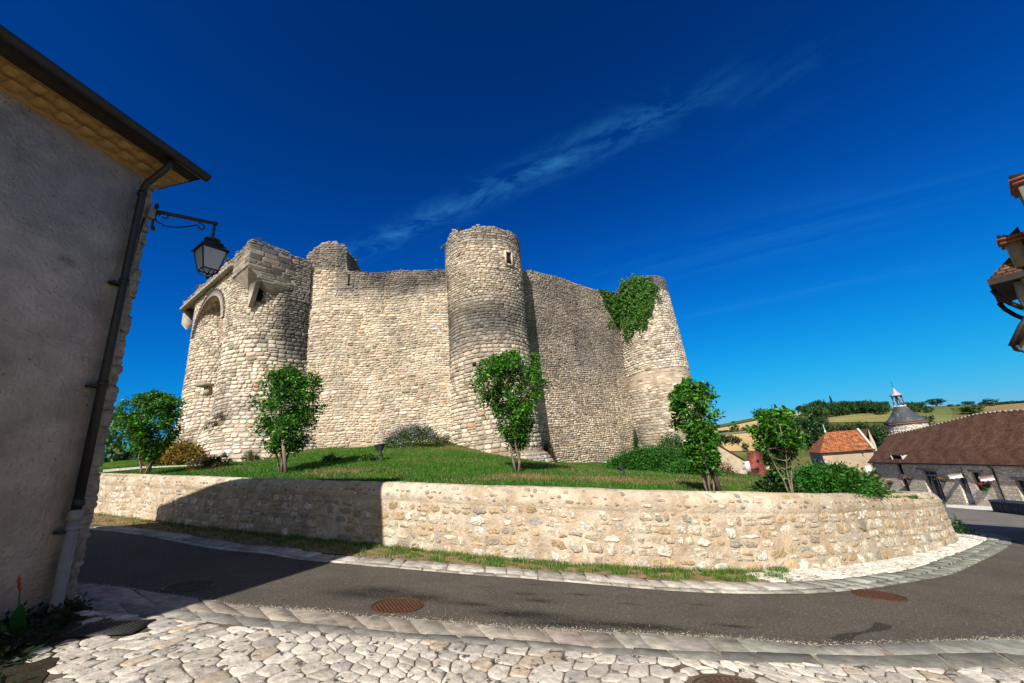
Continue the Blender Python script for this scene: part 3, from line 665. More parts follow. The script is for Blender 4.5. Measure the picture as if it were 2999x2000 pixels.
def cob_ok(u, v):
    P_, _ = cs(u, v); x, y = P_[..., 0], P_[..., 1]; a = np.arctan2(x, y); r = np.hypot(x, y)
    hd = (x - HC[0]) * HN[0] + (y - HC[1]) * HN[1]; he = (x - HC[0]) * HE[0] + (y - HC[1]) * HE[1]
    bed = (hd < .30 + 1.15 * np.clip(-he, 0, 9)) & (he < -.02) & ~((he > -1.2) & (hd > 1.25))
    ok = ((np.abs(a) >= 1.05) | (r < rad(NI, np.clip(a, -1.05, 1.05)) - .05)) & (r > .3) & (hd > .14) & ~bed & ~((a < -1.05) & (r > 6)) & (r < 7.5)
    return ok & (np.hypot(x - lidp[0], y - lidp[1]) > .50) & ~((np.abs(x - lid2[0]) < .36) & (np.abs(y - lid2[1]) < .26))
def cobc(u, v, rng):
    n = len(u); b = np.array([.53, .475, .40])[None] * rng.normal(1, .11, (n, 1)); w = rng.random(n)
    b = np.where((w < .08)[:, None], np.array([.46, .37, .27]) * rng.uniform(.85, 1.1, (n, 1)), b); b = np.where((w > .86)[:, None], np.array([.38, .35, .31]) * rng.uniform(.85, 1.1, (n, 1)), b)
    return b
SY = 1.45
def cob_tf(q):
    P_, _ = cs(q[:, 0], q[:, 1] / SY); return P_[:, :2]
rg5 = np.random.default_rng(21); S5 = []; v_5 = 0.0
while v_5 < 19:
    h = rg5.uniform(.115, .175); u_5 = -rg5.uniform(0, .2)
    while u_5 < 19:
        w_5 = rg5.choice([.12, .16, .22, .29, .36], p=[.18, .27, .27, .18, .10]); S5.append((u_5 + w_5 / 2 + rg5.normal(0, .012), (v_5 + h / 2 + rg5.normal(0, .009)) * SY)); u_5 += w_5
    v_5 += h
S5 = np.array(S5); XY = cob_tf(S5); a5 = np.arctan2(XY[:, 0], XY[:, 1]); r5 = np.hypot(XY[:, 0], XY[:, 1])
ok5 = cob_ok(S5[:, 0], S5[:, 1] / SY) | ((np.abs(a5) < 1.0) & (r5 < rad(NI, np.clip(a5, -1.05, 1.05)) + .05) & (r5 > rad(NI, np.clip(a5, -1.05, 1.05)) - .3) & (np.hypot(XY[:, 0] - lidp[0], XY[:, 1] - lidp[1]) > .50) & ((XY[:, 0] - HC[0]) * HN[0] + (XY[:, 1] - HC[1]) * HN[1] > .3))
def cob_clamp(P_):
    a = np.arctan2(P_[:, 0], P_[:, 1]); r = np.hypot(P_[:, 0], P_[:, 1]); m = np.where(np.abs(a) < 1.05, rad(NI, np.clip(a, -1.05, 1.05)) - .006, 99); k = np.minimum(1, m / np.maximum(r, 1e-6)); return P_ * k[:, None]
near5 = (r5 < 8) & (np.abs(a5) < 3.2)
mainc = cobbles([tuple(p) for p in S5[near5]], ok5[near5], .0065, .0125, lambda c, r: cobc(np.zeros(1), np.zeros(1), r)[0], .014, 25, iters=2, cw=.13, tf=cob_tf, clampf=cob_clamp)
rs_ = lambda u, v: (lambda th, r: (np.stack([lidp[0] + r * np.cos(th), lidp[1] + r * np.sin(th), gz(lidp[0] + r * np.cos(th), lidp[1] + r * np.sin(th)) + .014], -1), np.broadcast_to(np.array([.1, .04, .99]), th.shape + (3,))))(*np.broadcast_arrays(np.asarray(u, float) / .42, .34 + np.asarray(v, float)))
ringc = dressed(rs_, .42 * 2 * math.pi, .13, (.13, .131), (.12, .19), gap=.006, relief=(.008, .014), colf=cobc, seed=23, wavy=0, P=14, sq=4)
V, F, C = merge(mainc, ringc)
o = link('cobbled_pavement', mesh_np('cobbled_pavement', V, F, col=C, smooth=True), M_cobble); tag(o, kind='structure')
# joint bed under the cobbles and beyond, behind the camera
nb_bed = lambda a: np.where(np.abs(a) < 1.05, rad(NI, np.clip(a, -1.05, 1.05)) + .02, 6.0)
sheet_polar('pavement_bed', np.radians(np.linspace(-180, 180, 241)), lambda a: a * 0 + .01, nb_bed, 30, M_joint, .013)
sheet_polar('street_paving', np.radians(np.linspace(62, 298, 90)), lambda a: a * 0 + 5.9, lambda a: a * 0 + 26, 12, mat('worn_paving', (.42, .36, .29), var=.25, scale=3, bump=.4), .012)  # unseen street behind the camera, added pale to bounce warm light
# white pitched stones outside the foot of the wall on the right
pa0, pa1 = polar(Z6([(310, 780)]))[0][0], d2(45.3)
S2 = []; rng = np.random.default_rng(12)
pst = pt(np.array(pa0), rad(FI, pa0)); s_ = FMS[int(np.argmin(np.hypot(FMC[:, 0] - pst[0], FMC[:, 1] - pst[1])))]; STRIP0 = s_
def wdist(p): return float(np.min(np.hypot(WL[:, 0] - p[0], WL[:, 1] - p[1])))
row = 0; GH = []
while s_ < FMS[-1] - 2:
    n_ = wi(s_) + .07 + (row % 2) * .06; gq = fk(s_, wi(s_) - .06, 0); GH.append((gq[0], gq[1])); gq = fk(s_ + .07, wi(s_) - .06, 0); GH.append((gq[0], gq[1]))
    while True:
        p = fk(s_, n_, 0)
        if wdist(p) < .10 or n_ > 1.9: break
        q = fk(s_ + rng.normal(0, .02), n_ + rng.normal(0, .018), 0); S2.append((q[0], q[1])); n_ += .13
    s_ += .15; row += 1
S2 = np.array(S2)
V, F, C = cobbles([tuple(p) for p in S2] + GH, np.array([True] * len(S2) + [False] * len(GH)), .006, .018, lambda c, r: np.array([.64, .60, .53]) * r.normal(1, .05), .02, 22, iters=1)
o = link('cobbled_strip', mesh_np('cobbled_strip', V, F, col=C, smooth=True), M_cobble); tag(o, kind='structure')
ss_ = np.linspace(STRIP0 - .1, FMS[-1] - 1.5, 90); inn = []
for q in ss_:
    n_ = wi(q)
    while n_ < 2.2 and wdist(fk(q, n_, 0)) > .06: n_ += .04
    inn.append(n_ + .04)
V = np.stack([fk(ss_, np.array([wi(q) for q in ss_]), .016), fk(ss_, np.array(inn), .016)], 0); n = len(ss_); k_ = np.arange(n - 1)
tag(link('strip_bed', mesh_np('strip_bed', V, [np.stack([k_, k_ + 1, k_ + n + 1, k_ + n], -1)]), M_verge), kind='structure')
# verge soil
sheet_polar('verge', np.linspace(d2(-58), pa0 + .02, 200), lambda a: rad(FI, a) - .02, lambda a: wall_dist(a) + .05, 6, M_verge, .022)
# planting bed against the house
o = G().poly([tuple(HC + HE * e + HN * n + np.array([0, 0, 0])) for e, n in ((-.02, -.1), (-.02, .32), (-.6, .99), (-1.3, 1.8), (-2.2, 2.8), (-4, 3.4), (-5, 3.4), (-5, -.1))]); o.v = [(p[0], p[1], gz(p[0], p[1]) + .022) for p in o.v]
tag(o.build('planting_bed', M_soil), kind='structure')

# ------------------------------------------------------------------ low retaining wall
def wall_keep(u, v): return ~((v > .94) & (v < 1.06))
rngw = np.random.default_rng(3)
def wcol(u, v, rng):
    n = len(u); b = np.array([.60, .53, .42])[None] * rng.normal(1, .15, (n, 1)).clip(.6, 1.35); w = rng.random(n)
    b = np.where((w < .20)[:, None], np.array([.56, .42, .24]) * rng.uniform(.7, 1.15, (n, 1)), b)
    b = np.where(((w > .2) & (w < .30))[:, None], np.array([.38, .35, .30]) * rng.uniform(.7, 1.1, (n, 1)), b)
    b = np.where(((w > .36) & (w < .52))[:, None], np.array([.68, .64, .56]) * rng.uniform(.9, 1.1, (n, 1)), b)
    b = np.where((v > 1.0)[:, None] & (rng.random(n) < .5)[:, None], np.array([.30, .275, .24]) * rng.uniform(.7, 1.3, (n, 1)), b)
    return b
st1 = dressed(wsurf, WU, .95, (.12, .22), (.13, .38), gap=.016, relief=(.003, .021), keep=lambda u, v: rngw.random(len(u)) < .90, colf=wcol, seed=31, wavy=.03, P=14, sq=2.8, jit=.30, v0=.02)
st2 = dressed(wsurf, WU, 1.46, (.09, .16), (.10, .28), gap=.018, relief=(.003, .014), keep=lambda u, v: rngw.random(len(u)) < .55, colf=wcol, seed=32, wavy=.0, P=12, sq=2.4, jit=.24, v0=1.07)
u_ = np.arange(0, WU, .16); v_ = np.concatenate([np.linspace(-.2, .94, 10), [.97, .99, 1.01, 1.03, 1.06, 1.12, 1.2, 1.27, 1.34, 1.4, 1.46, 1.52, 1.6, 1.68, 1.8, 1.9, 3.0]])
uu, vv = np.meshgrid(u_, v_); P_, N_ = wsurf(uu, vv); P_ = P_ + N_ * (.010 * nz1(uu * 1.7 + vv * 3, 2.) * np.cos(vv * 5))[..., None]
nu = len(u_); i, j = np.meshgrid(np.arange(nu - 1), np.arange(len(v_) - 1)); a_ = j * nu + i
wall_o = link('retaining_wall', mesh_np('retaining_wall', P_, [np.stack([a_, a_ + 1, a_ + nu + 1, a_ + nu], -1).reshape(-1, 4)], smooth=True), M_wallmo)
tag(wall_o, 'low curved rubble stone wall with rounded mortar coping along the street', 'wall')
V, F, C = merge(st1, st2)
link('rubble_stone', mesh_np('rubble_stone', V, F, col=C, smooth=True), M_wallst, wall_o)

# ------------------------------------------------------------------ the ruined castle
castle = empty('castle', (-8, 24, 2), 'ruined medieval limestone castle with round towers on the grass mound', 'castle')
rot = lambda v, k: np.asarray(v) * k
M_mortarA = mat('curtain_mortar', extra=streaks(.40), attr=True, rough=1, var=.25, scale=1.2, bump=.6, bscale=25, bdist=.03, spec=.1)
def core(name, parts, mortar, stonesV, parent=castle):
    V, F, C = merge(*mortar); b = link(name, mesh_np(name, V, F, col=C, smooth=False), M_mortarA, parent)
    V, F, C = merge(*stonesV); link('masonry', mesh_np('masonry', V, F, col=C, smooth=True), M_stone, b)
    return b
def fbm2(u, v, s): return .5 + .25 * np.sin(u * 1.3 + s + 1.5 * np.sin(v * .9 + s)) + .25 * np.sin(v * 2.1 - s * 1.7 + 1.3 * np.sin(u * 1.7))
d2r = math.radians
# --- central tower
T2c, T2R = (-1.435, 24.16), 2.55
def r2(z): return np.where(z > 8, 2.50 + (15.6 - z) * .004, 2.53 + (8 - z) * .021) + np.where(z < 1.75, .22 + (1.75 - z) * .62, 0)
th2 = d2r(160); U2 = T2R * d2r(230)
s2 = drum(T2c, r2, th2, 0, T2R)
def top2(u): return 15.55 + .13 * nz1(u * 1.1, 2.0) + .22 * np.exp(-((u - 3.1) / .35) ** 2) - .35 * np.exp(-((u - 1.2) / .8) ** 2)
wth = math.atan2(21.89 - T2c[1], .59 - T2c[0]) % (2 * math.pi); wu = (wth - th2) * T2R
hth = math.atan2(21.79 - T2c[1], -2.2 - T2c[0]) % (2 * math.pi); hu = (hth - th2) * T2R
k2 = lambda u, v: ~((np.abs(u - wu) < .36) & (np.abs(v - 13.42) < .56)) & ~((np.abs(u - hu) < .16) & (np.abs(v - 6.78) < .14))
g2 = lambda u, v: (1.15 * np.exp(-((v - 9.3) / 1.5) ** 2) * (.6 + .6 * fbm2(u, v, 1)) + .55 * np.clip((v - 14.0) / .8, 0, 1) + .35 * np.exp(-((v - 12.3) / .8) ** 2) * fbm2(u, v, 3) + .45 * np.exp(-((u - 1.0) / 1.3) ** 2) * (v > 6) + .35 * (u > 8) + .25 * (v < 1.8))
tw = core('round_tower', None, [backing(drum(T2c, r2, 0, 0, T2R), 2 * math.pi * T2R, 15.6, top=lambda u: 15.45 + 0 * u, v0=-.5, thick=.8, grey=lambda u, v: g2((u - th2 * T2R) % (2 * math.pi * T2R), v))],
     [dressed(s2, U2, 8.2, (.20, .27), (.30, .52), gap=.012, relief=(.014, .048), keep=k2, colf=stone_cols((.52, .43, .32), g2), seed=41, wavy=.03, v0=-.3),
      dressed(s2, U2, 10.9, (.17, .25), (.24, .42), gap=.012, relief=(.012, .04), keep=k2, colf=stone_cols((.50, .42, .32), g2), seed=42, wavy=.03, v0=8.2),
      dressed(s2, U2, 15.8, (.11, .19), (.18, .42), gap=.010, relief=(.012, .055), top=top2, keep=k2, colf=stone_cols((.52, .43, .32), g2), seed=43, wavy=.05, v0=10.9, jit=.16)])
# window, putlog hole
def opening(parent, P_, n, w, h, name='window', bars=2, frame=.11, deep=.25):
    n = Vector(n).normalized(); t = Vector((-n.y, n.x, 0)).normalized(); up = Vector((0, 0, 1)); P_ = Vector(P_); ax = (t, n, up)
    g = G()
    for sx in (-1, 1): g.box(P_ + t * sx * (w / 2 + frame / 2), (frame, .16, h + 2 * frame), ax)
    g.box(P_ + up * (h / 2 + frame / 2), (w, .165, frame), ax); g.box(P_ - up * (h / 2 + frame / 2), (w, .19, frame), ax)
    f = g.build(name, mat('pale_frame_stone', (.46, .38, .29), var=.2, bump=.3), parent)
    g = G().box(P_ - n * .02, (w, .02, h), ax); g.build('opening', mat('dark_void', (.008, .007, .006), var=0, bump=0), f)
    if bars:
        g = G()
        for i in range(bars): g.tube([P_ + t * w * ((i + 1) / (bars + 1) - .5) + n * .03 - up * h / 2, P_ + t * w * ((i + 1) / (bars + 1) - .5) + n * .03 + up * h / 2], .014, 6)
        g.build('iron_bars', M_iron, f)
    return f
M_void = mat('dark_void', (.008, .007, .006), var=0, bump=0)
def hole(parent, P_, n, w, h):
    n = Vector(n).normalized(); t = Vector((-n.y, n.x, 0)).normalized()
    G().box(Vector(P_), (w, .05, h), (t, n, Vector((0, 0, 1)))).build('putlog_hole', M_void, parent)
n_ = (math.cos(wth), math.sin(wth), 0); opening(tw, (T2c[0] + 2.53 * n_[0], T2c[1] + 2.53 * n_[1], 13.42), n_, .40, .80)
n_ = (math.cos(hth), math.sin(hth), 0); hole(tw, (T2c[0] + 2.55 * n_[0], T2c[1] + 2.55 * n_[1], 6.78), n_, .22, .2)
# --- curtain wall between gatehouse and central tower, with the broken turret rising from its left end
W1 = (-12.6, 22.35); A1 = 83.5; sw1 = flat(W1, A1); U1 = 9.1
def top1(u):
    return np.where(u < 2.55, 14.5 + 1.45 * np.clip(u / 1.0, 0, 1) ** .7 - .45 * np.clip((u - 1.9) / .6, 0, 1) + .12 * nz1(u * 3, 5.), 13.68 + .05 * nz1(u, 1.) + .25 * np.exp(-(u - 2.55) / .5))
k1 = lambda u, v: ~((np.abs(u - 2.75) < .10) & (np.abs(v - 13.15) < .42)) & ~((np.abs(u - 1.05) < .07) & (np.abs(v - 11.9) < .8))
g1 = lambda u, v: (.85 * np.clip((v - 11.6) / 1.2, 0, 1) * (.5 + .8 * fbm2(u, v, 2)) * (u > 2) + .6 * (v > 14.0) + .35 * np.exp(-((u - 6.2) / 1.8) ** 2 - ((v - 12.6) / 1.0) ** 2) + .12 * fbm2(u, v, 6))
cw = core('curtain_wall', 1, [backing(sw1, U1, 16.2, top=lambda u: top1(u) - .06, v0=0, thick=1.2, du=.2, grey=g1, base=(.46, .355, .25))],
     [dressed(sw1, U1, 12.6, (.10, .22), (.12, .50), gap=.020, relief=(.008, .038), keep=lambda u, v: k1(u, v), colf=stone_cols((.56, .475, .36), g1), seed=51, wavy=.06, v0=1.6, jit=.17, sq=2.9),
      dressed(sw1, U1, 16.1, (.10, .17), (.16, .36), gap=.012, relief=(.01, .05), top=top1, keep=k1, colf=stone_cols((.50, .42, .32), g1), seed=52, wavy=.05, v0=12.6, jit=.18)])
e1 = np.array([math.sin(d2r(A1)), math.cos(d2r(A1)), 0]); n1_ = np.array([e1[1], -e1[0], 0])
hole(cw, np.array([*W1, 0]) + e1 * 2.75 + np.array([0, 0, 13.15]), n1_, .11, .72)
# side of the broken turret, its shade painted in as darker stone and mortar
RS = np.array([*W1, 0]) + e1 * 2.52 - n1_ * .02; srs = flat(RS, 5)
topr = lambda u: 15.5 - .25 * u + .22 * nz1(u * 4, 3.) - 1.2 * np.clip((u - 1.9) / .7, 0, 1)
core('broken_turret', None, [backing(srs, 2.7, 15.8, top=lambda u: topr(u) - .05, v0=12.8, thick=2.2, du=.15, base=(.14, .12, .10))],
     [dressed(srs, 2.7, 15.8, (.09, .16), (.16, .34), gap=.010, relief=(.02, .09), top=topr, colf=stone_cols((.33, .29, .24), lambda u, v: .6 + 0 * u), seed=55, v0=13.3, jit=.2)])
# loose lichened coping stones on the curtain top
# --- right curtain wall
W2 = (1.03, 25.70); A2 = 53; sw2 = flat(W2, A2); U2b = 10.75
def topw2(u): return 14.37 + .13 * np.sin(u * .55) + .04 * nz1(u, 4.) 
g2b = lambda u, v: (.06 + .46 * np.clip((v - 5.0) / 4.4, 0, 1) * (.55 + .7 * fbm2(u, v, 8)) + .25 * np.exp(-((v - 8.4) / 2.0) ** 2) * (u > 4.5) - .30 * (v < 4.4))
cw2 = core('curtain_wall', None, [backing(sw2, U2b, 14.9, top=lambda u: topw2(u) - .05, v0=-1, thick=1.2, du=.3, grey=g2b)],
     [dressed(sw2, U2b, 7.3, (.11, .17), (.16, .34), gap=.010, relief=(.012, .06), colf=stone_cols((.46, .37, .265), g2b), seed=61, wavy=.06, v0=0, jit=.18),
      dressed(sw2, U2b, 14.9, (.10, .15), (.14, .32), gap=.010, relief=(.012, .055), top=topw2, colf=stone_cols((.43, .36, .28), g2b), seed=62, wavy=.05, v0=7.3, jit=.18)])
# --- right tower
T3c, T3R = (11.30, 31.64), 2.24
def r3(z): return 2.06 + (14.6 - z) * .050
th3 = d2r(150); s3 = drum(T3c, r3, th3, 0, T3R); U3 = T3R * d2r(205)
top3 = lambda u: 14.72 + .08 * nz1(u * 1.3, 6.) - .75 * np.exp(-((u - 1.0) / .8) ** 2)
hth3 = d2r(237); hu3 = (hth3 - th3) * T3R
k3 = lambda u, v: ~((np.abs(u - hu3) < .14) & (np.abs(v - 10.9) < .15))
g3 = lambda u, v: (.8 * (v > 13.5) + .3 * np.exp(-((u - 2.2) / .8) ** 2) * (v < 8) + .25 * (v < 3))
tw3 = core('round_tower', None, [backing(drum(T3c, r3, 0, 0, T3R), 2 * math.pi * T3R, 14.6, top=lambda u: 14.5 + 0 * u, v0=-1.5, thick=.6, grey=lambda u, v: g3((u - th3 * T3R) % (2 * math.pi * T3R), v), base=(.40, .32, .235))],
     [dressed(s3, U3, 5.75, (.17, .24), (.28, .5), gap=.012, relief=(.01, .03), colf=stone_cols((.50, .41, .30), g3), seed=71, wavy=.03, v0=-1),
      dressed(s3, U3, 7.0, (.17, .24), (.3, .5), gap=.03, relief=(.0, .012), keep=lambda u, v: np.random.default_rng(1).random(len(u)) < .45, colf=stone_cols((.46, .37, .27), g3), seed=74, wavy=.03, v0=5.75),
      dressed(s3, U3, 13.5, (.13, .22), (.22, .48), gap=.014, relief=(.015, .055), keep=k3, colf=stone_cols((.58, .50, .385), g3), seed=72, wavy=.05, v0=7.0, jit=.16),
      dressed(s3, U3, 15.2, (.10, .16), (.18, .34), gap=.010, relief=(.01, .03), top=top3, colf=stone_cols((.44, .37, .29), g3), seed=73, v0=13.5)])
hole(tw3, (T3c[0] + 2.25 * math.cos(hth3), T3c[1] + 2.25 * math.sin(hth3), 10.9), (math.cos(hth3), math.sin(hth3), 0), .22, .22)
# --- gatehouse: two flared round towers, an arch between them, square top with corbelled corner
P0 = np.array([-14.07, 19.44]); gu = np.array([-.809, .588]); gv = np.array([.588, .809])
def GP(a, b, z=0.0): p = P0 + gu * a + gv * b; return np.array([p[0], p[1], z])
def rg_(z): return 2.60 + .035 * np.clip((9 - z), 0, 9) * .3 + np.where(z < 5.8, .95 * (np.clip(5.8 - z, 0, 3.3) / 3.2) ** 1.35, 0)
def gate_tower(c, th0, span, sd, greyf, topz, ledge):
    s_ = drum(c, rg_, d2r(th0), 0, 2.62); U = 2.62 * d2r(span)
    return core('gate_tower', None, [backing(drum(c, rg_, 0, 0, 2.62), 2 * math.pi * 2.62, topz, top=lambda u: topz + 0 * u, v0=1.5, thick=.6, grey=lambda u, v: greyf((u - d2r(th0) * 2.62) % (2 * math.pi * 2.62), v))],
        [dressed(s_, U, 5.9, (.15, .27), (.20, .52), gap=.016, relief=(.012, .048), colf=stone_cols((.58, .50, .385), greyf), seed=sd, wavy=.04, v0=2.0, jit=.14),
         dressed(s_, U, 9.6, (.17, .25), (.22, .46), gap=.014, relief=(.015, .052), colf=stone_cols((.57, .485, .365), greyf), seed=sd + 1, wavy=.03, v0=5.9),
         dressed(s_, U, topz, (.11, .19), (.17, .38), gap=.010, relief=(.012, .05), top=lambda u: topz + 0 * u, colf=stone_cols((.52, .44, .335), greyf), seed=sd + 2, wavy=.05, v0=9.6, jit=.17)])
cn = GP(2.64, 2.75)[:2]; cf = GP(8.75, 2.75)[:2]
gn = lambda u, v: (1.3 * np.clip((u - 4.0) / 1.0, 0, 1) * np.clip((v - 7.2) / 1.5, 0, 1) * (.62 + .5 * fbm2(u, v, 5)) + .30 * np.exp(-((v - 5.2) / .7) ** 2) + .25 * np.clip((v - 11.5), 0, 1))
gt = gate_tower(tuple(cn), 205, 190, 81, gn, 13.85, None)
gt2 = gate_tower(tuple(cf), 205, 190, 91, lambda u, v: .25 * np.clip(v - 11, 0, 1) + .2 * np.exp(-((v - 4.4) / .6) ** 2), 13.85, None)
# arch between the towers
ac, ahw, az0, arise = 6.0, 2.35, 10.9, 2.1
def inarch(su, z, grow=0.0): return ((su - ac) / (ahw + grow)) ** 2 + (np.clip(z - az0, -50, 50) / (arise + grow)).clip(0) ** 2 < 1
sface = flat(GP(11.5, .15)[:2], 126)
V1 = dressed(sface, 11.5, 13.86, (.12, .2), (.18, .4), gap=.010, relief=(.008, .035), keep=lambda u, v: ~inarch(11.5 - u, v, .48) & (np.abs(11.5 - u - 5.75) < 3.3), colf=stone_cols((.50, .42, .32)), seed=101, v0=9.2, wavy=.02)
sback = flat(GP(9.5, 2.2)[:2], 126)
V2 = dressed(sback, 8, 13.8, (.14, .22), (.2, .45), gap=.012, relief=(.008, .035), colf=stone_cols((.53, .44, .33)), seed=102, v0=2.4)
# mortar mesh: face with the arch cut out, soffit, back wall
g = G(); na = 24
arc = [(ac + ahw * math.cos(math.pi * k / na), az0 + arise * math.sin(math.pi * k / na)) for k in range(na + 1)]
for (sa, za), (sb, zb) in zip(arc[:-1], arc[1:]):
    g.quad(GP(sa, .16, za), GP(sb, .16, zb), GP(sb, .16, 13.85), GP(sa, .16, 13.85)); g.quad(GP(sa, .16, za), GP(sb, .16, zb), GP(sb, 2.2, zb), GP(sa, 2.2, za))
for sa, sb in ((2.6, ac - ahw), (ac + ahw, 9.0)): g.quad(GP(sa, .16, 9.2), GP(sb, .16, 9.2), GP(sb, .16, 13.85), GP(sa, .16, 13.85))
for sa in (ac - ahw, ac + ahw): g.quad(GP(sa, .16, 9.2), GP(sa, .16, az0), GP(sa, 2.2, az0), GP(sa, 2.2, 9.2))
g.quad(GP(1.5, 2.22, 1.5), GP(9.9, 2.22, 1.5), GP(9.9, 2.22, 13.85), GP(1.5, 2.22, 13.85))
aw = g.build('arch_wall', M_mortar, castle)
V, F, C = merge(V1, V2); link('masonry', mesh_np('masonry', V, F, col=C, smooth=True), M_stone, aw)
g = G()                                       # dressed voussoirs
for k in range(na):
    a, b = math.pi * (k + .06) / na, math.pi * (k + .94) / na
    q = [(ac + (ahw + o) * math.cos(t), az0 + (arise + o) * math.sin(t)) for t, o in ((a, 0), (b, 0), (b, .42), (a, .42))]
    g.add([GP(s, .08, z) for s, z in q] + [GP(s, .6, z) for s, z in q], [(0, 1, 2, 3), (0, 1, 5, 4), (2, 3, 7, 6), (1, 2, 6, 5), (0, 3, 7, 4)])
g.build('voussoirs', mat('dressed_grey', (.34, .295, .235), var=.25, scale=4, bump=.4, bscale=30, col2=(.2, .185, .16), c2scale=1.5, c2thr=.55, c2amt=.6), aw)
M_ash = MATS['dressed_grey']
# soffit stones
ssof = lambda u, v: (np.stack(np.broadcast_arrays(*[P0[i] + gu[i] * (ac + (ahw - .01) * np.cos(np.pi - u / 3.4)) + gv[i] * (.3 + v) for i in (0, 1)], az0 + (arise - .01) * np.sin(u / 3.4)), -1), np.stack(np.broadcast_arrays(*[-gu[i] * np.cos(np.pi - u / 3.4) + 0 * v for i in (0, 1)], -np.sin(u / 3.4) + 0 * v), -1))
V, F, C = dressed(ssof, 3.4 * math.pi, 1.85, (.16, .24), (.2, .4), gap=.012, relief=(.005, .03), colf=stone_cols((.46, .37, .27)), seed=103, wavy=0)
link('soffit', mesh_np('soffit', V, F, col=C, smooth=True), M_stone, aw)
# top block
g = G(); q = lambda a, b: tuple(GP(a, b)[:2])
g.prism([q(.02, .02), q(11.5, .02), q(11.5, 5.5), q(.02, 5.5)], 13.86, 14.28)
g.prism([q(.9, 2.6), q(10.6, 2.6), q(10.6, 5.4), q(.9, 5.4)], 1.0, 13.86)
blk = g.build('parapet', M_mortar, castle)
g = G()                                       # string course under the parapet on the long face
for k in range(20):
    a = 2.2 + k * .465; g.box(GP(a + .23, -.02, 13.78), (.452, .3, .17), az=126)
g.build('string_course', M_ash, blk)
topg = lambda u: 14.42 + .10 * nz1(u * 1.5, 3.)
greyA = lambda u, v: .85 + .2 * np.sin(u * 3 + v * 7)
spl = flat(GP(11.5, 0)[:2], 126); spr = flat(GP(0, 0)[:2], 36)
VL = dressed(spl, 11.5, 14.7, (.12, .18), (.25, .5), gap=.010, relief=(.01, .06), top=topg, colf=stone_cols((.44, .36, .27), lambda u, v: .45 + 0 * u), seed=111, v0=13.88, jit=.16)
VL2 = dressed(flat(GP(2.2, 0)[:2], 126), 2.2, 13.86, (.26, .34), (.6, 1.1), gap=.006, relief=(.004, .014), colf=stone_cols((.46, .38, .29), lambda u, v: .5 + 0 * u), seed=112, v0=12.95, jit=.02, sq=9, wavy=0)
kr = lambda u, v: (v - .12 > 12.98 - np.clip(u, 0, .75) * .95) & (u < 2.35)
VR = dressed(spr, 3.4, 14.35, (.27, .35), (.6, 1.15), gap=.007, relief=(.004, .016), keep=kr, colf=stone_cols((.40, .34, .27), greyA), seed=113, v0=12.25, jit=.02, sq=9, wavy=0)
VR3 = dressed(spr, 3.45, 14.3, (.11, .18), (.18, .38), gap=.010, relief=(.012, .05), keep=lambda u, v: u > 2.3 + .15 * np.sin(v * 9), colf=stone_cols((.42, .36, .29), lambda u, v: .75 + 0 * u), seed=115, v0=11.6, jit=.17)
VR2 = dressed(spr, 3.4, 14.9, (.09, .13), (.2, .45), gap=.010, relief=(.01, .06), top=lambda u: topg(u) + .12, colf=stone_cols((.36, .29, .2), lambda u, v: .3 + 0 * u), seed=114, v0=14.33, jit=.16)
V, F, C = merge(VL, VL2, VR, VR2, VR3); link('ashlar', mesh_np('ashlar', V, F, col=C, smooth=False), M_stone, blk)
# corbelled corner: faces, then a taper down to the round tower
g = G()
ch = [GP(2.2, .01, 13.0), GP(0.01, .01, 13.0), GP(.01, .75, 12.27), GP(.01, 3.4, 12.27)]
up_ = [(p[0], p[1], 13.87) for p in ch]
for i in range(3): g.quad(ch[i], ch[i + 1], up_[i + 1], up_[i])
def onc(a, z, k=0.0): t = d2r(a); return np.array([cn[0] + (2.58 + k) * math.cos(t), cn[1] + (2.58 + k) * math.sin(t), z])
lo = [onc(236, 12.6), onc(262, 11.9), onc(285, 11.6), onc(322, 12.2)]
aa = math.degrees(math.atan2(-gv[1], -gv[0])) % 360
lo = [onc(aa - 2, 12.75), onc(aa + 32, 12.0), onc(aa + 58, 11.75), onc(aa + 90, 12.2)]
for i in range(3): g.quad(ch[i], ch[i + 1], lo[i + 1], lo[i])
g.build('corner_corbel', M_ash, blk)
for b_, dz in ((.62, 0), (2.25, .15)):              # side slabs of the machicolation
    g = G(); w = .12
    pts = [(.0, 12.27 + dz), (.95, 12.27 + dz), (.95, 10.9 + dz), (.72, 10.95 + dz)]
    vs = [GP(a, b_ + s, z) for s in (-w, w) for a, z in pts]
    g.add(vs, [(0, 1, 2, 3), (4, 5, 6, 7)] + [(i, (i + 1) % 4, 4 + (i + 1) % 4, 4 + i) for i in range(4)]); g.build('corbel', M_ash, blk)
G().box(GP(.62, 1.43, 11.75), (1.3, .04, .9), az=36).build('machicolation_opening', M_void, blk)  # flat black panel standing in for the shade between the corbels
# small corbel turret at the far end of the long face
g = G(); pts = [(11.2, .05), (11.45, .05), (11.45, .6), (11.2, .6)]; c0_ = (11.2, .4)
for z0_, z1_, k0, k1_ in ((12.3, 12.7, .25, .7), (12.7, 13.85, 1, 1)):
    lo_ = [GP(c0_[0] + (a - c0_[0]) * k0, c0_[1] + (b - c0_[1]) * k0, z0_) for a, b in pts]; hi_ = [GP(c0_[0] + (a - c0_[0]) * (1 if k0 < 1 else k1_), c0_[1] + (b - c0_[1]) * (1 if k0 < 1 else k1_), z1_) for a, b in pts]
    g.add(lo_ + hi_, [(0, 1, 2, 3), (4, 5, 6, 7)] + [(i, (i + 1) % 4, 4 + (i + 1) % 4, 4 + i) for i in range(4)])
g.build('corbel', M_ash, blk)
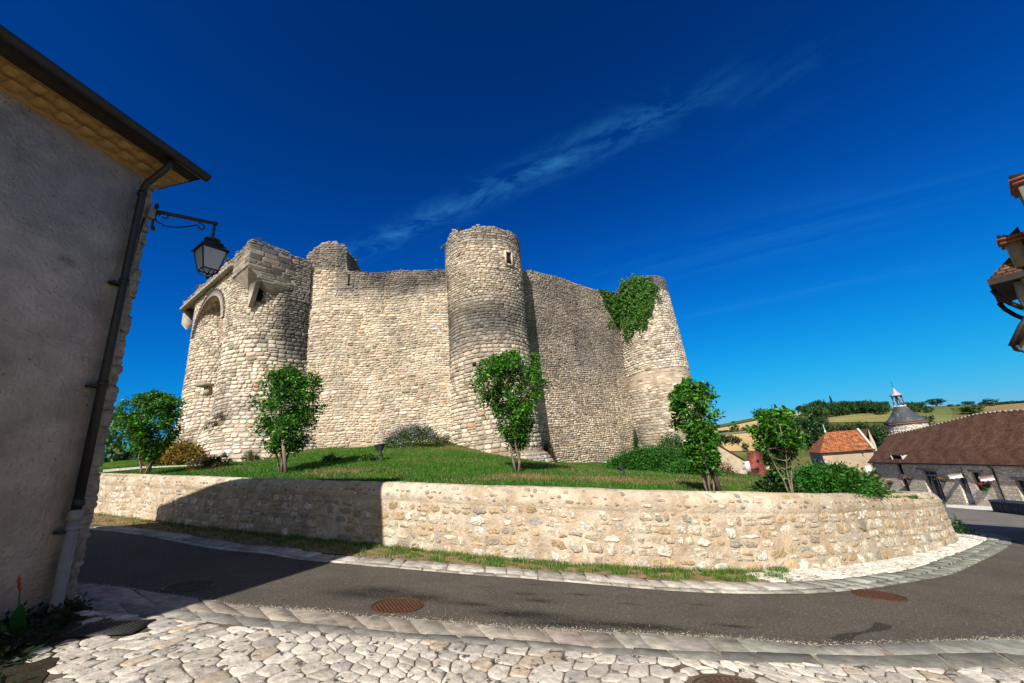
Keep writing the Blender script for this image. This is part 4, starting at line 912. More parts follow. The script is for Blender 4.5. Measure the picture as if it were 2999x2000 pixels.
# stone ledge (broken box corbel) low between the gate towers
g = G(); pl = atD(470, 884, 27.6); g.box(pl, (.7, .5, .16), az=100); g.box(pl + np.array([.15, .1, -.35]), (.28, .3, .45), az=100); g.build('stone_bracket', mat('bracket_stone', (.30, .24, .17), var=.3, bump=.5), castle)

# ------------------------------------------------------------------ foliage helpers
GREEN = np.array([.028, .130, .007])
def leaf_mesh(name, P_, size, base=GREEN, seed=0, aspect=.42, droop=0.0, var=.35, ncol=None, nrm=None, hi=(.12, .30, .015), hif=.18):
    rng = np.random.default_rng(seed); n = len(P_); P_ = np.asarray(P_, float)
    d = rng.normal(size=(n, 3)); d[:, 2] = d[:, 2] * .6 - droop; d /= np.linalg.norm(d, axis=1)[:, None]
    w = rng.normal(size=(n, 3))
    if nrm is not None: w = np.cross(d, np.asarray(nrm) + rng.normal(0, .35, (n, 3)))
    w = w - (w * d).sum(1)[:, None] * d; w /= np.linalg.norm(w, axis=1)[:, None] + 1e-9; u = np.cross(d, w)
    s = size * rng.uniform(.6, 1.3, n)[:, None]
    a = P_ - d * s * .5; b = P_ + d * s * .5; l = P_ - w * s * aspect * .5 + u * s * .08 - d * s * .05; r = P_ + w * s * aspect * .5 + u * s * .08 - d * s * .05
    V = np.stack([a, l, b, r], 1).reshape(-1, 3); k = np.arange(n) * 4
    F = np.stack([k, k + 1, k + 2, k + 3], -1)
    c = np.asarray(base)[None] * rng.normal(1, var, (n, 1)).clip(.35, 1.9) if ncol is None else ncol * rng.normal(1, var, (n, 1)).clip(.35, 1.9)
    c = c * (1 + .32 * np.sin(P_[:, 0] * 4.3 + seed) * np.sin(P_[:, 2] * 5.1 + 1.3 * seed) + .15 * np.sin(P_[:, 1] * 9.7 + P_[:, 2] * 7.7))[:, None]
    m = rng.random(n) < hif; 
    if hi is not None: c[m] = np.array(hi) * rng.uniform(.7, 1.2, (m.sum(), 1))
    return mesh_np(name, V, [F], col=np.repeat(c, 4, 0))
def clumps(centres, per, spread, seed):
    rng = np.random.default_rng(seed); centres = np.asarray(centres); n = len(centres)
    return (centres[:, None] + rng.normal(size=(n, per, 3)) * np.asarray(spread)[..., None, :] if np.ndim(spread) > 1 else centres[:, None] + rng.normal(size=(n, per, 3)) * spread).reshape(-1, 3)
def small_tree(p, H, W_, seed, label, prof, nst=4, leaf=.10, dens=1.0, gap=0.12, hif=.22):
    rng = np.random.default_rng(seed); p = np.array(p, float)
    root = empty('tree', tuple(p), label, 'tree')
    tips = []; g = G(); hh = [a for a, b in prof]; ww = [b for a, b in prof]
    for k in range(nst):
        ph = 2 * math.pi * (k + rng.uniform(-.25, .25)) / nst; b0 = p + np.array([math.cos(ph), math.sin(ph), 0]) * .06; pts = [b0 - np.array([0, 0, .1])]
        tr = rng.uniform(.25, .85); top_ = rng.uniform(.8, .98)
        for t in np.linspace(.08, top_, 8):
            r = np.interp(t, hh, ww) * W_ * .5 * tr; w = rng.normal(0, .02, 3) * H * .4
            pts.append(p + np.array([math.cos(ph) * r, math.sin(ph) * r, t * H]) + w * np.array([1, 1, 0]))
        g.tube(pts, [max(.008, .034 * H / 3 * (1 - i / 9.5)) for i in range(len(pts))], 6)
        for i in range(2, len(pts)):
            for _ in range(3):
                t = (pts[i][2] - p[2]) / H; R_ = np.interp(min(t + .1, 1), hh, ww) * W_ * .5; a = rng.uniform(0, 2 * math.pi)
                q_ = p + np.array([math.cos(a) * R_ * rng.uniform(.5, 1.0), math.sin(a) * R_ * rng.uniform(.5, 1.0), min(t + rng.uniform(.03, .14), 1.0) * H])
                m_ = (pts[i] + q_) / 2 + np.array([0, 0, -.03]); g.tube([pts[i], m_, q_], [.011, .007, .003], 4, caps=False); tips.append((pts[i], q_))
    g.build('trunk', M_bark, root, smooth=True)
    C_ = []
    for a, b in tips:
        for t in np.linspace(.25, 1.08, 6): C_.append(a + (b - a) * t)
    for _ in range(int(95 * dens)):
        t = rng.beta(2.2, 1.5); R_ = np.interp(t, hh, ww) * W_ * .5 * math.sqrt(rng.uniform(.1, 1.05)); a = rng.uniform(0, 2 * math.pi)
        C_.append(p + np.array([math.cos(a) * R_, math.sin(a) * R_, t * H]))
    for _ in range(10):                                  # long shoots
        a = rng.uniform(0, 2 * math.pi); t0 = rng.uniform(.65, .9); R_ = np.interp(t0, hh, ww) * W_ * .5 * rng.uniform(.3, 1.0); b = p + np.array([math.cos(a) * R_, math.sin(a) * R_, t0 * H])
        for t in np.linspace(0, 1, 7): C_.append(b + np.array([math.cos(a) * .14, math.sin(a) * .14, .16 * H * rng.uniform(.6, 1)]) * t)
    C_ = np.array(C_); hf = (C_[:, 2] - p[2]) / H; C_ = C_[(hf > np.where(rng.random(len(C_)) < .85, .16, .06))]
    if gap: C_ = C_[np.sin(C_[:, 0] * 5 + seed) * np.sin(C_[:, 2] * 4.3 + seed * 2) * np.sin(C_[:, 1] * 4.7) > -gap]
    P_ = clumps(C_, int(26 * dens), .085 * (H / 3), seed)
    rr = np.hypot(P_[:, 0] - p[0], P_[:, 1] - p[1]); aa_ = np.arctan2(P_[:, 1] - p[1], P_[:, 0] - p[0]); zq = (P_[:, 2] - p[2]) / H; lob = 1 + .15 * np.sin(3 * aa_ + seed + 5 * zq) + .08 * np.sin(11 * zq + 2 * aa_ + seed * 2)
    lim = lob * np.interp((P_[:, 2] - p[2]) / H, hh, ww, right=.1) * W_ * .5 * 1.18 + .06
    P_ = P_[rr < lim]
    link('crown', leaf_mesh('crown', P_, leaf, seed=seed, droop=.35, hif=hif, aspect=.5), M_leaf, root)
    return root
VASE = [(0, .10), (.1, .16), (.25, .30), (.4, .55), (.55, .80), (.7, .96), (.82, 1.0), (.93, .78), (1.0, .30)]
OVAL = [(0, .10), (.1, .22), (.25, .50), (.4, .74), (.55, .92), (.7, 1.0), (.82, .90), (.93, .66), (1.0, .25)]
TALL = [(0, .25), (.1, .40), (.25, .55), (.4, .66), (.55, .80), (.7, 1.0), (.82, .95), (.93, .85), (1.0, .5)]
def bwall(px, off, pxpy=None):
    d = rz(px, 1100); a = math.atan2(d[0], d[1]); r = float(wall_dist(a)) + off; x, y = r * math.sin(a), r * math.cos(a); return np.array([x, y, float(lawn_z(x, y))])
def wid(p, pxw): return pxw * (p @ -RM[:, 2] - EYE @ -RM[:, 2]) / (398 * 2351 / 1024)
def put_tree(px, py, ptop, pxw, seed, label, prof, off=None, **k):
    p = bwall(px, off) if off else hit_lawn(px, py); H = vz(p[0], p[1], ptop) - p[2]
    print('tree', label[:30], p.round(2), 'H', round(H, 2), 'W', round(float(wid(p, pxw)), 2)); return small_tree(p, H, float(wid(p, pxw)) * 1.0, seed, label, prof, **k)
put_tree(325, 1088, 903, 130, 1, 'small leafy tree with a wooden stake left of the castle gatehouse', OVAL, off=1.5, dens=1.2)
put_tree(648, 1085, 850, 165, 2, 'rounded green tree in front of the gatehouse tower', OVAL, dens=1.25)
put_tree(1190, 1083, 812, 185, 3, 'vase shaped green tree in front of the central round tower', VASE, dens=1.35)
put_tree(1625, 1114, 880, 104, 4, 'narrow upright tree in front of the right tower, behind the low wall', TALL, off=1.0, dens=.8, gap=.03)
put_tree(1808, 1118, 940, 118, 5, 'sparse tree right of the castle, in front of the village houses', VASE, off=1.0, dens=.75, gap=.02)

# ------------------------------------------------------------------ rendered house on the left
def HP(e, n, z): p = HC + HE * e + HN * n; return np.array([p[0], p[1], z])
house = empty('rendered_house', tuple(HP(0, 0, HC[2])), 'tall grey rendered house in shade with ochre cornice, at the left edge', 'house')
HZ = 6.18
g = G(); q = [tuple(HP(e, n, 0)[:2]) for e, n in ((-.16, 0), (-.16, -7.5), (-9, -7.5), (-9, 0))]; g.prism(q, -.6, 6.5)
g.build('wall', M_render, house)
# rough quoin edge: irregular raw stones on the corner
rng = np.random.default_rng(8); g = G(); z = HC[2] - .2
while z < 6.3:
    h = rng.uniform(.06, .3); a = rng.uniform(-.02, .025); w = rng.uniform(-.012, .012)
    pts = [HP(a, w, z), HP(a, -.6, z), HP(-.18 - w, -.6, z), HP(-.18 - rng.uniform(-.02, .05), .004, z)]
    t2 = [p + np.array([0, 0, h]) + rng.normal(0, .006, 3) * np.array([1, 1, 0]) for p in pts]
    g.add(pts + t2, [(0, 1, 2, 3), (4, 5, 6, 7)] + [(i, (i + 1) % 4, 4 + (i + 1) % 4, 4 + i) for i in range(4)]); z += h
qo = g.build('quoin', M_quoin, house); sb = qo.modifiers.new('s', 'SUBSURF'); sb.subdivision_type = 'SIMPLE'; sb.levels = sb.render_levels = 3
tx = bpy.data.textures.new('quoin_noise', 'CLOUDS'); tx.noise_scale = .055; dm = qo.modifiers.new('d', 'DISPLACE'); dm.texture = tx; dm.strength = .075; dm.mid_level = .5; dm.texture_coords = 'GLOBAL'
# cornice of two rows of round tiles under moulded bands
g = G()
def band(n0, n1, z0, z1, e_end, side=True):
    g.add([HP(e_end, n0, z0), HP(e_end, n1, z1), HP(-9, n1, z1), HP(-9, n0, z0)], [(0, 1, 2, 3)])
prof_c = [(0, 6.22), (.02, 6.225), (.03, 6.25), (.035, 6.275), (.11, 6.29), (.125, 6.31), (.13, 6.335), (.20, 6.355), (.225, 6.38), (.23, 6.42), (.27, 6.43)]
for (a0_, z0_), (a1_, z1_) in zip(prof_c[:-1], prof_c[1:]):
    g.quad(HP(a0_, a0_, z0_), HP(a1_, a1_, z1_), HP(-9, a1_, z1_), HP(-9, a0_, z0_)); g.quad(HP(a0_, a0_, z0_), HP(a1_, a1_, z1_), HP(a1_, -.35, z1_), HP(a0_, -.35, z0_))
for row, (n0, zc_, r_) in enumerate(((.13, 6.305, .080), (.225, 6.39, .075))):
    e = .02 - row * .1
    while e > -9:
        pts = []; m = 7
        for t in (0.0, 1.0):
            for k in range(m):
                a = math.pi * k / (m - 1); pts.append(HP(e - .1 + r_ * math.cos(a) * (1 - .15 * t), n0 - .10 + .17 * t, zc_ - .02 - r_ * .75 * math.sin(a) * (1 if t else .7)))
        g.add(pts, [(k, k + 1, m + k + 1, m + k) for k in range(m - 1)] + [tuple(range(m, 2 * m))]); e -= .235
g.build('cornice', M_cornice, house)
# hip roof with dark eave board
OV = .52; ZE = 6.50
OE = .33
g = G(); ridge = HP(-4.2, -3.7, 9.3); r2_ = HP(-9, -3.7, 9.3)
E0, E1, E2 = HP(OE, OV, ZE), HP(-9, OV, ZE), HP(OE, -7.9, ZE)
g.add([E0, E1, r2_, ridge], [(0, 1, 2, 3)], [(0, 0), (9.5, 0), (9.5, 5), (4.7, 5)]); g.add([E0, ridge, E2], [(0, 1, 2)], [(0, 0), (4, 5), (8.4, 0)])
M_rooft = mat('dark_roof_tile', (.10, .055, .035), rough=.9, uv=True, var=.3, scale=2, wave=(.17, .11, (.3, .3, .3), .012), bump=.8, bdist=.02)
g.build('roof', M_rooft, house)
M_dark = mat('dark_eave_wood', (.022, .018, .015), rough=.7, var=.3, scale=12, bump=.3)
g = G()
for a, b, c, d in ((HP(OE, OV, ZE + .03), HP(-9, OV, ZE + .03), HP(-9, .27, ZE - .07), HP(.27, .27, ZE - .07)), (HP(OE, OV, ZE + .03), HP(OE, -7.9, ZE + .03), HP(.02, -7.9, ZE - .3), HP(.02, .27, ZE - .07))): g.quad(a, b, c, d)
g.add([HP(OE + .005, OV + .005, ZE - .02), HP(-9, OV + .005, ZE - .02), HP(-9, OV + .005, ZE + .09), HP(OE + .005, OV + .005, ZE + .09), HP(OE + .005, -7.9, ZE - .02), HP(OE + .005, -7.9, ZE + .09)], [(0, 1, 2, 3), (0, 4, 5, 3)])
g.build('eave_board', M_dark, house)
g = G()                                       # half-round gutter along the long eave
for k in range(2):
    pass
prev = None
for e in (OE + .01, -9):
    ring = [HP(e, OV + .02 + .085 * math.cos(math.pi + math.pi * t / 8), ZE + .0 + .10 * math.sin(math.pi + math.pi * t / 8)) for t in range(9)]
    if prev: g.add(prev + ring, [(i, i + 1, 10 + i, 9 + i) for i in range(8)])
    prev = ring
g.build('gutter', M_iron, house)
# downpipe: swan neck at the top, grey cast-iron shoe at the bottom
pe = -.24
pipe = [HP(pe + .06, .46, 6.46), HP(pe + .05, .44, 6.30), HP(pe + .02, .33, 6.16), HP(pe, .16, 6.02), HP(pe, .115, 5.9), HP(pe, .11, 4), HP(pe - .01, .11, 1.42)]
g = G(); g.tube(pipe, .048, 14)
for z in (5.85, 4.4, 2.95, 1.5): g.lathe(HP(pe, .11, z), [(.050, -.04), (.058, -.035), (.058, .035), (.050, .04)], 14)
dp = g.build('downpipe', M_iron, house, smooth=False)
M_zinc = mat('grey_paint_iron', (.20, .185, .175), rough=.6, var=.15, bump=.1, scale=9)
g = G(); g.tube([HP(pe - .01, .11, 1.42), HP(pe - .02, .112, .34), HP(pe - .02, .15, .26), HP(pe - .02, .19, .23)], .056, 16); g.lathe(HP(pe - .01, .11, 1.35), [(.056, -.05), (.068, -.045), (.068, .06), (.056, .065)], 16); g.lathe(HP(pe - .01, .11, 1.22), [(.058, -.02), (.064, -.018), (.064, .018), (.058, .02)], 16)
g.build('pipe_shoe', M_zinc, dp)
for z in (4.36, 2.91, 1.19): G().box(HP(pe - .03, .06, z), (.18, .12, .03), az=10).build('pipe_bracket', M_iron, dp)
g = G(); g.tube([HP(-.10, .035, 5.55), HP(-.12, .03, 5.3), HP(-.14, .022, 4.6), HP(-.15, .02, 3.6), HP(-.165, .02, 3.3)], .012, 6); g.tube([HP(-.165, .035, 3.32), HP(-.17, .035, .4)], .02, 8)
g.build('cable', M_iron, house)
g = G(); g.box(HP(-.04, .05, 5.66), (.09, .07, .17), az=10); g.build('junction_box', M_zinc, house, bevel=.008)

# ------------------------------------------------------------------ wall lantern on a scrolled bracket
la_ = math.radians(55); ld = np.array([math.sin(la_), math.cos(la_), 0]); lb = np.array([HC[0], HC[1], 5.74]) + ld * .02
lamp = empty('wall_lantern', tuple(lb), 'black iron wall lantern with frosted panes hanging from a scrolled bracket on the house corner', 'street lamp')
UPV = np.array([0, 0, 1.])
g = G(); ax = (Vector(ld), Vector((-ld[1], ld[0], 0)), Vector((0, 0, 1)))
g.box(lb + ld * .40 + UPV * .0, (.84, .045, .048), ax); g.box(lb + ld * .02 - UPV * .1, (.03, .05, .42), ax); g.box(lb + ld * .035 + UPV * .1, (.05, .09, .04), ax); g.box(lb + ld * .035 - UPV * .30, (.05, .09, .04), ax)
g.build('bracket', M_iron, lamp, bevel=.004)
def sp(cx_, cz_, r0, r1, a0, a1, n=16): return [lb + ld * (cx_ + (r0 + (r1 - r0) * k / n) * math.cos(a0 + (a1 - a0) * k / n)) + UPV * (cz_ + (r0 + (r1 - r0) * k / n) * math.sin(a0 + (a1 - a0) * k / n)) for k in range(n + 1)]
g = G()
lowc = [lb + ld * x + UPV * z for x, z in ((.13, -.215), (.22, -.222), (.34, -.195), (.46, -.14), (.56, -.09))]
g.tube(sp(.135, -.105, .11, .09, math.pi * .55, math.pi * 1.48) + lowc, .011, 6)
g.tube(sp(.14, -.06, .022, .062, -math.pi * .9, math.pi * 1.05), .011, 6)
g.tube(sp(.595, -.12, .018, .068, -math.pi * 1.15, math.pi * .62), .011, 6)
g.build('scroll', M_iron, lamp)
lc = lb + ld * .775                                     # axis of the lantern
g = G(); g.lathe(lc, [(.012, -.30), (.012, -.24), (.026, -.225), (.026, -.20), (.013, -.185), (.013, -.15), (.03, -.125), (.016, -.09), (.016, -.02)], 12); g.build('hanger', M_iron, lamp)
g = G(); g.lathe(lc, [(.02, -.29), (.10, -.305), (.118, -.325), (.10, -.338), (.055, -.35), (.055, -.375)], 20); g.build('chimney_cap', M_greyiron, lamp)
ya = math.radians(33); lx = np.array([math.sin(ya), math.cos(ya), 0]); ly = np.array([-lx[1], lx[0], 0])
def sq4(h, z): return [lc + lx * a * h * .84 + ly * b * h * .84 + UPV * (-.36 + (z + .36) * .9) for a, b in ((1, 1), (-1, 1), (-1, -1), (1, -1))]
g = G()
def loft(A, B):
    g.add(A + B, [(i, (i + 1) % 4, 4 + (i + 1) % 4, 4 + i) for i in range(4)])
loft(sq4(.06, -.36), sq4(.135, -.385)); loft(sq4(.135, -.385), sq4(.165, -.47)); loft(sq4(.185, -.455), sq4(.185, -.475)); loft(sq4(.165, -.47), sq4(.235, -.53)); loft(sq4(.235, -.53), sq4(.235, -.55)); loft(sq4(.235, -.55), sq4(.19, -.55))
g.build('lantern_roof', M_iron, lamp)
g = G(); ZT, ZB, HT, HB = -.55, -.93, .20, .125
T_, B_ = sq4(HT, ZT), sq4(HB, ZB)
for i in range(4):
    g.tube([T_[i], B_[i]], .011, 5); g.tube([B_[i], B_[(i + 1) % 4]], .011, 5); g.tube([T_[i], T_[(i + 1) % 4]], .011, 5)
    g.tube([B_[i], sq4(HB * .9, ZB - .05)[i], sq4(.03, ZB - .10)[i]], .008, 5)
    g.tube([sq4(.235, -.54)[i], sq4(.262, -.525)[i]], [.012, .002], 5)
g.tube([B_[0] * .5 + B_[1] * .5, lc + UPV * (-.36 + (ZB - .08 + .36) * .9), B_[2] * .5 + B_[3] * .5], .008, 5)
g.lathe(lc, [(.03, ZB - .05), (.02, ZB - .07), (.004, ZB - .09)], 8)
g.build('lantern_frame', M_iron, lamp)
M_pane = mat('frosted_pane', (.62, .64, .68), rough=.35, var=.08, scale=3, bump=0, trans=.5, spec=.5)
for i in range(4):
    g = G(); a, b = T_[i], T_[(i + 1) % 4]; c, d = B_[(i + 1) % 4], B_[i]; g.quad(a, b, c, d); g.build('pane', M_pane, lamp)

# ------------------------------------------------------------------ covers in the street
def manhole(px, py, r, label, m, az_=20, kind='round', half=False):
    c = onp(px * 2999 / 2351, py * 2999 / 2351); root = empty('manhole_cover', tuple(c), label, 'manhole cover')
    nrm = Vector((-GA, -GB, 1)).normalized(); t = Vector((math.sin(d2r(az_)), math.cos(d2r(az_)), 0)); t = (t - nrm * t.dot(nrm)).normalized(); b = nrm.cross(t); c = Vector(c) + nrm * .006
    g = G(); n = 48
    for r0, r1, z0, z1 in ((r, r * .985, 0, .010), (r * .985, r * .93, .010, .010), (r * .93, r * .925, .010, -.002)):
        A = [c + (t * math.cos(2 * math.pi * k / n) + b * math.sin(2 * math.pi * k / n)) * r0 + nrm * z0 for k in range(n)]; B = [c + (t * math.cos(2 * math.pi * k / n) + b * math.sin(2 * math.pi * k / n)) * r1 + nrm * z1 for k in range(n)]
        g.add(A + B, [(i, (i + 1) % n, n + (i + 1) % n, n + i) for i in range(n)])
    g.build('frame', m, root)
    g = G(); g.poly([c + (t * math.cos(2 * math.pi * k / n) + b * math.sin(2 * math.pi * k / n)) * r * .915 + nrm * .002 for k in range(n)])
    s = .042
    k = int(r / s) + 1
    for i in range(-k, k + 1):
        for j in range(-k, k + 1):
            x, y = i * s, j * s
            if math.hypot(x, y) < r * .86 and not (abs(i) < 2 and abs(j) < 1): g.box(c + t * x + b * y + nrm * .006, (s * .62, s * .62, .008), (t, b, nrm))
    g.build('lid', m, root); return root
manhole(912, 1392, .32, 'rusty brown round manhole cover in the sunlit asphalt', M_castiron, 60)
manhole(434, 1347, .31, 'dark round manhole cover in the shaded part of the road', M_greyiron, 20)
manhole(2018, 1368, .315, 'plain rusty round manhole cover near the right bend of the wall', M_castiron, 80)
manhole(1689, 1600, .31, 'round manhole cover set into the pale cobbles at the bottom edge', M_castiron, 10)
# ring of small setts stays part of the pavement; rectangular chequer plate near the downpipe
c = onp(317, 1850); root = empty('access_plate', tuple(c), 'rectangular chequered iron plate among the cobbles beside the downpipe', 'metal plate')
nrm = Vector((-GA, -GB, 1)).normalized(); t = Vector((math.sin(d2r(75)), math.cos(d2r(75)), 0)); t = (t - nrm * t.dot(nrm)).normalized(); b = nrm.cross(t); cc = Vector(c) + nrm * .028
g = G(); g.box(cc, (.60, .40, .02), (t, b, nrm))
for i in range(13):
    for j in range(9): 
        if abs(i - 6) + abs(j - 4) > 0: g.box(cc + t * (i - 6) * .042 + b * (j - 4) * .04 + nrm * .012, (.022, .010, .006), (t, b, nrm))
g.build('plate', M_greyiron, root)
# drain slot near the corner and small blue paint mark
p = onp(1795, 1857); g = G(); rng = np.random.default_rng(4)
for k in range(7):
    x, y = p[0] + rng.uniform(-.045, .045), p[1] + rng.uniform(-.02, .02); q = [(x + rng.uniform(.01, .03) * math.cos(a), y + rng.uniform(.008, .02) * math.sin(a)) for a in np.linspace(0, 5.3, 7)]; g.poly([(u, v, gz(u, v) + .0075 + k * .0005) for u, v in q])
o = g.build('paint_mark', mat('blue_paint', (.02, .22, .42), rough=.7, var=.2, bump=0)); tag(o, 'small splash of blue survey paint on the asphalt by the near kerb', 'paint mark')

# ------------------------------------------------------------------ floodlights on the lawn
M_flood = mat('charcoal_metal', (.030, .034, .042), rough=.45, var=.1, bump=0, spec=.5)
def floodlight(px, py, h_px, direc, label, tall=True):
    p = hit_lawn(px, py); hh = vz(p[0], p[1], py - h_px) - p[2]; s = hh / .85; root = empty('floodlight', tuple(p), label, 'floodlight', 'charcoal floodlights aimed at the castle from the lawn')
    d = Vector(direc).normalized(); p = Vector(p); hub = p + Vector((0, 0, .42 * s))
    g = G(); g.lathe(hub, [(.06 * s, -.20 * s), (.075 * s, -.18 * s), (.075 * s, 0), (.09 * s, .04 * s), (.16 * s, .14 * s), (.24 * s, .30 * s), (.27 * s, .33 * s), (.27 * s, .36 * s), (.255 * s, .36 * s)], 20, d); hd = g.build('lamp_head', M_flood, root, smooth=False)
    g = G(); g.lathe(hub, [(.25 * s, .352 * s), (.01, .354 * s)], 20, d); g.build('lens', mat('lamp_glass', (.25, .27, .30), rough=.1, spec=.8, bump=0), hd)
    g = G(); side = d.cross(Vector((0, 0, 1)))
    side = side.normalized() if side.length > .1 else Vector((1, 0, 0))
    for k in (-1, 1): g.tube([p + side * .10 * k * s, hub + side * .11 * k * s], .014 * s, 6)
    g.box(p + Vector((0, 0, .02)), (.34 * s, .22 * s, .06 * s)); g.build('stand', M_flood, root); return root
floodlight(873, 1058, 40, (-.15, .25, 1), 'charcoal floodlight pointing straight up, centre of the lawn before the left curtain wall')
floodlight(1432, 1094, 28, (-.55, .35, .8), 'charcoal floodlight tilted left, beside the green bank under the right tower')
floodlight(506, 1062, 26, (.75, .6, .55), 'charcoal floodlight tilted right against the foot of the gatehouse tower')

# ------------------------------------------------------------------ shrubs, ivy, flowers
def bush(name, c, size, n, leaf, label, cat='shrub', base=GREEN, seed=0, stems=True, tips=None, tipn=0, hi=(.10, .17, .02), hif=.18, droop=0., tipsize=None, shape=1.0, tipup=.75, group=None, flat_=.35):
    """bumpy mound: c base centre, size (rx,ry,h)"""
    rng = np.random.default_rng(seed); c = np.array(c, float); root = empty(name, tuple(c), label, cat, group)
    n = int(n * 1.9); leaf = leaf * 1.35; m = max(6, int(n / 45)); a = rng.uniform(0, 2 * np.pi, m); r = np.sqrt(rng.uniform(0, 1, m)); hgt = (1 - r ** 2) ** .5
    C_ = np.stack([c[0] + size[0] * r * np.cos(a), c[1] + size[1] * r * np.sin(a), c[2] + size[2] * hgt * rng.uniform(flat_, 1.0, m) ** shape], -1)
    P_ = clumps(C_, 45, np.minimum(np.array([size[0] * .13, size[1] * .13, size[2] * .13]), .14) + .012, seed); P_[:, 2] = np.maximum(P_[:, 2], c[2] + .01)
    link('foliage', leaf_mesh('foliage', P_, leaf, base=base, seed=seed, hi=hi, hif=hif, droop=droop, aspect=.55), M_leaf, root)
    if stems:
        g = G()
        for k in range(7): q = C_[rng.integers(0, m)]; g.tube([c + rng.normal(0, .04, 3) * np.array([1, 1, 0]), (c + q) / 2 + rng.normal(0, .02, 3), q], [.014, .010, .004], 5, caps=False)
        g.build('stem', M_bark, root)
    if tips is not None:
        k = rng.integers(0, m, tipn); Q = C_[k] + rng.normal(size=(tipn, 3)) * np.array([size[0] * .14, size[1] * .14, size[2] * .10]); Q[:, 2] += size[2] * rng.uniform(.05, tipup * .5, tipn)
        fo = link('blossoms', leaf_mesh('blossoms', Q, tipsize or leaf, base=tips, seed=seed + 1, hi=None, aspect=.7, hif=0, var=.25), M_leaf, root); fo['kind'] = 'stuff'
    return root
def at_lawn(px, py): return hit_lawn(px, py)
bush('euphorbia_bush', atD(405, 1076, 24.6), (1.15, .8, 1.15), 4200, .07, 'rounded yellow-green euphorbia bush at the foot of the gatehouse tower', base=(.17, .15, .015), hi=(.27, .13, .02), hif=.4, seed=201, shape=.6)
pL = at_lawn(905, 1020)
bush('flowering_perennial', at_lawn(948, 1026), (1.25, .5, .95), 3600, .06, 'tall clump of perennials with purple flowers against the left curtain wall', cat='flowers', base=(.045, .12, .018), tips=(.42, .30, .58), tipn=1500, tipsize=.05, seed=202, hi=(.14, .15, .06), hif=.2, shape=.5)
bush('shrub', at_lawn(875, 1022), (.7, .5, .85), 1300, .055, 'dull green shrub left of the purple flowers at the curtain wall', base=(.055, .08, .02), hi=(.20, .12, .07), hif=.3, seed=203, shape=.5)
bush('shrub', at_lawn(1015, 1020), (.45, .4, .5), 800, .05, 'low brownish shrub in the corner left of the central tower', base=(.07, .085, .03), hi=(.2, .13, .06), hif=.3, seed=204)
bush('shrub', at_lawn(1262, 1060), (.30, .4, 1.3), 1100, .055, 'narrow shrub in the shadow where the central tower meets the right wall', base=(.05, .08, .02), hi=(.18, .10, .05), hif=.35, seed=205, shape=.5)
bush('shrub', at_lawn(572, 1060), (.35, .3, .5), 600, .05, 'small olive green shrub left of the rounded tree at the tower foot', base=(.06, .09, .025), hi=(.2, .15, .07), hif=.25, seed=206)
bush('shrub', at_lawn(498, 1070), (.4, .3, .42), 600, .05, 'low green plant under the floodlight at the gatehouse', base=(.04, .10, .02), seed=207)
bush('shrub', at_lawn(455, 1072), (.4, .3, .4), 500, .05, 'small mixed shrub right of the yellow-green euphorbia', base=(.09, .09, .04), hi=(.25, .18, .09), hif=.3, seed=208)
bush('grass_tuft', at_lawn(845, 1058), (.35, .3, .22), 400, .07, 'coarse grass tuft left of the upright floodlight', cat='plant', base=(.05, .12, .015), seed=209, stems=False)
bush('orange_flower_clump', at_lawn(762, 1058), (.32, .3, .24), 350, .06, 'small clump with orange flowers alone on the middle of the lawn', cat='flowers', base=(.05, .13, .015), tips=(.75, .10, .02), tipn=40, tipsize=.05, seed=210, stems=False, tipup=1.2)
# green bank and ivy below the right tower
bush('green_bank', bwall(1490, 0) * 0 + np.array([atD(1505, 1090, 21)[0], atD(1505, 1090, 21)[1], atD(1505, 1100, 21)[2] - .1]), (2.7, 1.6, 1.45), 17000, .07, 'large dense green bank of creeper below the right tower', cat='shrub', base=(.02, .10, .008), hi=(.05, .17, .015), hif=.3, seed=211, shape=.35, flat_=.2)
bush('green_bank', np.array([atD(1580, 1100, 19)[0], atD(1580, 1100, 19)[1], atD(1580, 1110, 19)[2] - .1]), (1.3, 1.1, .85), 6500, .07, 'right end of the green creeper bank, behind the narrow upright tree', cat='shrub', base=(.02, .10, .008), hi=(.05, .17, .015), hif=.3, seed=221, shape=.35, flat_=.2)
bush('ivy_bush', atD(1478, 1035, 32.4), (.62, .5, 1.9), 2200, .07, 'pointed dark green climber in the corner between right wall and right tower', base=(.02, .075, .01), hi=(.04, .13, .02), seed=212, shape=.6)
bush('shrub', atD(1545, 1040, 29.5), (.9, .8, 1.2), 1800, .07, 'dark green shrub against the right tower foot, above the green bank', base=(.02, .08, .01), hi=(.05, .14, .02), seed=213)
# big hedge bank on the right, inside the retaining wall
def hill_bush(px, off, rx, ry, h, n, label, **k):
    p = bwall(px, off); h = max(.25, vz(p[0], p[1], h) - p[2]); return bush(k.pop('name', 'hedge_bank'), p, (rx, ry, h), n, k.pop('leaf', .06), label, **k)
hill_bush(1895, 2.2, .95, .8, 1078, 7000, 'dense bright green hedge bank behind the low wall, before the orange roofed house', base=(.022, .11, .01), hi=(.06, .18, .015), hif=.3, seed=214, shape=.3, flat_=.3)
hill_bush(1945, 1.7, .6, .5, 1100, 3400, 'lower brownish green hedge sloping down to the right end of the wall', base=(.05, .09, .015), hi=(.14, .13, .04), hif=.3, seed=215, shape=.4)
hill_bush(1775, 1.6, .4, .4, 1100, 1600, 'dark low bush at the left foot of the hedge bank', base=(.02, .055, .01), seed=216)
bush('shrub', atD(1655, 1108, 21), (.7, .6, 1.1), 900, .06, 'dry reddish shrub leaning against the gabled stone house', base=(.11, .075, .035), hi=(.24, .12, .06), hif=.4, seed=217)
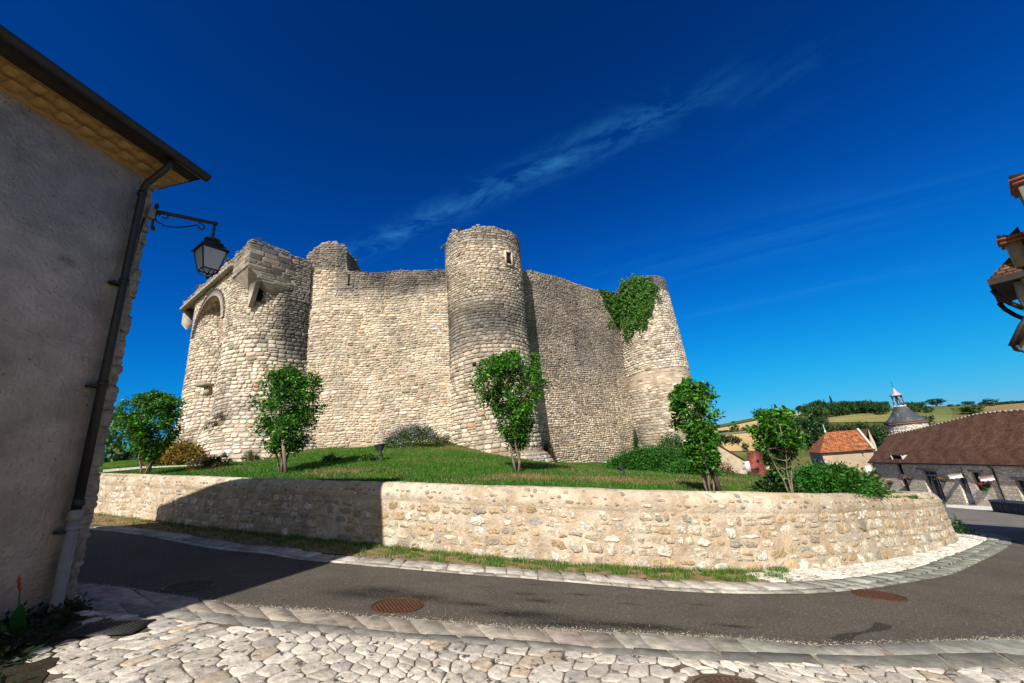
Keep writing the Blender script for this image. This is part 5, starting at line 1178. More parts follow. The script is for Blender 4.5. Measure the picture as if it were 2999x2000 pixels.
# ivy curtain over the end of the right wall and the right tower
rng = np.random.default_rng(31)
ivy = empty('ivy', (9, 30, 12), 'thick green ivy hanging over the top of the right tower', 'ivy')
Pv, Nv = [], []
def ivy_px(poly_pts, n, onto):
    xs = [p[0] for p in poly_pts]; ys = [p[1] for p in poly_pts]; c = 0
    while c < n:
        x, y = rng.uniform(min(xs), max(xs)), rng.uniform(min(ys), max(ys)); ins = False
        for i in range(len(poly_pts)):
            (x1, y1), (x2, y2) = poly_pts[i], poly_pts[i - 1]
            if (y1 > y) != (y2 > y) and x < (x2 - x1) * (y - y1) / (y2 - y1) + x1: ins = not ins
        if not ins: continue
        d = rz(x, y); P_ = onto(d)
        if P_ is not None: Pv.append(P_[0]); Nv.append(P_[1])
        c += 1
def on_drum(d, c=T3c, z_top=13.6):
    h = np.array([d[0], d[1]]); o = np.array([EYE[0] - c[0], EYE[1] - c[1]]); r = 2.26
    A, B, Cc = h @ h, 2 * (h @ o), o @ o - r * r; D = B * B - 4 * A * Cc
    if D < 0: return None
    t = (-B - math.sqrt(D)) / (2 * A); P_ = EYE + d * t; r = float(r3(P_[2])) ; n = np.array([P_[0] - c[0], P_[1] - c[1], 0]); n /= np.linalg.norm(n)
    P_ = np.array([c[0] + n[0] * r, c[1] + n[1] * r, P_[2]]); return P_ + n * abs(rng.normal(.10, .12)), n
def on_w2(d):
    e = np.array([math.sin(d2r(A2)), math.cos(d2r(A2)), 0]); n = np.array([e[1], -e[0], 0]); A = np.array([*W2, 0]); t = ((A - EYE) @ n) / (d @ n); P_ = EYE + d * t; return P_ + n * abs(rng.normal(.08, .10)), n
ivy_px([(1412, 690), (1425, 655), (1450, 636), (1495, 636), (1503, 665), (1500, 705), (1482, 735), (1455, 765), (1440, 760), (1425, 740), (1412, 715)], 5200, on_drum)
ivy_px([(1372, 665), (1400, 672), (1422, 690), (1430, 740), (1442, 772), (1425, 765), (1405, 735), (1388, 700)], 2200, on_w2)
for k in range(26):
    x0, y0 = [(1412, 700), (1500, 690), (1490, 725), (1470, 750), (1442, 765), (1385, 690), (1400, 730), (1450, 640), (1495, 660), (1425, 655)][k % 10]; x0 += rng.normal(0, 7); y0 += rng.normal(0, 8)
    ivy_px([(x0 - 5, y0 - 6), (x0 + 6, y0 - 4), (x0 + 7, y0 + 9), (x0, y0 + rng.uniform(10, 26)), (x0 - 6, y0 + 6)], 45, on_w2 if x0 < 1408 else on_drum)
Pv, Nv = np.array(Pv), np.array(Nv)
lump = .12 * np.sin(Pv[:, 0] * 5 + 2 * np.sin(Pv[:, 2] * 3)) * np.sin(Pv[:, 2] * 6.5 + Pv[:, 1] * 2) + .10
Pv = Pv + Nv * np.clip(lump, 0, 1)[:, None]
link('foliage', leaf_mesh('foliage', Pv, .15, base=(.035, .12, .01), seed=32, aspect=.8, nrm=Nv, droop=.8, hi=(.08, .20, .02), hif=.35), M_leaf, ivy)
# weeds on the masonry
def weed(P_, size, n, label, seed, base=(.06, .09, .03), hi=(.22, .14, .10), tips=None):
    return bush('wall_weed', P_, (size, size * .7, size * 1.1), n, .05, label, cat='plant', base=base, hi=hi, hif=.3, seed=seed, stems=False, tips=tips, tipn=30 if tips else 0, tipsize=.04)
weed(onc(aa - 38, 4.35, .35) , .45, 260, 'grey green weed growing on the flared foot of the near gate tower, left side', 301)
weed(onc(aa + 14, 4.3, .45), .40, 300, 'bushy weed rooted in the middle of the near gate tower footing', 302)
weed(onc(aa + 20, 4.6, .3), .50, 360, 'reddish grey weed on the gate tower footing just left of the rounded tree', 303, base=(.10, .09, .06))
weed(GP(3.4, .0, 14.42), .30, 150, 'weed tuft on the parapet just left of the corbelled corner', 304, base=(.06, .12, .02))
weed(GP(6.2, .0, 14.42), .34, 170, 'green tuft on the gatehouse parapet above the arch', 305, base=(.06, .12, .02))
weed(GP(8.6, .0, 14.40), .34, 150, 'tuft with reddish flowers farther left on the gatehouse parapet', 306, tips=(.4, .08, .12))
weed(GP(.1, .45, 14.5), .3, 140, 'grass on top of the corbelled corner of the gatehouse', 307, base=(.07, .12, .02))
weed((T2c[0] + 2.45 * math.cos(d2r(197)), T2c[1] + 2.45 * math.sin(d2r(197)), 15.15), .36, 260, 'valerian with red flowers on the left rim of the central tower', 308, base=(.05, .11, .02), tips=(.42, .05, .10))
weed((T2c[0] + 2.35 * math.cos(d2r(238)), T2c[1] + 2.35 * math.sin(d2r(238)), 15.65), .16, 90, 'small tuft on the top of the central tower', 309, base=(.05, .11, .02))
# stakes beside the trees
def stake(px, py, h, lean, label, m=M_bark):
    p = hit_lawn(px, py) if px < 1600 else bwall(px, .95); g = G(); g.tube([p - UPV * .1, p + np.array([lean, 0, h])], [.055, .05], 8); o = g.build('tree_stake', m); tag(o, label, 'stake')
stake(658, 1088, 1.15, -.22, 'pale wooden stake leaning on the rounded tree'); stake(339, 1086, 1.2, .22, 'pale round stake beside the leftmost small tree'); stake(1648, 1117, 1.0, -.12, 'dark post beside the narrow upright tree', mat('dark_post', (.07, .05, .035), var=.3, bump=.3)); 
pp = onc(aa - 62, 3.2, .9); g = G(); g.tube([pp, pp + UPV * 1.15], .035, 6); o = g.build('rusty_post', M_castiron); tag(o, 'thin rusty iron post behind the euphorbia bush', 'post')
# poppies
rng = np.random.default_rng(77)
for i, (px, py) in enumerate([(505, 1082), (488, 1081), (462, 1079), (437, 1088), (430, 1091), (322, 1072), (330, 1079), (355, 1070), (370, 1069)]):
    p = hit_lawn(px, py); root = empty('poppy', tuple(p), 'red poppy flowering low in the lawn grass left of the gatehouse tower', 'flower', 'red poppies in the lawn by the gatehouse')
    G().tube([p, p + UPV * .16], .006, 4).build('stem', mat('stem_green', (.05, .10, .02), bump=0), root)
    g = G(); n = 5
    for k in range(n):
        a = 2 * math.pi * k / n; c_, s_ = math.cos(a), math.sin(a); t = p + UPV * .16; g.add([t, t + np.array([c_ * .05 - s_ * .035, s_ * .05 + c_ * .035, .02]), t + np.array([c_ * .075, s_ * .075, .045]), t + np.array([c_ * .05 + s_ * .035, s_ * .05 - c_ * .035, .02])], [(0, 1, 2, 3)])
    g.build('petals', mat('poppy_red', (.75, .03, .015), rough=.6, bump=0, trans=.3), root)
# pale path inside the wall on the left
pa = [hit_lawn(x, y) for x, y in ((236, 1087), (330, 1078), (430, 1073), (520, 1068))]; pb = [hit_lawn(x, y) for x, y in ((236, 1081), (330, 1073.5), (430, 1071), (520, 1066.5))]
g = G()
for i in range(3): g.quad(*[tuple(p + UPV * .05) for p in (pa[i], pa[i + 1], pb[i + 1], pb[i])])
tag(g.build('path', mat('pale_gravel', (.55, .48, .38), var=.2, scale=12, bump=.4)), kind='structure')

# ------------------------------------------------------------------ canna plant at the bottom left corner
cb = onp(40, 1985); cb = HC - HE * 1.75 + HN * .42; cb[2] = gz(cb[0], cb[1])
canna = empty('canna_plant', tuple(cb), 'broad-leaved canna with an orange-red flower bud in the shaded bed by the house', 'plant')
M_canna = mat('canna_leaf', (.020, .095, .016), rough=.4, var=.15, scale=6, bump=.15, bscale=30, trans=.25, spec=.5)
def blade(base, tip, w, curl, up=(0, 0, 1)):
    base, tip = np.array(base), np.array(tip); d = tip - base; L = np.linalg.norm(d); d /= L; s = np.cross(d, up); s /= np.linalg.norm(s); nn = np.cross(s, d); V, F = [], []; n = 10
    for i in range(n + 1):
        t = i / n; ww = w * math.sin(math.pi * min(1, t * .95 + .05)) ** .7 * (1 - .3 * t); c = base + d * L * t + nn * curl * math.sin(math.pi * t) * L - np.array([0, 0, 1]) * (.18 * t ** 2 * L)
        V += [c - s * ww + nn * ww * .35, c, c + s * ww + nn * ww * .35]
    for i in range(n): F += [(3 * i, 3 * i + 1, 3 * i + 4, 3 * i + 3), (3 * i + 1, 3 * i + 2, 3 * i + 5, 3 * i + 4)]
    o = G().add(V, F).build('leaf', M_canna, canna, smooth=True)
def cp(px, py, dd): return EYE + ray(px, py) * (dd / 1.0)
_r = ray(60, 1900); _t = float((HC + HN * .50 - EYE) @ HN / (_r @ HN)); dist = _t; cb = EYE + _r * _t; cb[2] = gz(cb[0], cb[1]) + .02
for a, b, w in [((75, 1860), (72, 1735), .05), ((68, 1850), (150, 1868), .035), ((35, 1905), (-10, 1830), .04), ((40, 1915), (-15, 1868), .04), ((55, 1880), (10, 1800), .03), ((30, 1965), (55, 1940), .04), ((20, 1900), (-20, 1925), .04)]:
    blade(cp(*a, dist), cp(*b, dist - .1), w * 1.6, .08, up=(.3, -.9, .1))
g = G(); g.tube([cb, cp(52, 1905, dist), cp(55, 1790, dist), cp(58, 1730, dist)], [.014, .012, .010, .006], 6); g.tube([cp(40, 1920, dist), cp(28, 1990, dist)], .012, 6); g.build('stem', mat('canna_stem', (.05, .10, .02), bump=0), canna)
g = G()
for k in range(5): g.tube([cp(58, 1735 - 6 * k, dist) + np.array([.004 * (-1) ** k, 0, 0]), cp(57 + 3 * (-1) ** k, 1722 - 7 * k, dist), cp(56 + 2 * (-1) ** k, 1706 - 6 * k, dist)], [.004, .010, .003], 6)
g.build('flower_bud', mat('canna_bud', (.34, .07, .04), rough=.5, bump=0), canna)
rng = np.random.default_rng(9); Q = []
for k in range(300):
    e_h = rng.uniform(.05, 4.2) ** 1.0; Q.append(HC - HE * e_h + HN * rng.uniform(.03, .18 + 1.05 * min(e_h, 2.6)))
Q = np.array(Q); Q[:, 2] = gz(Q[:, 0], Q[:, 1]) + .01 + np.abs(rng.normal(0, .03, len(Q)))
o = link('bed_plants', leaf_mesh('bed_plants', clumps(Q, 14, .035, 5), .07, base=(.007, .026, .005), seed=5, hi=(.015, .045, .008)), M_leaf); tag(o, 'dark low leafy ground cover in the bed along the house wall', 'ground cover', kind='stuff')

# ------------------------------------------------------------------ grass
def blades(name, X, Y, Zf, hgt, wid_, seed, base, dry, dryf, label=None):
    rng = np.random.default_rng(seed); n = len(X); Z = Zf(X, Y); h = hgt * rng.uniform(.4, 1.3, n); a = rng.uniform(0, 2 * np.pi, n); le = rng.normal(0, .35, (n, 2)) * h[:, None]
    dx, dy = np.cos(a) * wid_ * rng.uniform(.6, 1.4, n), np.sin(a) * wid_ * rng.uniform(.6, 1.4, n)
    V = np.stack([np.stack([X - dx, Y - dy, Z - .01], -1), np.stack([X + dx, Y + dy, Z - .01], -1), np.stack([X + le[:, 0], Y + le[:, 1], Z + h], -1)], 1).reshape(-1, 3)
    k = np.arange(n) * 3; c = np.array(base)[None] * rng.normal(1, .3, (n, 1)).clip(.4, 1.8); m = rng.random(n) < dryf(X, Y, rng); c[m] = np.array(dry) * rng.uniform(.6, 1.3, (m.sum(), 1))
    o = link(name, mesh_np(name, V, [np.stack([k, k + 1, k + 2], -1)], col=np.repeat(c, 3, 0)), M_leaf); return tag(o, label, 'grass', kind='stuff')
rng = np.random.default_rng(15)
def patchy(x, y): return .5 + .5 * np.sin(x * 1.7 + 1.3 * np.sin(y * 1.1)) * np.sin(y * 1.9 + 1.1 * np.sin(x * 1.4)) 
a = rng.uniform(d2(-50), pa0 - .01, 52000); t = rng.uniform(0, 1, len(a)) ** .8; r = rad(FI, a) + (wall_dist(a) - rad(FI, a)) * t; X, Y = r * np.sin(a), r * np.cos(a)
kp = (.15 + .85 * np.sin(X * 9 + 2 * np.sin(Y * 7)) * np.sin(Y * 8 + X * 3)) + rng.uniform(-.4, .8, len(X)) + .45 * (np.abs(t - .85) < .15) > .62
blades('verge_grass', X[kp], Y[kp], lambda x, y: gz(x, y) + .02, .075, .006, 16, (.045, .15, .008), (.34, .25, .12), lambda x, y, r_: .10 + .30 * patchy(x * 3, y * 3), 'patchy green and dry grass strip along the foot of the low wall')
n = 150000; a = rng.uniform(d2(-47), wall_az[-1] - .03, n); u = rng.uniform(0, 1, n) ** 1.6; w0 = wall_dist(a) + .42; m_ = np.minimum(lawn_max(a), 26); r = w0 + (np.maximum(m_, w0 + .2) - w0) * u; X, Y = r * np.sin(a), r * np.cos(a)
def lz_fast(x, y): return np.concatenate([lawn_z(x[i:i + 8000], y[i:i + 8000]) for i in range(0, len(x), 8000)])
blades('lawn_grass', X, Y, lz_fast, .075, .010, 17, (.040, .138, .006), (.26, .18, .085), lambda x, y, r_: np.clip(.05 + 1.0 * dry_mask(x, y), 0, .93), 'green mown lawn grass on the mound with brown worn patches')

# ------------------------------------------------------------------ village: helpers
Z7 = lambda x, y: ((2050 + x / 3.92) * 2351 / 2999, (1100 + y / 3.92) * 2351 / 2999)
Z8 = lambda x, y: ((2500 + x / 3.136) * 2351 / 2999, (1100 + y / 3.136) * 2351 / 2999)
class Fr:
    """wall frame: s along azimuth, d into the building (away from the viewer), z up"""
    def __init__(s, P_, azd, left=False):
        a = math.radians(azd); s.P = np.array([P_[0], P_[1], 0.]); s.e = np.array([math.sin(a), math.cos(a), 0]); s.d = np.array([s.e[1], -s.e[0], 0]) * (1 if left else -1)
    def __call__(s, u, d, z): return s.P + s.e * u + s.d * d + np.array([0, 0, z])
    def hit(s, px, py, d=0):
        r = rz(px, py); t = ((s.P + s.d * d - EYE) @ s.d) / (r @ s.d); p = EYE + r * t; return float((p - s.P) @ s.e), float(p[2])
def wall_with_openings(fr, s0, s1, z0, z1, ops, name, m, parent, reveal=.24, gable=None):
    g = G(); S_ = sorted({s0, s1, *[o[0] for o in ops], *[o[1] for o in ops]}); Z_ = sorted({z0, z1, *[o[2] for o in ops], *[o[3] for o in ops]})
    uvq = lambda a, b, c, d: [(a, c), (b, c), (b, d), (a, d)]
    for a, b in zip(S_[:-1], S_[1:]):
        for c, d in zip(Z_[:-1], Z_[1:]):
            if any(o[0] <= (a + b) / 2 <= o[1] and o[2] <= (c + d) / 2 <= o[3] for o in ops): continue
            g.quad(fr(a, 0, c), fr(b, 0, c), fr(b, 0, d), fr(a, 0, d), uvq(a, b, c, d))
    for a, b, c, d in [o[:4] for o in ops]:
        for p, q in (((a, c), (a, d)), ((b, c), (b, d)), ((a, d), (b, d)), ((a, c), (b, c))):
            g.quad(fr(p[0], 0, p[1]), fr(q[0], 0, q[1]), fr(q[0], reveal, q[1]), fr(p[0], reveal, p[1]))
    if gable: g.poly([fr(a, 0, z) for a, z in gable], [(a, z) for a, z in gable])
    return g.build(name, m, parent)
M_glass = mat('dark_glass', (.012, .014, .018), rough=.08, spec=.8, var=0, bump=0)
M_white = mat('white_paint', (.62, .62, .64), rough=.5, var=.06, bump=0)
M_lilac = mat('blue_grey_paint', (.26, .28, .36), rough=.5, var=.06, bump=0)
def joinery(fr, s0, s1, z0, z1, name, m, parent, cols=2, rows=2, panel=0.0, depth=.2, bar=.06):
    """frame with panes; the lowest `panel` metres are solid"""
    ax = (Vector(fr.e), Vector(fr.d), Vector((0, 0, 1))); g = G(); W_ = s1 - s0; mid = (s0 + s1) / 2
    for s in (s0 + bar / 2, s1 - bar / 2): g.box(fr(s, depth, (z0 + z1) / 2), (bar, .06, z1 - z0), ax)
    for z in (z0 + bar / 2, z1 - bar / 2): g.box(fr(mid, depth, z), (W_ - 2 * bar, .058, bar), ax)
    zb = z0 + max(panel, bar)
    if panel: g.box(fr(mid, depth + .006, z0 + panel / 2), (W_ - 2 * bar, .04, panel), ax)
    for i in range(1, cols): g.box(fr(s0 + W_ * i / cols, depth, (zb + z1) / 2), (bar * .7, .05, z1 - zb - bar), ax)
    for j in range(1, rows): g.box(fr(mid, depth + .002, zb + (z1 - zb) * j / rows), (W_ - 2 * bar, .044, bar * .6), ax)
    o = g.build(name, m, parent); G().quad(fr(s0, depth + .025, z0), fr(s1, depth + .025, z0), fr(s1, depth + .025, z1), fr(s0, depth + .025, z1)).build('pane', M_glass, o); return o
M_rubble = mat('rubble_far', (.62, .55, .45), rough=.95, var=.3, scale=6, uv=True, wave=(.30, .17, (.85, .82, .78), .03), bump=.8, bscale=12, bdist=.06)
M_tilebr = mat('brown_tile', extra=streaks(.4, .9, .3, .52), color=(.105, .046, .026), rough=.9, uv=True, var=.35, scale=1.2, detail=8, wave=(.17, .12, (.35, .3, .3), .012), bump=.7, bdist=.03, col2=(.10, .07, .055), c2scale=1.3, c2thr=.55, c2soft=.1, c2amt=.5, speck=((.34, .28, .23), 5., .70, .03))
M_tileor = mat('orange_tile', (.40, .13, .045), rough=.9, uv=True, var=.25, scale=2.0, wave=(.2, .16, (.4, .35, .3), .014), bump=.8, bdist=.03, col2=(.11, .06, .04), c2scale=2.6, c2thr=.52, c2soft=.05, c2amt=.85)
M_tilerd = mat('red_tile', (.23, .06, .035), rough=.85, uv=True, var=.15, scale=2, wave=(.25, .22, (.55, .5, .5), .02), bump=.6, bdist=.03)
M_plaster = mat('tan_plaster', (.40, .31, .21), rough=.95, var=.12, scale=1.0, bump=.2, bscale=10, col2=(.30, .23, .16), c2scale=.7, c2thr=.55, c2amt=.5)
M_cream = mat('cream_plaster', (.55, .45, .32), rough=.95, var=.1, scale=1.5, bump=.2, bscale=10)
def roofquad(g, a, b, c, d):        # a,b eave; c,d ridge
    a, b, c, d = map(np.array, (a, b, c, d)); L = np.linalg.norm(b - a); e = (b - a) / L; hh = np.linalg.norm((d - a) - ((d - a) @ e) * e)
    g.add([a, b, c, d], [(0, 1, 2, 3)], [(0, 0), (L, 0), ((c - a) @ e, hh), ((d - a) @ e, hh)]); 
    nrm = np.cross(b - a, d - a); nrm /= np.linalg.norm(nrm); nrm *= -.10 if nrm[2] > 0 else .10
    g.add([a + nrm, b + nrm, c + nrm, d + nrm, a, b, c, d], [(0, 1, 2, 3), (0, 1, 5, 4), (1, 2, 6, 5), (2, 3, 7, 6), (3, 0, 4, 7)], [(0, 0)] * 8)

# ---- long stone building with brown roof (right)
sf = Fr((35.6, 33.5), 2.2, left=True)
shop = empty('stone_building', tuple(sf(3, 0, -5.2)), 'long low stone building with a sagging brown tiled roof at the right', 'building')
ops = [(3.85, 5.25, -5.15, -2.62), (7.12, 7.70, -3.07, -2.06), (7.10, 7.66, -5.15, -3.45), (1.50, 2.22, -5.15, -3.10), (.20, .92, -4.05, -2.65), (-2.75, -1.95, -5.15, -3.07)]
wall_with_openings(sf, -11.5, 10.55, -7, -1.98, ops, 'wall', M_rubble, shop, reveal=.30)
G().quad(sf(10.55, 0, -7), sf(10.55, 7.6, -7), sf(10.55, 7.6, -1.98), sf(10.55, 0, -1.98)).build('side_wall', M_rubble, shop)
fd = joinery(sf, 3.85, 5.25, -5.12, -2.64, 'french_door', M_lilac, shop, cols=3, rows=1, depth=.26, bar=.10)
g = G(); g.box(sf(4.55, .25, -3.08), (1.3, .07, .14), (Vector(sf.e), Vector(sf.d), Vector((0, 0, 1)))); g.build('transom', M_lilac, fd)
joinery(sf, 7.12, 7.70, -3.07, -2.06, 'window', M_iron, shop, cols=2, rows=1, depth=.27, bar=.04)
joinery(sf, 7.10, 7.66, -5.12, -3.45, 'door', mat('brown_door', (.05, .04, .04), bump=0), shop, cols=1, rows=1, panel=1.3, depth=.27)
joinery(sf, 1.50, 2.22, -5.12, -3.10, 'door', M_lilac, shop, cols=2, rows=2, panel=.85, depth=.22)
joinery(sf, .20, .92, -4.05, -2.65, 'window', mat('dark_blue_shutter', (.035, .045, .075), rough=.5, bump=0), shop, cols=3, rows=1, depth=.2, bar=.05)
joinery(sf, -2.75, -1.95, -5.12, -3.07, 'door', M_lilac, shop, cols=2, rows=2, panel=.85, depth=.22)
g = G(); axs = (Vector(sf.e), Vector(sf.d), Vector((0, 0, 1)))
for a, b, z in ((3.6, 5.7, -2.55), (.0, 1.1, -2.58), (1.3, 2.4, -3.02), (-2.95, -1.75, -2.98), (6.95, 7.9, -3.38)): g = G(); g.box(sf((a + b) / 2, -.012, z), (b - a, .05, .14), axs); g.build('lintel', M_ash, shop)
ridge = [(12.1, .42), (8.14, .87), (6.67, 1.11), (4.0, 1.50), (2.6, 1.74), (.87, 1.78), (-1.15, 1.72), (-11.8, 1.7)]
g = G()
for (s_a, z_a), (s_b, z_b) in zip(ridge[:-1], ridge[1:]):
    ea = s_a - 1.4 * (s_a > 10); eb = s_b
    roofquad(g, sf(ea, -.28, -2.02), sf(eb, -.28, -2.02), sf(s_b, 3.8, z_b), sf(s_a, 3.8, z_a))
    g.quad(sf(s_a, 3.8, z_a), sf(s_b, 3.8, z_b), sf(s_b, 8, -2), sf(s_a, 8, -2))
rf = g.build('roof', M_tilebr, shop)
g = G()
for (s_a, z_a), (s_b, z_b) in zip(ridge[:-1], ridge[1:]):
    n = max(1, int(abs(s_b - s_a) / .34))
    for k in range(n):
        t0, t1 = k / n, (k + 1) / n; A = sf(s_a + (s_b - s_a) * t0, 3.8, z_a + (z_b - z_a) * t0 + .01); B = sf(s_a + (s_b - s_a) * t1, 3.8, z_a + (z_b - z_a) * t1 + .01); g.tube([A, B], [.10, .085], 8)
g.build('ridge_tiles', mat('ridge_tile', (.34, .22, .12), var=.4, scale=3, bump=.4, col2=(.45, .40, .33), c2scale=2, c2amt=.8), rf)
g = G(); g.tube([sf(10.6, -.33, -2.04), sf(-11.5, -.33, -2.06)], .06, 8); g.build('gutter', M_iron, shop)
for s_ in (-.82, 10.4): g = G(); g.tube([sf(s_, -.3, -2.1), sf(s_, -.08, -2.35), sf(s_, -.07, -5.1)], .045, 8); g.build('downpipe', M_iron, shop)
d_ = empty('dormer', (0, 0, 0)); d_.parent = shop; d_.location = tuple(-c for c in shop.location)
g = G(); roofquad(g, sf(6.75, .05, -1.30), sf(8.15, .05, -1.30), sf(8.15, 1.7, -.75), sf(6.75, 1.7, -.75)); g.build('dormer_roof', M_tilebr, d_)
for s_ in (6.85, 8.02): g = G(); g.box(sf(s_, .35, -1.68), (.12, .6, .68), axs); g.build('dormer_cheek', mat('pale_weathered', (.40, .36, .30), bump=.3), d_)
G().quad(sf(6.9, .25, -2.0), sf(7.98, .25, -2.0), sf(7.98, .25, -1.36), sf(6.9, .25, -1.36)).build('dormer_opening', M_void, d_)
sv_, vz_ = sf.hit(*Z8(1262, 640), d=2.0); g = G(); g.lathe(sf(sv_, 2.0, vz_ - .2), [(.12, -.2), (.12, .15), (.17, .16), (.17, .24)], 10); g.build('vent_pipe', mat('terracotta', (.35, .12, .06)), rf)
# hanging signs
M_sign = mat('pale_sign', (.70, .66, .66), rough=.6, var=.05, bump=0); M_ink = mat('sign_ink', (.09, .07, .07), bump=0, var=0)
def sign(s_, z_, text, label, m):
    base = sf(s_, 0, z_); root = empty('shop_sign', tuple(base), label, 'sign')
    V = []
    def q(d, z): return sf(s_, -d, z)
    out = [(.12, .17), (.17, .20), (.26, .17), (.60, .19), (1.16, .17), (1.22, .10), (1.24, .03), (1.17, -.02), (1.20, -.10), (1.15, -.18), (.98, -.16), (.85, -.21), (.68, -.14), (.52, -.19), (.35, -.18), (.22, -.13), (.12, -.19), (.16, -.06), (.10, .04)]
    a = [q(d, z_ + z) for d, z in out]; b = [p + sf.e * .03 for p in a]; n = len(a)
    G().add(a + b, [tuple(range(n)), tuple(range(n, 2 * n))[::-1]] + [(i, (i + 1) % n, n + (i + 1) % n, n + i) for i in range(n)]).build('sign_board', m, root)
    g = G(); g.tube([q(0.03, z_ + .62), q(.03, z_ - .25)], .018, 6); g.tube([q(.03, z_ + .30), q(1.22, z_ + .30)], .014, 6); g.tube([q(.03, z_ + .58), q(.35, z_ + .50), q(.6, z_ + .31)], .010, 6); g.tube([q(.3, z_ + .3), q(.3, z_ + .17)], .007, 5); g.tube([q(1.0, z_ + .3), q(1.0, z_ + .17)], .007, 5); g.build('sign_bracket', M_iron, root)
    if text:
        c = bpy.data.curves.new('lettering', 'FONT'); c.body = text; c.size = .125; c.extrude = .003; c.align_x = 'CENTER'; c.align_y = 'CENTER'; c.space_character = .92
        t = bpy.data.objects.new('lettering', c); COL.objects.link(t); M4 = Matrix((( *(-(-sf.d)),), (0, 0, 1), (0, 0, 0))) if False else None
        xa = Vector(sf.d); za = -Vector(sf.e); ya_ = Vector((0, 0, 1)); m4 = Matrix((xa, ya_, za)).transposed().to_4x4(); m4.translation = Vector(q(.66, z_ + .02)) - Vector(sf.e) * .004
        dg = bpy.context.evaluated_depsgraph_get(); me = bpy.data.meshes.new_from_object(t.evaluated_get(dg)); me.transform(m4); bpy.data.objects.remove(t); link('lettering', me, M_ink, root)
    else:
        g = G(); g.tube([q(.95, z_ + .03), q(.7, z_ + .025), q(.45, z_ + .035)], .008, 5); g.lathe(q(.40, z_ + .035), [(.028, -.02), (.028, .02)], 8); g.build('lettering', M_ink, root)
sign(1.55, -2.92, None, 'scalloped white hanging sign over the left glazed door of the stone building', M_sign)
sign(-.80, -2.98, 'OFFICE DE TOURISME', 'scalloped pinkish hanging sign reading OFFICE DE TOURISME on the stone building', mat('pink_sign', (.68, .56, .57), rough=.6, var=.05, bump=0))
# flower pots on the wall
for i, (s_, z_, lb_, tip) in enumerate([(10.1, -3.33, 'round wall basket of red flowers at the far left corner of the stone building', (.65, .03, .08)), (8.85, -3.87, 'lowest wall basket, with few orange flowers, on the stone building', (.60, .16, .08)), (6.49, -3.37, 'wall basket with red and yellow flowers left of the french door', (.60, .06, .10)), (3.23, -3.34, 'wall basket of red and orange flowers right of the french door', (.75, .10, .02)), (-.06, -3.56, 'wall basket with red flowers and trailing bright green leaves under the pink sign', (.62, .04, .10))]):
    p = sf(s_, -.22, z_); root = empty('flower_basket', tuple(p), lb_, 'flower basket', 'flower baskets on the stone building')
    g = G(); g.lathe(p - UPV * .22, [(.06, 0), (.16, .05), (.22, .15), (.24, .22), (.22, .22)], 12); g.tube([p - UPV * .02, sf(s_, 0.02, z_ - .02)], .02, 5); g.build('basket', M_iron, root)
    rg2 = np.random.default_rng(400 + i); Q = p + rg2.normal(size=(170, 3)) * np.array([.16, .17, .07]) + UPV * .06
    link('foliage', leaf_mesh('foliage', Q, .09, base=(.04, .12, .02), seed=i, hi=(.25, .40, .03) if i in (2, 4) else (.1, .17, .02)), M_leaf, root)
    Q = p + rg2.normal(size=(60, 3)) * np.array([.17, .18, .05]) + UPV * .13 + sf.e * .1
    o = link('blossoms', leaf_mesh('blossoms', Q, .085, base=tip, seed=i + 9, hi=None, hif=0, aspect=.8), M_leaf, root); o['kind'] = 'stuff'
    if i == 4:
        Q = p + rg2.normal(size=(110, 3)) * np.array([.07, .10, .16]) - UPV * .28 + sf.e * .12; link('trailing_leaves', leaf_mesh('trailing_leaves', Q, .09, base=(.20, .38, .03), seed=77), M_leaf, root)
# pale pavement and dark low wall in front of it
zc_ = lambda x, y: onp(2750 + x * 249 / 2297, 1480 + y * 249 / 2297)
g = G(); P4 = [zc_(200, 62), zc_(1470, 163), zc_(1432, 14), zc_(200, -12)]; P4 = [p + UPV * .03 for p in P4]; g.poly([tuple(p) for p in P4]); tag(g.build('pavement', mat('white_gravel', (.58, .55, .51), var=.2, scale=8, bump=.4)), kind='structure')
A_, B_ = zc_(1470, 165), zc_(2297, 268); dl = (B_ - A_); B2 = A_ + dl * 3.2
zt_ = vz(A_[0], A_[1], 1162); nrm2 = np.array([dl[1], -dl[0], 0]); nrm2 /= np.linalg.norm(nrm2); nrm2 *= np.sign(nrm2 @ (A_ - EYE))
g = G(); g.add([A_ - UPV * .3, B2 - UPV * .3, B2 + UPV * .62, A_ + UPV * .62] + [p + nrm2 * .4 for p in (A_ - UPV * .3, B2 - UPV * .3, B2 + UPV * .62, A_ + UPV * .62)], [(0, 1, 2, 3), (4, 5, 6, 7), (3, 2, 6, 7), (0, 3, 7, 4), (1, 2, 6, 5)])
lw = g.build('low_wall', mat('dark_stone_wall', (.075, .065, .055), var=.5, scale=4, bump=1.0, bscale=10, bdist=.05, col2=(.2, .18, .15), c2scale=4, c2thr=.62, c2soft=.04)); tag(lw, 'dark low stone wall with pale coping in front of the stone building', 'wall')
g = G(); up_c = .62; g.add([A_ - nrm2 * .04 + UPV * up_c, B2 - nrm2 * .04 + UPV * up_c, B2 - nrm2 * .04 + UPV * (up_c + .09), A_ - nrm2 * .04 + UPV * (up_c + .09)] + [p for p in (A_ + nrm2 * .44 + UPV * up_c, B2 + nrm2 * .44 + UPV * up_c, B2 + nrm2 * .44 + UPV * (up_c + .09), A_ + nrm2 * .44 + UPV * (up_c + .09))], [(0, 1, 2, 3), (4, 5, 6, 7), (3, 2, 6, 7), (0, 3, 7, 4)]); g.build('coping', mat('pale_coping', (.40, .38, .34), var=.3, bump=.4), lw)

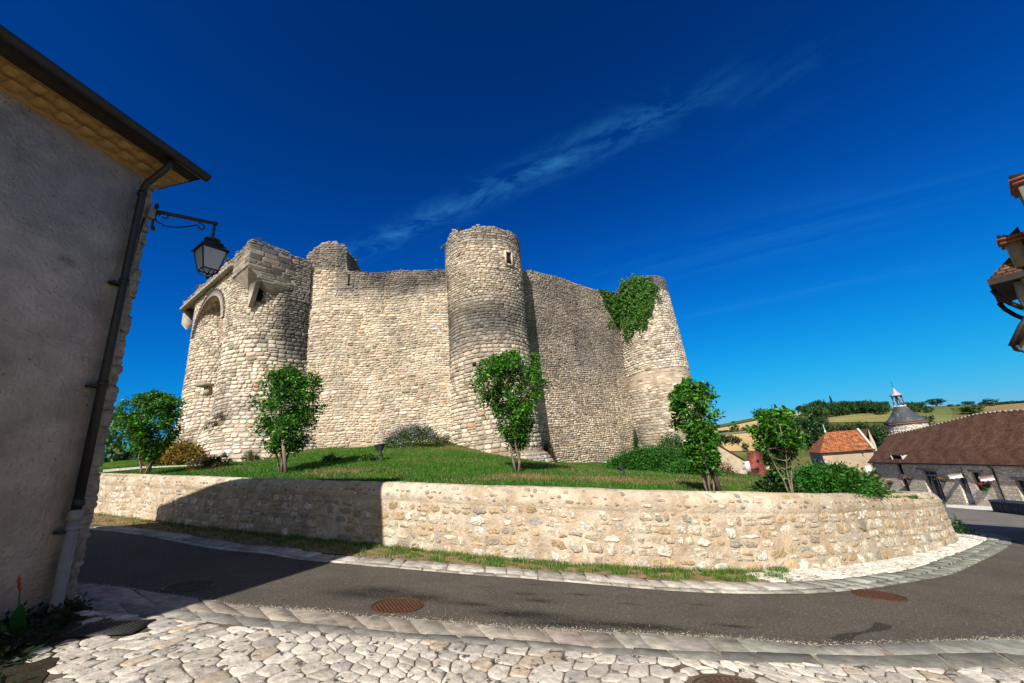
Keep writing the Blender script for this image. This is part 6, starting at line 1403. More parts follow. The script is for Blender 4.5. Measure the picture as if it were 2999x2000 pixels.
# ---- round dovecote-like tower with bell lantern
tcn = np.array([47.63, 51.3]); bt = empty('bell_tower', (tcn[0], tcn[1], 0), 'small round stone tower with a dark slate cone roof and open bell lantern', 'tower')
srd = drum(tcn, lambda z: 1.88 + 0 * z, d2r(150), -4, 1.88)
V, F, C = merge(backing(drum(tcn, lambda z: 1.88 + 0 * z, 0, -4, 1.88), 2 * math.pi * 1.88, 5.6)); w = link('wall', mesh_np('wall', V, F), mat('pale_mortar', (.55, .50, .43), var=.2, bump=.5), bt)
V, F, C = dressed(srd, 1.88 * d2r(220), 5.6, (.16, .24), (.25, .5), gap=.02, relief=(.02, .07), colf=lambda u, v, r: np.array([.62, .57, .50])[None] * r.normal(1, .1, (len(u), 1)), seed=131, v0=2.0); link('masonry', mesh_np('masonry', V, F, col=C), M_stone, w)
c3_ = (tcn[0], tcn[1], 0)
g = G(); g.lathe(c3_, [(2.05, 1.56), (2.12, 1.70), (1.55, 2.15), (1.05, 2.78), (.62, 3.45), (.58, 3.55)], 24); g.build('roof', mat('slate', (.05, .055, .065), rough=.6, var=.3, scale=5, bump=.5, bscale=9, col2=(.22, .25, .20), c2scale=1.0, c2thr=.60, c2soft=.05, c2amt=.8), bt)
g = G(); g.lathe(c3_, [(2.08, 1.46), (2.08, 1.58), (1.9, 1.60)], 24); g.build('eave_band', mat('brick_band', (.26, .10, .06), var=.3, scale=6), bt)
g = G(); g.lathe(c3_, [(.62, 3.50), (.60, 3.66), (.2, 3.70)], 16); g.build('zinc_collar', mat('zinc', (.36, .38, .42), rough=.45, metal=.3, bump=0), bt)
for k in range(4):
    a = math.pi / 4 + k * math.pi / 2 + .3; b0 = np.array([tcn[0] + .50 * math.cos(a), tcn[1] + .50 * math.sin(a), 3.62]); t0 = np.array([tcn[0] + .44 * math.cos(a), tcn[1] + .44 * math.sin(a), 4.95])
    g = G(); g.tube([b0, t0], .075, 6); c0 = np.array([tcn[0], tcn[1], 4.95]); g.tube([b0 + (t0 - b0) * .6, t0 + (c0 - t0) * .15 - UPV * .2, t0 + (c0 - t0) * .5 - UPV * .02], .045, 5); g.build('post', mat('lantern_wood', (.13, .08, .05), var=.3, bump=.3), bt)
    g = G(); g.box(b0 + UPV * .05, (.2, .2, .12)); g.build('post_foot', M_white, bt)
g = G(); g.lathe(c3_, [(.68, 4.94), (.66, 5.0), (.32, 5.36), (.10, 5.78), (.02, 5.95)], 8); g.build('lantern_roof', mat('zinc', ()), bt)
g = G(); g.lathe(c3_, [(.02, 5.9), (.02, 6.2), (.07, 6.24), (.02, 6.30), (.015, 6.55), (.05, 6.6), (.01, 6.7), (.008, 7.0)], 8); g.build('finial', M_greyiron, bt)
g = G(); g.lathe(c3_, [(.03, 4.86), (.10, 4.82), (.13, 4.66), (.17, 4.50), (.27, 4.36), (.26, 4.34)], 16); g.tube([(tcn[0], tcn[1], 4.95), (tcn[0], tcn[1], 4.8)], .03, 6); g.build('bell', mat('bronze', (.22, .20, .18), rough=.4, metal=.6, bump=0), bt)

# ---- house with orange lichened hip roof
of = Fr((34.7, 48.95), 112, left=False)
oh = empty('plastered_house', tuple(of(2, 0, -5)), 'tan plastered house with an orange lichen covered hipped tile roof', 'house')
def ofz(x, y): return of.hit(*Z7(x, y))
wa, wb = ofz(1850, 885), ofz(1890, 935); sa, sb_ = ofz(1893, 1040), ofz(1970, 1175)
Lh = 4.8
ops = [(wa[0], wb[0], wb[1], wa[1]), (sa[0] + .02, sa[0] + .62, sb_[1], sa[1])]
wall_with_openings(of, 0, Lh, -8, -.88, ops, 'wall', M_plaster, oh, reveal=.15)
bk = 5.5
g = G(); g.quad(of(0, 0, -8), of(0, bk, -8), of(0, bk, -.88), of(0, 0, -.88)); g.quad(of(Lh, 0, -8), of(Lh, bk, -8), of(Lh, bk, -.88), of(Lh, 0, -.88)); g.build('side_wall', M_plaster, oh)
rs1, zr_ = of.hit(*Z7(1440, 652), d=2.75); g = G(); o_ = .22
R1, R2 = of(rs1, 2.75, zr_), of(Lh - .1, 2.75, zr_); E1_, E2_, E3_, E4_ = of(-o_, -o_, -.92), of(Lh, -o_, -.92), of(-o_, bk + o_, -.92), of(Lh, bk + o_, -.92)
g.add([E1_, E2_, R2, R1], [(0, 1, 2, 3)], [(0, 0), (Lh + .2, 0), (Lh, 3.4), (2.1, 3.4)]); g.add([E1_, R1, E3_], [(0, 1, 2)], [(0, 0), (2.6, 3.2), (5.4, 0)]); g.add([R1, R2, E4_, E3_], [(0, 1, 2, 3)], [(2, 3.4), (5, 3.4), (5, 0), (0, 0)])
orf = g.build('roof', M_tileor, oh)
g = G(); g.add([of(Lh - .02, -o_, -.86), of(Lh + .2, -o_, -.86), of(Lh + .2, 2.75, zr_ + .14), of(Lh - .02, 2.75, zr_ + .14), of(Lh + .2, -o_, -1.0), of(Lh + .2, 2.75, zr_ - .1)], [(0, 1, 2, 3), (1, 4, 5, 2)]); g.add([of(Lh, 0, -.95), of(Lh, bk, -.95), of(Lh, 2.75, zr_)], [(0, 1, 2)]); g.build('gable_verge', mat('pale_verge', (.50, .46, .40), bump=.2), oh)
g = G(); g.lathe(R1, [(.12, -.05), (.09, .15), (.03, .35), (.02, .95), (.0, 1.0)], 8); g.build('finial', M_white, orf)
g = G(); g.tube([of(-o_, -o_ - .04, -.97), of(Lh + .1, -o_ - .04, -.97)], .06, 6); g.tube([of(Lh + .05, -.2, -1.0), of(Lh + .02, -.08, -1.3), of(Lh + .02, -.08, -6)], .05, 6); g.build('gutter', M_greyiron, oh)
joinery(of, *sorted((wa[0], wb[0])), wb[1], wa[1], 'window', M_white, oh, cols=1, rows=1, depth=.12, bar=.05)
w_ = joinery(of, ops[1][0], ops[1][1], ops[1][2], ops[1][3], 'window', M_white, oh, cols=1, rows=1, depth=.12, bar=.05)
g = G(); g.box(of(ops[1][0] + .22, -.03, (ops[1][2] + ops[1][3]) / 2), (.5, .04, ops[1][3] - ops[1][2] + .05), (Vector(of.e), Vector(of.d), Vector((0, 0, 1)))); g.build('shutter', M_white, w_)
lf = Fr(tuple(of(0, 0, 0)[:2]), 112 - 90, left=True)
g = G()
for s_ in (.5, 1.0, 1.7): g.box(lf(s_ + .3, -.03, -1.95), (.32, .05, 1.15), (Vector(lf.e), Vector(lf.d), Vector((0, 0, 1)))); g.build('shutter', mat('grey_shutter', (.35, .36, .38), bump=0), oh); g = G()
# small lantern on its corner
lp = of(.05, -.35, ofz(1410, 1005)[1]); root = empty('wall_lantern', tuple(lp), 'tiny pale wall lantern on the corner of the orange roofed house', 'street lamp')
G().lathe(lp, [(.10, -.30), (.17, .05), (.19, .08), (.06, .22), (.02, .30)], 6).build('lantern', mat('pale_blue_lamp', (.30, .38, .48), rough=.3, bump=0), root); G().tube([lp + UPV * .28, lp + UPV * .45, of(.05, 0, lp[2] + .45)], .02, 5).build('bracket', M_iron, root)
# brown roofed house just behind it
p0, p1 = atD(*Z7(1605, 628), 80), atD(*Z7(1930, 612), 78)
bh = empty('farmhouse', tuple(p0), 'brown roofed house with white gable partly hidden behind the orange roofed house', 'house')
e_ = (p1 - p0); e_[2] = 0; L_ = np.linalg.norm(e_); e_ /= L_; n_ = np.array([e_[1], -e_[0], 0]); n_ *= -np.sign(n_ @ (p0 - EYE)); zt = (p0[2] + p1[2]) / 2
g = G(); roofquad(g, p0 + n_ * 1.6 - UPV * 1.9, p1 + n_ * 1.6 - UPV * 1.9, np.array([*p1[:2], zt]), np.array([*p0[:2], zt])); roofquad(g, p0 - n_ * 1.6 - UPV * 1.9, p1 - n_ * 1.6 - UPV * 1.9, np.array([*p1[:2], zt]), np.array([*p0[:2], zt])); g.build('roof', M_tilebr, bh)
g = G(); a_, b_ = p1 + n_ * .5, p1 - n_ * .5; g.add([a_ - UPV * 8, b_ - UPV * 8, b_ - UPV * 1.95, np.array([*p1[:2], zt - .1]), a_ - UPV * 1.95, p0 + n_ * 2.5 - UPV * 8, p0 + n_ * 2.5 - UPV * 1.95], [(0, 1, 2, 3, 4), (0, 5, 6, 4)]); g.build('wall', M_cream, bh)

# ---- gabled stone house at the left of the village
pk, ec = atD(*Z7(190, 778), 48), atD(*Z7(500, 960), 48.5)
e_ = ec - pk; e_[2] = 0; L_ = float(np.linalg.norm(e_)); e_ /= L_; dn = np.array([-e_[1], e_[0], 0]); dn *= np.sign(dn @ (pk - EYE))
gh = empty('gabled_house', tuple(ec), 'rough plastered gabled house with brown tiled roof and chimney, leftmost in the village', 'house')
gl = pk - e_ * L_; gl = np.array([gl[0], gl[1], ec[2]])
g = G(); q3 = lambda p, z=None: np.array([p[0], p[1], p[2] if z is None else z])
g.poly([q3(gl, -9), q3(ec, -9), q3(ec), q3(pk), q3(gl)]); dep = 5.6
g.quad(q3(ec, -9), q3(ec + dn * dep, -9), q3(ec + dn * dep), q3(ec)); g.build('wall', mat('ochre_rough_plaster', (.42, .34, .24), rough=.95, var=.2, scale=2.2, bump=.25, bscale=6, bdist=.03, col2=(.30, .26, .20), c2scale=1.2, c2amt=.5), gh)
g = G(); sl = q3(ec) - q3(pk); roofquad(g, ec + dn * (-.1) + sl * .04, ec + dn * dep + sl * .04, pk + dn * dep, pk - dn * .1); roofquad(g, gl + dn * (-.1), gl + dn * dep, pk + dn * dep, pk - dn * .1); grf = g.build('roof', M_tilebr, gh)
g = G(); cpos = pk + dn * (dep - .3); g.box(cpos + UPV * .35, (.55, .55, 1.5)); g.box(cpos + UPV * 1.15, (.65, .65, .12)); g.build('chimney', mat('chimney_plaster', (.40, .35, .29), var=.2, bump=.3), grf)
g = G(); g.box(q3(ec) + e_ * .28 + dn * .3 - UPV * .75, (.5, .06, 1.0), (Vector(e_), Vector(dn), Vector((0, 0, 1)))); g.build('white_panel', M_white, gh)
for k in range(6): g = G(); z = ec[2] - .3 - k * .52; w = .22 + .1 * (k % 2); g.box(q3(ec, z) - e_ * (w / 2 - .03) - dn * .005, (w, .06, .3), (Vector(e_), Vector(dn), Vector((0, 0, 1)))); g.build('quoin_stone', M_ash, gh)

# ---- red roofed house
def slab_px(pts, D, depth, zf=Z7):
    f = [atD(*zf(x, y), D if not isinstance(D, (list, tuple)) else D[i]) for i, (x, y) in enumerate(pts)]
    c = sum(f) / len(f); d = np.array([c[0], c[1], 0]); d /= np.linalg.norm(d); b = [p + d * depth for p in f]; n = len(f); return G().add(f + b, [tuple(range(n)), tuple(range(n, 2 * n))[::-1]] + [(i, (i + 1) % n, n + (i + 1) % n, n + i) for i in range(n)], [(p[0] * .7 + p[1] * .1, p[2] * 1.2) for p in f + b])
rr_ = empty('red_roofed_house', tuple(atD(*Z7(650, 1250), 62)), 'house with a large plain dark red tiled roof and small skylight', 'house')
rm = slab_px([(535, 886), (752, 876), (790, 1100), (790, 1262), (560, 1262)], [66, 66, 63, 60, 60], 1.2).build('roof', M_tilerd, rr_)
slab_px([(530, 1072), (665, 1066), (700, 1180), (690, 1262), (540, 1262)], [58, 58, 57, 56.5, 56.5], .5).build('lower_roof', M_tilebr, rr_)
f_ = slab_px([(646, 972), (680, 974), (684, 1002), (650, 1000)], 60.5, 1.5).build('skylight', M_greyiron, rm); slab_px([(652, 978), (676, 979), (678, 997), (655, 996)], 60.4, .05).build('pane', M_glass, f_)
f_ = slab_px([(548, 1130), (582, 1132), (586, 1162), (553, 1160)], 56.6, .5).build('skylight', M_greyiron, rr_)
dm_ = slab_px([(655, 1165), (722, 1168), (738, 1262), (668, 1262)], 55.5, 2).build('dormer', M_white, rr_); slab_px([(640, 1165), (682, 1132), (730, 1165), (726, 1174), (682, 1146), (648, 1176)], 55.3, 2).build('dormer_roof', M_tilerd, dm_)
# ---- small house with bright orange canal tiles
sm = empty('small_house', tuple(atD(*Z7(860, 1230), 52)), 'small cream house with a bright orange tiled porch roof behind the sparse tree', 'house')
slab_px([(745, 985), (960, 985), (985, 1240), (900, 1240), (885, 1085), (765, 1080)], 52, 3).build('wall', M_cream, sm)
M_canal = mat('canal_tile', (.62, .20, .05), rough=.85, uv=True, var=.3, scale=2, wave=(.22, .5, (.3, .2, .2), .04), bump=.8, bdist=.05)
slab_px([(728, 978), (930, 975), (890, 900), (800, 900)], [51.5, 51.5, 53.5, 53.5], .4).build('roof', M_canal, sm)
slab_px([(760, 1082), (893, 1080), (945, 1012), (850, 1028)], [50.6, 50.6, 51.8, 51.8], .25).build('porch_roof', M_canal, sm)
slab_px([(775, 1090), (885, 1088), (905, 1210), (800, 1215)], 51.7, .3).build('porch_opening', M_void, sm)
slab_px([(822, 800), (860, 798), (862, 890), (826, 890)], 54, .6).build('chimney', mat('chimney_plaster', ()), sm)
bush('porch_vine', atD(*Z7(850, 1225), 51), (.8, .4, 1.5), 900, .11, 'green climbing plants round the porch of the small cream house', cat='vine', base=(.05, .13, .02), seed=240, stems=False)
st = slab_px([(770, 1235), (830, 1205), (1000, 1195), (1010, 1262), (780, 1262)], 30, 1.0).build('rubble_bank_wall', M_rubble); tag(st, 'low heap-like rubble wall at the foot of the sparse tree', 'wall')

# ------------------------------------------------------------------ house slice at the right edge
rf_ = Fr((12.9, 9.68), 142, left=False)
rh = empty('corner_house', tuple(rf_(0, 0, -2)), 'tall house with chimneys and lichened roof cut off by the right edge', 'house')
def ra_(px, py, D): return atD(px, py, D)
g = G(); q = [tuple(rf_(a, b, 0)[:2]) for a, b in ((0, 0), (9, 0), (9, 2.6), (0, 2.6))]; g.prism(q, -4, 4.9); g.build('wall', mat('pale_house_plaster', (.44, .37, .28), var=.15, bump=.3), rh)
g = G(); o_ = .38; zt = 4.9
E = [rf_(-o_, -o_, zt), rf_(9.4, -o_, zt), rf_(9.4, 2.9, zt), rf_(-o_, 2.9, zt)]; R1, R2 = rf_(1.3, 1.3, 6.7), rf_(1.3, 1.32, 6.7)
M_rlich = mat('lichen_tile', (.10, .045, .028), rough=.9, uv=True, var=.3, scale=3, wave=(.18, .13, (.2, .2, .2), .018), bump=1.0, bdist=.04, col2=(.36, .20, .02), c2scale=1.9, c2thr=.53, c2soft=.07, c2amt=.85)
g.add([E[0], E[1], rf_(8.2, 1.3, 6.7), R1], [(0, 1, 2, 3)], [(0, 0), (9.8, 0), (8.4, 2.5), (1.7, 2.5)]); g.add([E[0], R1, E[3]], [(0, 1, 2)], [(0, 0), (1.7, 2.5), (3.3, 0)]); g.add([E[3], E[2], rf_(8.2, 1.3, 6.7), R1], [(0, 1, 2, 3)], [(0, 0), (9.8, 0), (8.4, 2.5), (1.7, 2.5)])
g.add([E[0], E[1], E[2], E[3]], [(0, 1, 2, 3)]); rrf = g.build('roof', M_rlich, rh)
g = G(); g.quad(E[0] - UPV * .14, E[3] - UPV * .14, E[3] + UPV * .02, E[0] + UPV * .02); g.quad(E[0] - UPV * .14, E[1] - UPV * .14, E[1] + UPV * .02, E[0] + UPV * .02); g.quad(E[0] - UPV * .14, E[1] - UPV * .14, rf_(9, 0, zt - .14), rf_(0, 0, zt - .14)); g.quad(E[0] - UPV * .14, E[3] - UPV * .14, rf_(0, 2.6, zt - .14), rf_(0, 0, zt - .14)); g.build('eave_board', M_dark, rh)
for b_ in (.15, 2.3):
    g = G(); g.tube([rf_(-.36, b_, 4.72), rf_(-.30, b_, 4.50), rf_(-.18, b_, 4.28), rf_(-.02, b_, 4.08)], .06, 6); g.build('brace', M_dark, rh)
M_chim = mat('mossy_chimney', (.24, .19, .125), var=.3, scale=5, bump=.6, col2=(.22, .19, .05), c2scale=3, c2thr=.55, c2amt=.7); M_brick = mat('brick_red', (.24, .085, .05), var=.2, scale=8)
def chimney(px0, px1, pyt, pyb, D, depth):
    a, b = ra_(px0, pyt, D), ra_(px1, pyt, D); w = float(np.linalg.norm((b - a)[:2])); c = (a + b) / 2; zb = vz(c[0], c[1], pyb); cx_ = c + rf_.d * depth / 2
    ax = (Vector(rf_.e), Vector(rf_.d), Vector((0, 0, 1))); ch = G().box((cx_[0], cx_[1], (c[2] + zb) / 2 - .1), (w, depth, c[2] - zb + .2), ax).build('chimney', M_chim, rrf)
    g = G(); g.box((cx_[0], cx_[1], c[2] + .03), (w + .12, depth + .12, .07), ax); g.box((cx_[0], cx_[1], c[2] + .13), (w + .18, depth + .18, .07), ax); g.build('brick_cap', M_brick, ch)
    g = G(); t = [rf_.e * s1_ * (w / 2 + .05) + rf_.d * s2_ * (depth / 2 + .05) for s1_, s2_ in ((-1, -1), (1, -1), (1, 1), (-1, 1))]; top = np.array([cx_[0], cx_[1], c[2] + .17])
    mid = (t[0] + t[1]) / 2; g.add([top + t[0] + UPV * .12, top + mid + UPV * .02, top + t[1] + UPV * .17, top + t[2] + UPV * .12, top + t[3] + UPV * .17, top + t[0], top + t[1], top + t[2], top + t[3]], [(0, 1, 2, 3, 4), (5, 6, 2, 1, 0), (6, 7, 3, 2), (7, 8, 4, 3), (8, 5, 0, 4)]); g.build('cowl', M_dark, ch)
chimney(2303, 2346, 556, 640, 15.9, .42)
chimney(2326, 2440, 408, 600, 15.2, .9)
# lower porch roof with gutter
g = G(); c1_, c2_ = ra_(2321, 795, 15), ra_(2375, 705, 15); bb = rf_.d * 2.0
roofquad(g, c1_, c1_ + rf_.d * 1.2, c2_ + rf_.d * 1.2, c2_); g.build('porch_roof', M_rlich, rh)
g = G(); g.tube([c1_, (c1_ + c2_) / 2 + UPV * .03 - rf_.e * .02, c2_], .05, 8); g.tube([c1_ + rf_.e * .08, c1_ + rf_.e * .1 - UPV * .12, c1_ + rf_.e * .35 - UPV * .35, c1_ + rf_.e * .5 - UPV * .8, c1_ + rf_.e * .5 - UPV * 4.8], .035, 8); g.build('gutter', M_greyiron, rh)

# ------------------------------------------------------------------ hills: fields, woods, single trees
def field(pts, name, m, n=14, k=8, up=.5):
    P4 = [np.array(Z7(*p)) for p in pts]; V = []
    for j in range(k + 1):
        for i in range(n + 1):
            a, b = i / n, j / k; p = (P4[0] * (1 - a) + P4[1] * a) * (1 - b) + (P4[3] * (1 - a) + P4[2] * a) * b; h = hit_terr(*p); V.append(h + UPV * up)
    i, j = np.meshgrid(np.arange(n), np.arange(k)); a_ = j * (n + 1) + i
    o = link(name, mesh_np(name, V, [np.stack([a_, a_ + 1, a_ + n + 2, a_ + n + 1], -1).reshape(-1, 4)], smooth=True), m); tag(o, kind='structure')
M_gold = mat('stubble_gold', (.46, .31, .13), rough=1, var=.12, scale=.08, bump=0); M_crop = mat('green_crop', (.035, .10, .012), rough=1, var=.2, scale=.1, bump=0); M_mead = mat('meadow', (.17, .17, .05), rough=1, var=.2, scale=.06, bump=0, col2=(.26, .21, .08), c2scale=.03, c2amt=.7); M_track = mat('grey_green_strip', (.15, .16, .09), rough=1, var=.2, scale=.1, bump=0)
field([(205, 612), (760, 500), (760, 610), (205, 655)], 'field', M_gold)
field([(205, 586), (680, 494), (680, 514), (205, 608)], 'crop_strip', M_crop, up=.9)
field([(205, 690), (760, 645), (760, 870), (300, 880)], 'field', M_gold)
field([(205, 672), (760, 622), (760, 652), (205, 694)], 'track', M_track, up=.9)
field([(950, 462), (1190, 424), (1190, 462), (950, 474)], 'field', M_gold)
field([(1478, 490), (2200, 392), (2200, 540), (1485, 545)], 'meadow', M_mead)
field([(2330, 470), (2900, 380), (2900, 560), (2330, 560)], 'meadow', mat('green_meadow', (.10, .14, .03), rough=1, var=.2, scale=.06, bump=0, col2=(.18, .16, .06), c2scale=.03))
field([(3150, 380), (3750, 280), (3750, 420), (3150, 440)], 'meadow', mat('dry_meadow', (.20, .15, .06), rough=1, var=.2, scale=.06, bump=0))
# crown prototypes (unit height 1, width 1)
def proto(kind, seed):
    rng = np.random.default_rng(seed); C_ = []
    for _ in range(90 if kind != 'conifer' else 70):
        if kind == 'conifer':
            t = rng.uniform(.05, 1); r = .5 * (1 - t) ** .8 * math.sqrt(rng.uniform(.3, 1)); a = rng.uniform(0, 6.28); C_.append((r * math.cos(a), r * math.sin(a), t))
        else:
            v = rng.normal(size=3); v /= np.linalg.norm(v); r = rng.uniform(.55, 1.0); lob = 1 + .22 * math.sin(3 * math.atan2(v[1], v[0]) + seed) + .15 * math.sin(5 * v[2] + seed); C_.append((v[0] * .45 * r * lob, v[1] * .45 * r * lob, .55 + v[2] * .42 * r * lob))
    P_ = clumps(np.array(C_), 16, .045, seed); P_ = P_[P_[:, 2] > .04]
    base = {'broad': (.035, .085, .015), 'conifer': (.012, .045, .018), 'dark': (.016, .055, .012), 'olive': (.07, .08, .025)}[kind]
    return leaf_mesh('crown', P_, .075, base=base, seed=seed, aspect=.8, var=.45, hi=tuple(b * 1.9 for b in base), hif=.2)
PR = {k: [proto(k, 500 + i * 7 + j) for j in range(3)] for i, k in enumerate(('broad', 'conifer', 'dark', 'olive'))}
for l in PR.values():
    for m in l: m.materials.append(M_leaf)
g = G(); g.tube([(0, 0, -.08), (0.01, 0, .3), (0, .01, .7)], [.035, .028, .01], 5); TRUNK = g.mesh('trunk'); TRUNK.materials.append(M_bark)
rng = np.random.default_rng(88)
def far_tree(zf, x, yb, yt, w, kind, label, group, D=None):
    px, pb = zf(x, yb); _, pt_ = zf(x, yt); p = hit_terr(px, pb) if D is None else atD(px, pb, D); H = max(1.0, vz(p[0], p[1], pt_) - p[2])
    W_ = wid(p, w / (3.92 if zf is Z7 else 3.136) * .784); r = empty('tree', tuple(p), label, 'tree', group)
    for nm, me in (('crown', PR[kind][rng.integers(0, 3)]), ('trunk', TRUNK)):
        o = bpy.data.objects.new(nm, me); COL.objects.link(o); o.parent = r
    r.scale = (W_, W_, H); r.rotation_euler = (0, 0, rng.uniform(0, 6.28)); return r
GR = 'trees on the distant ridge'
single = [(Z7, 710, 505, 370, 160, 'dark', 'broad dark tree standing alone at the left end of the ridge wood'), (Z7, 885, 425, 330, 70, 'conifer', 'dark pointed conifer on the skyline, left of a second one'), (Z7, 978, 425, 342, 100, 'conifer', 'second pointed conifer on the skyline, wider, right of its neighbour'), (Z7, 1155, 395, 333, 125, 'dark', 'round near-black tree on the skyline between conifers and ridge wood'), (Z7, 1552, 440, 236, 60, 'conifer', 'tallest thin conifer rising out of the ridge wood'),
          (Z7, 388, 545, 523, 55, 'dark', 'tiny solitary tree at the far left of the skyline field'), (Z8, 762, 280, 205, 150, 'dark', 'large domed tree on the skyline right of the bell lantern'), (Z8, 1030, 272, 236, 66, 'dark', 'left one of two touching flat-topped trees on the skyline'), (Z8, 1088, 272, 236, 66, 'dark', 'right one of two touching flat-topped trees on the skyline'), (Z8, 1250, 285, 212, 125, 'dark', 'wide dark tree on the skyline near the right edge'), (Z8, 1090, 352, 272, 220, 'broad', 'broad green tree below the skyline just above the brown roof ridge'), (Z8, 690, 460, 362, 130, 'olive', 'brownish green bushy tree right beside the bell tower roof')]
for zf, x, yb, yt, w, k, lb_ in single: far_tree(zf, x, yb, yt, w, k, lb_, None)
wood = [(x, 445 + rng.uniform(-12, 12), yt + rng.uniform(-14, 8), 120, rng.choice(['broad', 'dark', 'dark'])) for x, yt in zip(range(1230, 2180, 46), [345, 320, 305, 300, 290, 300, 300, 305, 300, 295, 300, 290, 300, 300, 295, 290, 290, 290, 295, 300, 300])]
for x, yb, yt, w, k in wood: far_tree(Z7, x, yb, yt, w, k, 'dark green tree in the wood along the distant ridge', GR)
for x in range(1320, 2140, 60): far_tree(Z7, x, 478 - (x - 1480) * .11 if x > 1480 else 520, 350 + rng.uniform(-12, 12), 120, rng.choice(['broad', 'dark']), 'dark green tree in the wood along the distant ridge', GR)
for x, yb, yt, w in [(500, 335, 240, 90), (545, 335, 232, 95), (600, 332, 238, 95), (650, 335, 245, 90), (700, 345, 278, 95), (560, 350, 270, 90), (30, 330, 232, 90), (90, 330, 232, 90), (150, 330, 230, 90), (210, 330, 236, 80), (270, 335, 238, 80), (320, 335, 236, 80)]: far_tree(Z8, x, yb, yt, w, rng.choice(['broad', 'dark']), 'dark green tree in the wood along the distant ridge', GR)
for x, yb, yt, w in [(1345, 274, 240, 55), (1395, 270, 236, 66), (1450, 266, 232, 66), (1505, 260, 230, 66), (1560, 256, 226, 66), (1165, 275, 250, 40), (890, 285, 262, 50), (960, 280, 262, 50)]: far_tree(Z8, x, yb, yt, w, 'dark', 'small dark bush in the hedge line on the right skyline', 'bushes of the hedge on the right skyline')
for x, yb, yt, w, k in [(410, 655, 568, 130, 'broad'), (512, 645, 583, 75, 'olive'), (650, 640, 552, 110, 'dark'), (300, 660, 620, 90, 'dark'), (240, 665, 625, 80, 'dark'), (580, 645, 605, 70, 'dark'), (720, 640, 590, 90, 'dark')]: far_tree(Z7, x, yb, yt, w, k, 'tree in the field hedge between two golden fields', 'trees in the hedge between the golden fields')
for x, yb, yt, w, k in [(290, 800, 668, 150, 'dark'), (370, 800, 672, 150, 'olive'), (440, 800, 690, 110, 'dark'), (530, 880, 765, 90, 'dark'), (690, 890, 800, 120, 'dark'), (760, 890, 790, 120, 'dark')]: far_tree(Z7, x, yb, yt, w, k, 'dark tree standing close behind the gabled house roof', 'trees behind the gabled and red roofed houses', D=95)
far_tree(Z7, 1330, 900, 410, 330, 'dark', 'big dark tree behind the sparse tree, left of the orange roof', None, D=110)
far_tree(Z7, 1220, 860, 450, 260, 'broad', 'tall mid green tree left of the big dark one behind the village', None, D=120)
far_tree(Z7, 1440, 720, 470, 170, 'dark', 'dark tree just above the left end of the orange roof', None, D=125)
for x in range(1530, 2200, 75): far_tree(Z7, x, 760 + rng.uniform(-10, 20), 535 + rng.uniform(-15, 12), 170, rng.choice(['dark', 'olive', 'olive']), 'brownish green tree in the belt below the pale meadow', 'trees in the belt below the meadow', D=140)
for x, yt in ((2010, 640), (2070, 650), (2120, 600)): far_tree(Z7, x, 900, yt, 150, 'dark', 'dark tree in the gap between orange roof and stone building', 'trees in the gap beside the orange roof', D=92)
# farmhouse on the ridge
p = hit_terr(*Z7(1815, 385)); Dp = float(np.hypot(p[0], p[1])) - 12
hh = empty('ridge_farmhouse', tuple(p), 'long pale farmhouse with brown roof among the ridge trees', 'house')
slab_px([(1745, 352), (1890, 352), (1890, 376), (1745, 372)], Dp, 8).build('wall', M_cream, hh); slab_px([(1738, 330), (1880, 322), (1893, 353), (1742, 354)], [Dp + 6, Dp + 6, Dp - 1, Dp - 1], .6).build('roof', M_tilebr, hh)
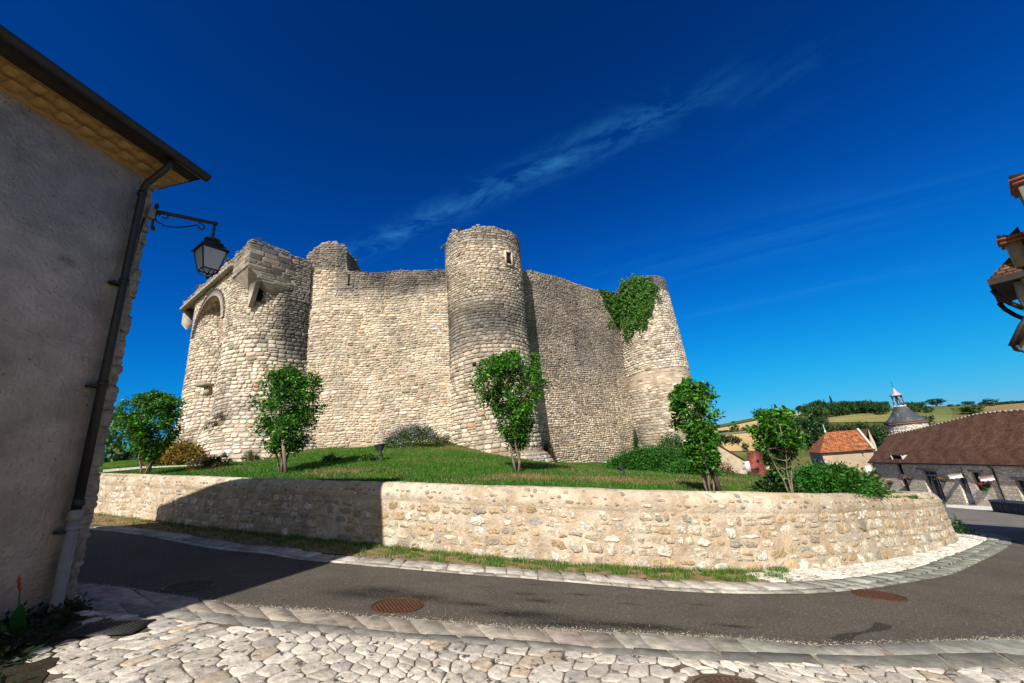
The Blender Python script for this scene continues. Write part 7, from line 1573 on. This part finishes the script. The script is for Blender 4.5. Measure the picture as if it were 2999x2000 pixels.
# left background: tree and shrubs beyond the path
def lt(px, pb, pt_, w, D, kind, label):
    p = atD(px, pb, D); H = vz(p[0], p[1], pt_) - p[2]; W_ = wid(p, w); r = empty('tree', tuple(p), label, 'tree')
    m1 = PR[kind][0].copy(); r.scale = (W_, W_, H)
    for nm, me in (('crown', m1), ('trunk', TRUNK)): o = bpy.data.objects.new(nm, me); COL.objects.link(o); o.parent = r
lt(262, 1088, 935, 110, 31, 'broad', 'light leafy tree half hidden behind the left house corner')
lt(300, 1086, 1035, 75, 34, 'dark', 'dark rounded shrub beyond the pale path at the far left')
lt(250, 1086, 1050, 60, 32, 'dark', 'low dark shrub at the far left beside the house corner')
lt(352, 1082, 1005, 48, 29, 'olive', 'reddish brown shrub between the left small tree and the gatehouse')
bush('shrub', atD(2212, 1237, 20.5), (.35, .35, .6), 500, .05, 'small dark shrub at the far right end of the low wall', base=(.02, .07, .015), seed=250)

# ------------------------------------------------------------------ loose grit and moss tufts along joints and kerbs
rng = np.random.default_rng(61)
a = rng.uniform(d2(-50), d2(50), 5200); r = rad(NO, a) + np.abs(rng.normal(0, .07, len(a))) - .01; b_ = rng.uniform(d2(-50), d2(52), 2600); r2b = rad(NI, b_) + rng.normal(0, .03, len(b_))
aa2, rr2 = np.concatenate([a, b_]), np.concatenate([r, r2b]); X, Y = rr2 * np.sin(aa2), rr2 * np.cos(aa2); Z = gz(X, Y) + .010
sz = rng.uniform(.003, .009, len(X)); t3 = rng.uniform(0, 6.28, len(X))
V = np.stack([np.stack([X + sz * np.cos(t3), Y + sz * np.sin(t3), Z], -1), np.stack([X + sz * np.cos(t3 + 2.1), Y + sz * np.sin(t3 + 2.1), Z], -1), np.stack([X + sz * np.cos(t3 + 4.2), Y + sz * np.sin(t3 + 4.2), Z], -1), np.stack([X, Y, Z + sz * .9], -1)], 1).reshape(-1, 3)
k = np.arange(len(X)) * 4
o = link('grit', mesh_np('grit', V, [np.concatenate([np.stack([k, k + 1, k + 3], -1), np.stack([k + 1, k + 2, k + 3], -1), np.stack([k + 2, k, k + 3], -1)])], col=np.repeat(np.array([.36, .31, .24])[None] * rng.normal(1, .3, (len(X), 1)).clip(.3, 1.7), 4, 0)), M_slab)
tag(o, 'loose pale grit along the near edge of the asphalt and the kerb joints', 'grit', kind='stuff')
sel = rng.random(len(S5)) < .10; Q = XY[sel & near5 & ok5]; Q = np.repeat(Q, 10, 0) + rng.normal(0, .022, (len(Q) * 10, 2)); off = np.repeat(rng.uniform(-.1, .1, (len(Q) // 10, 2)), 10, 0); Q = Q + off
keep = (np.hypot(Q[:, 0], Q[:, 1]) > 1.5)
blades('pavement_weeds', Q[keep, 0], Q[keep, 1], lambda x, y: gz(x, y) + .018, .022, .003, 62, (.035, .07, .012), (.14, .11, .05), lambda x, y, r_: .3, 'tiny weeds and moss growing in the joints of the cobbles')
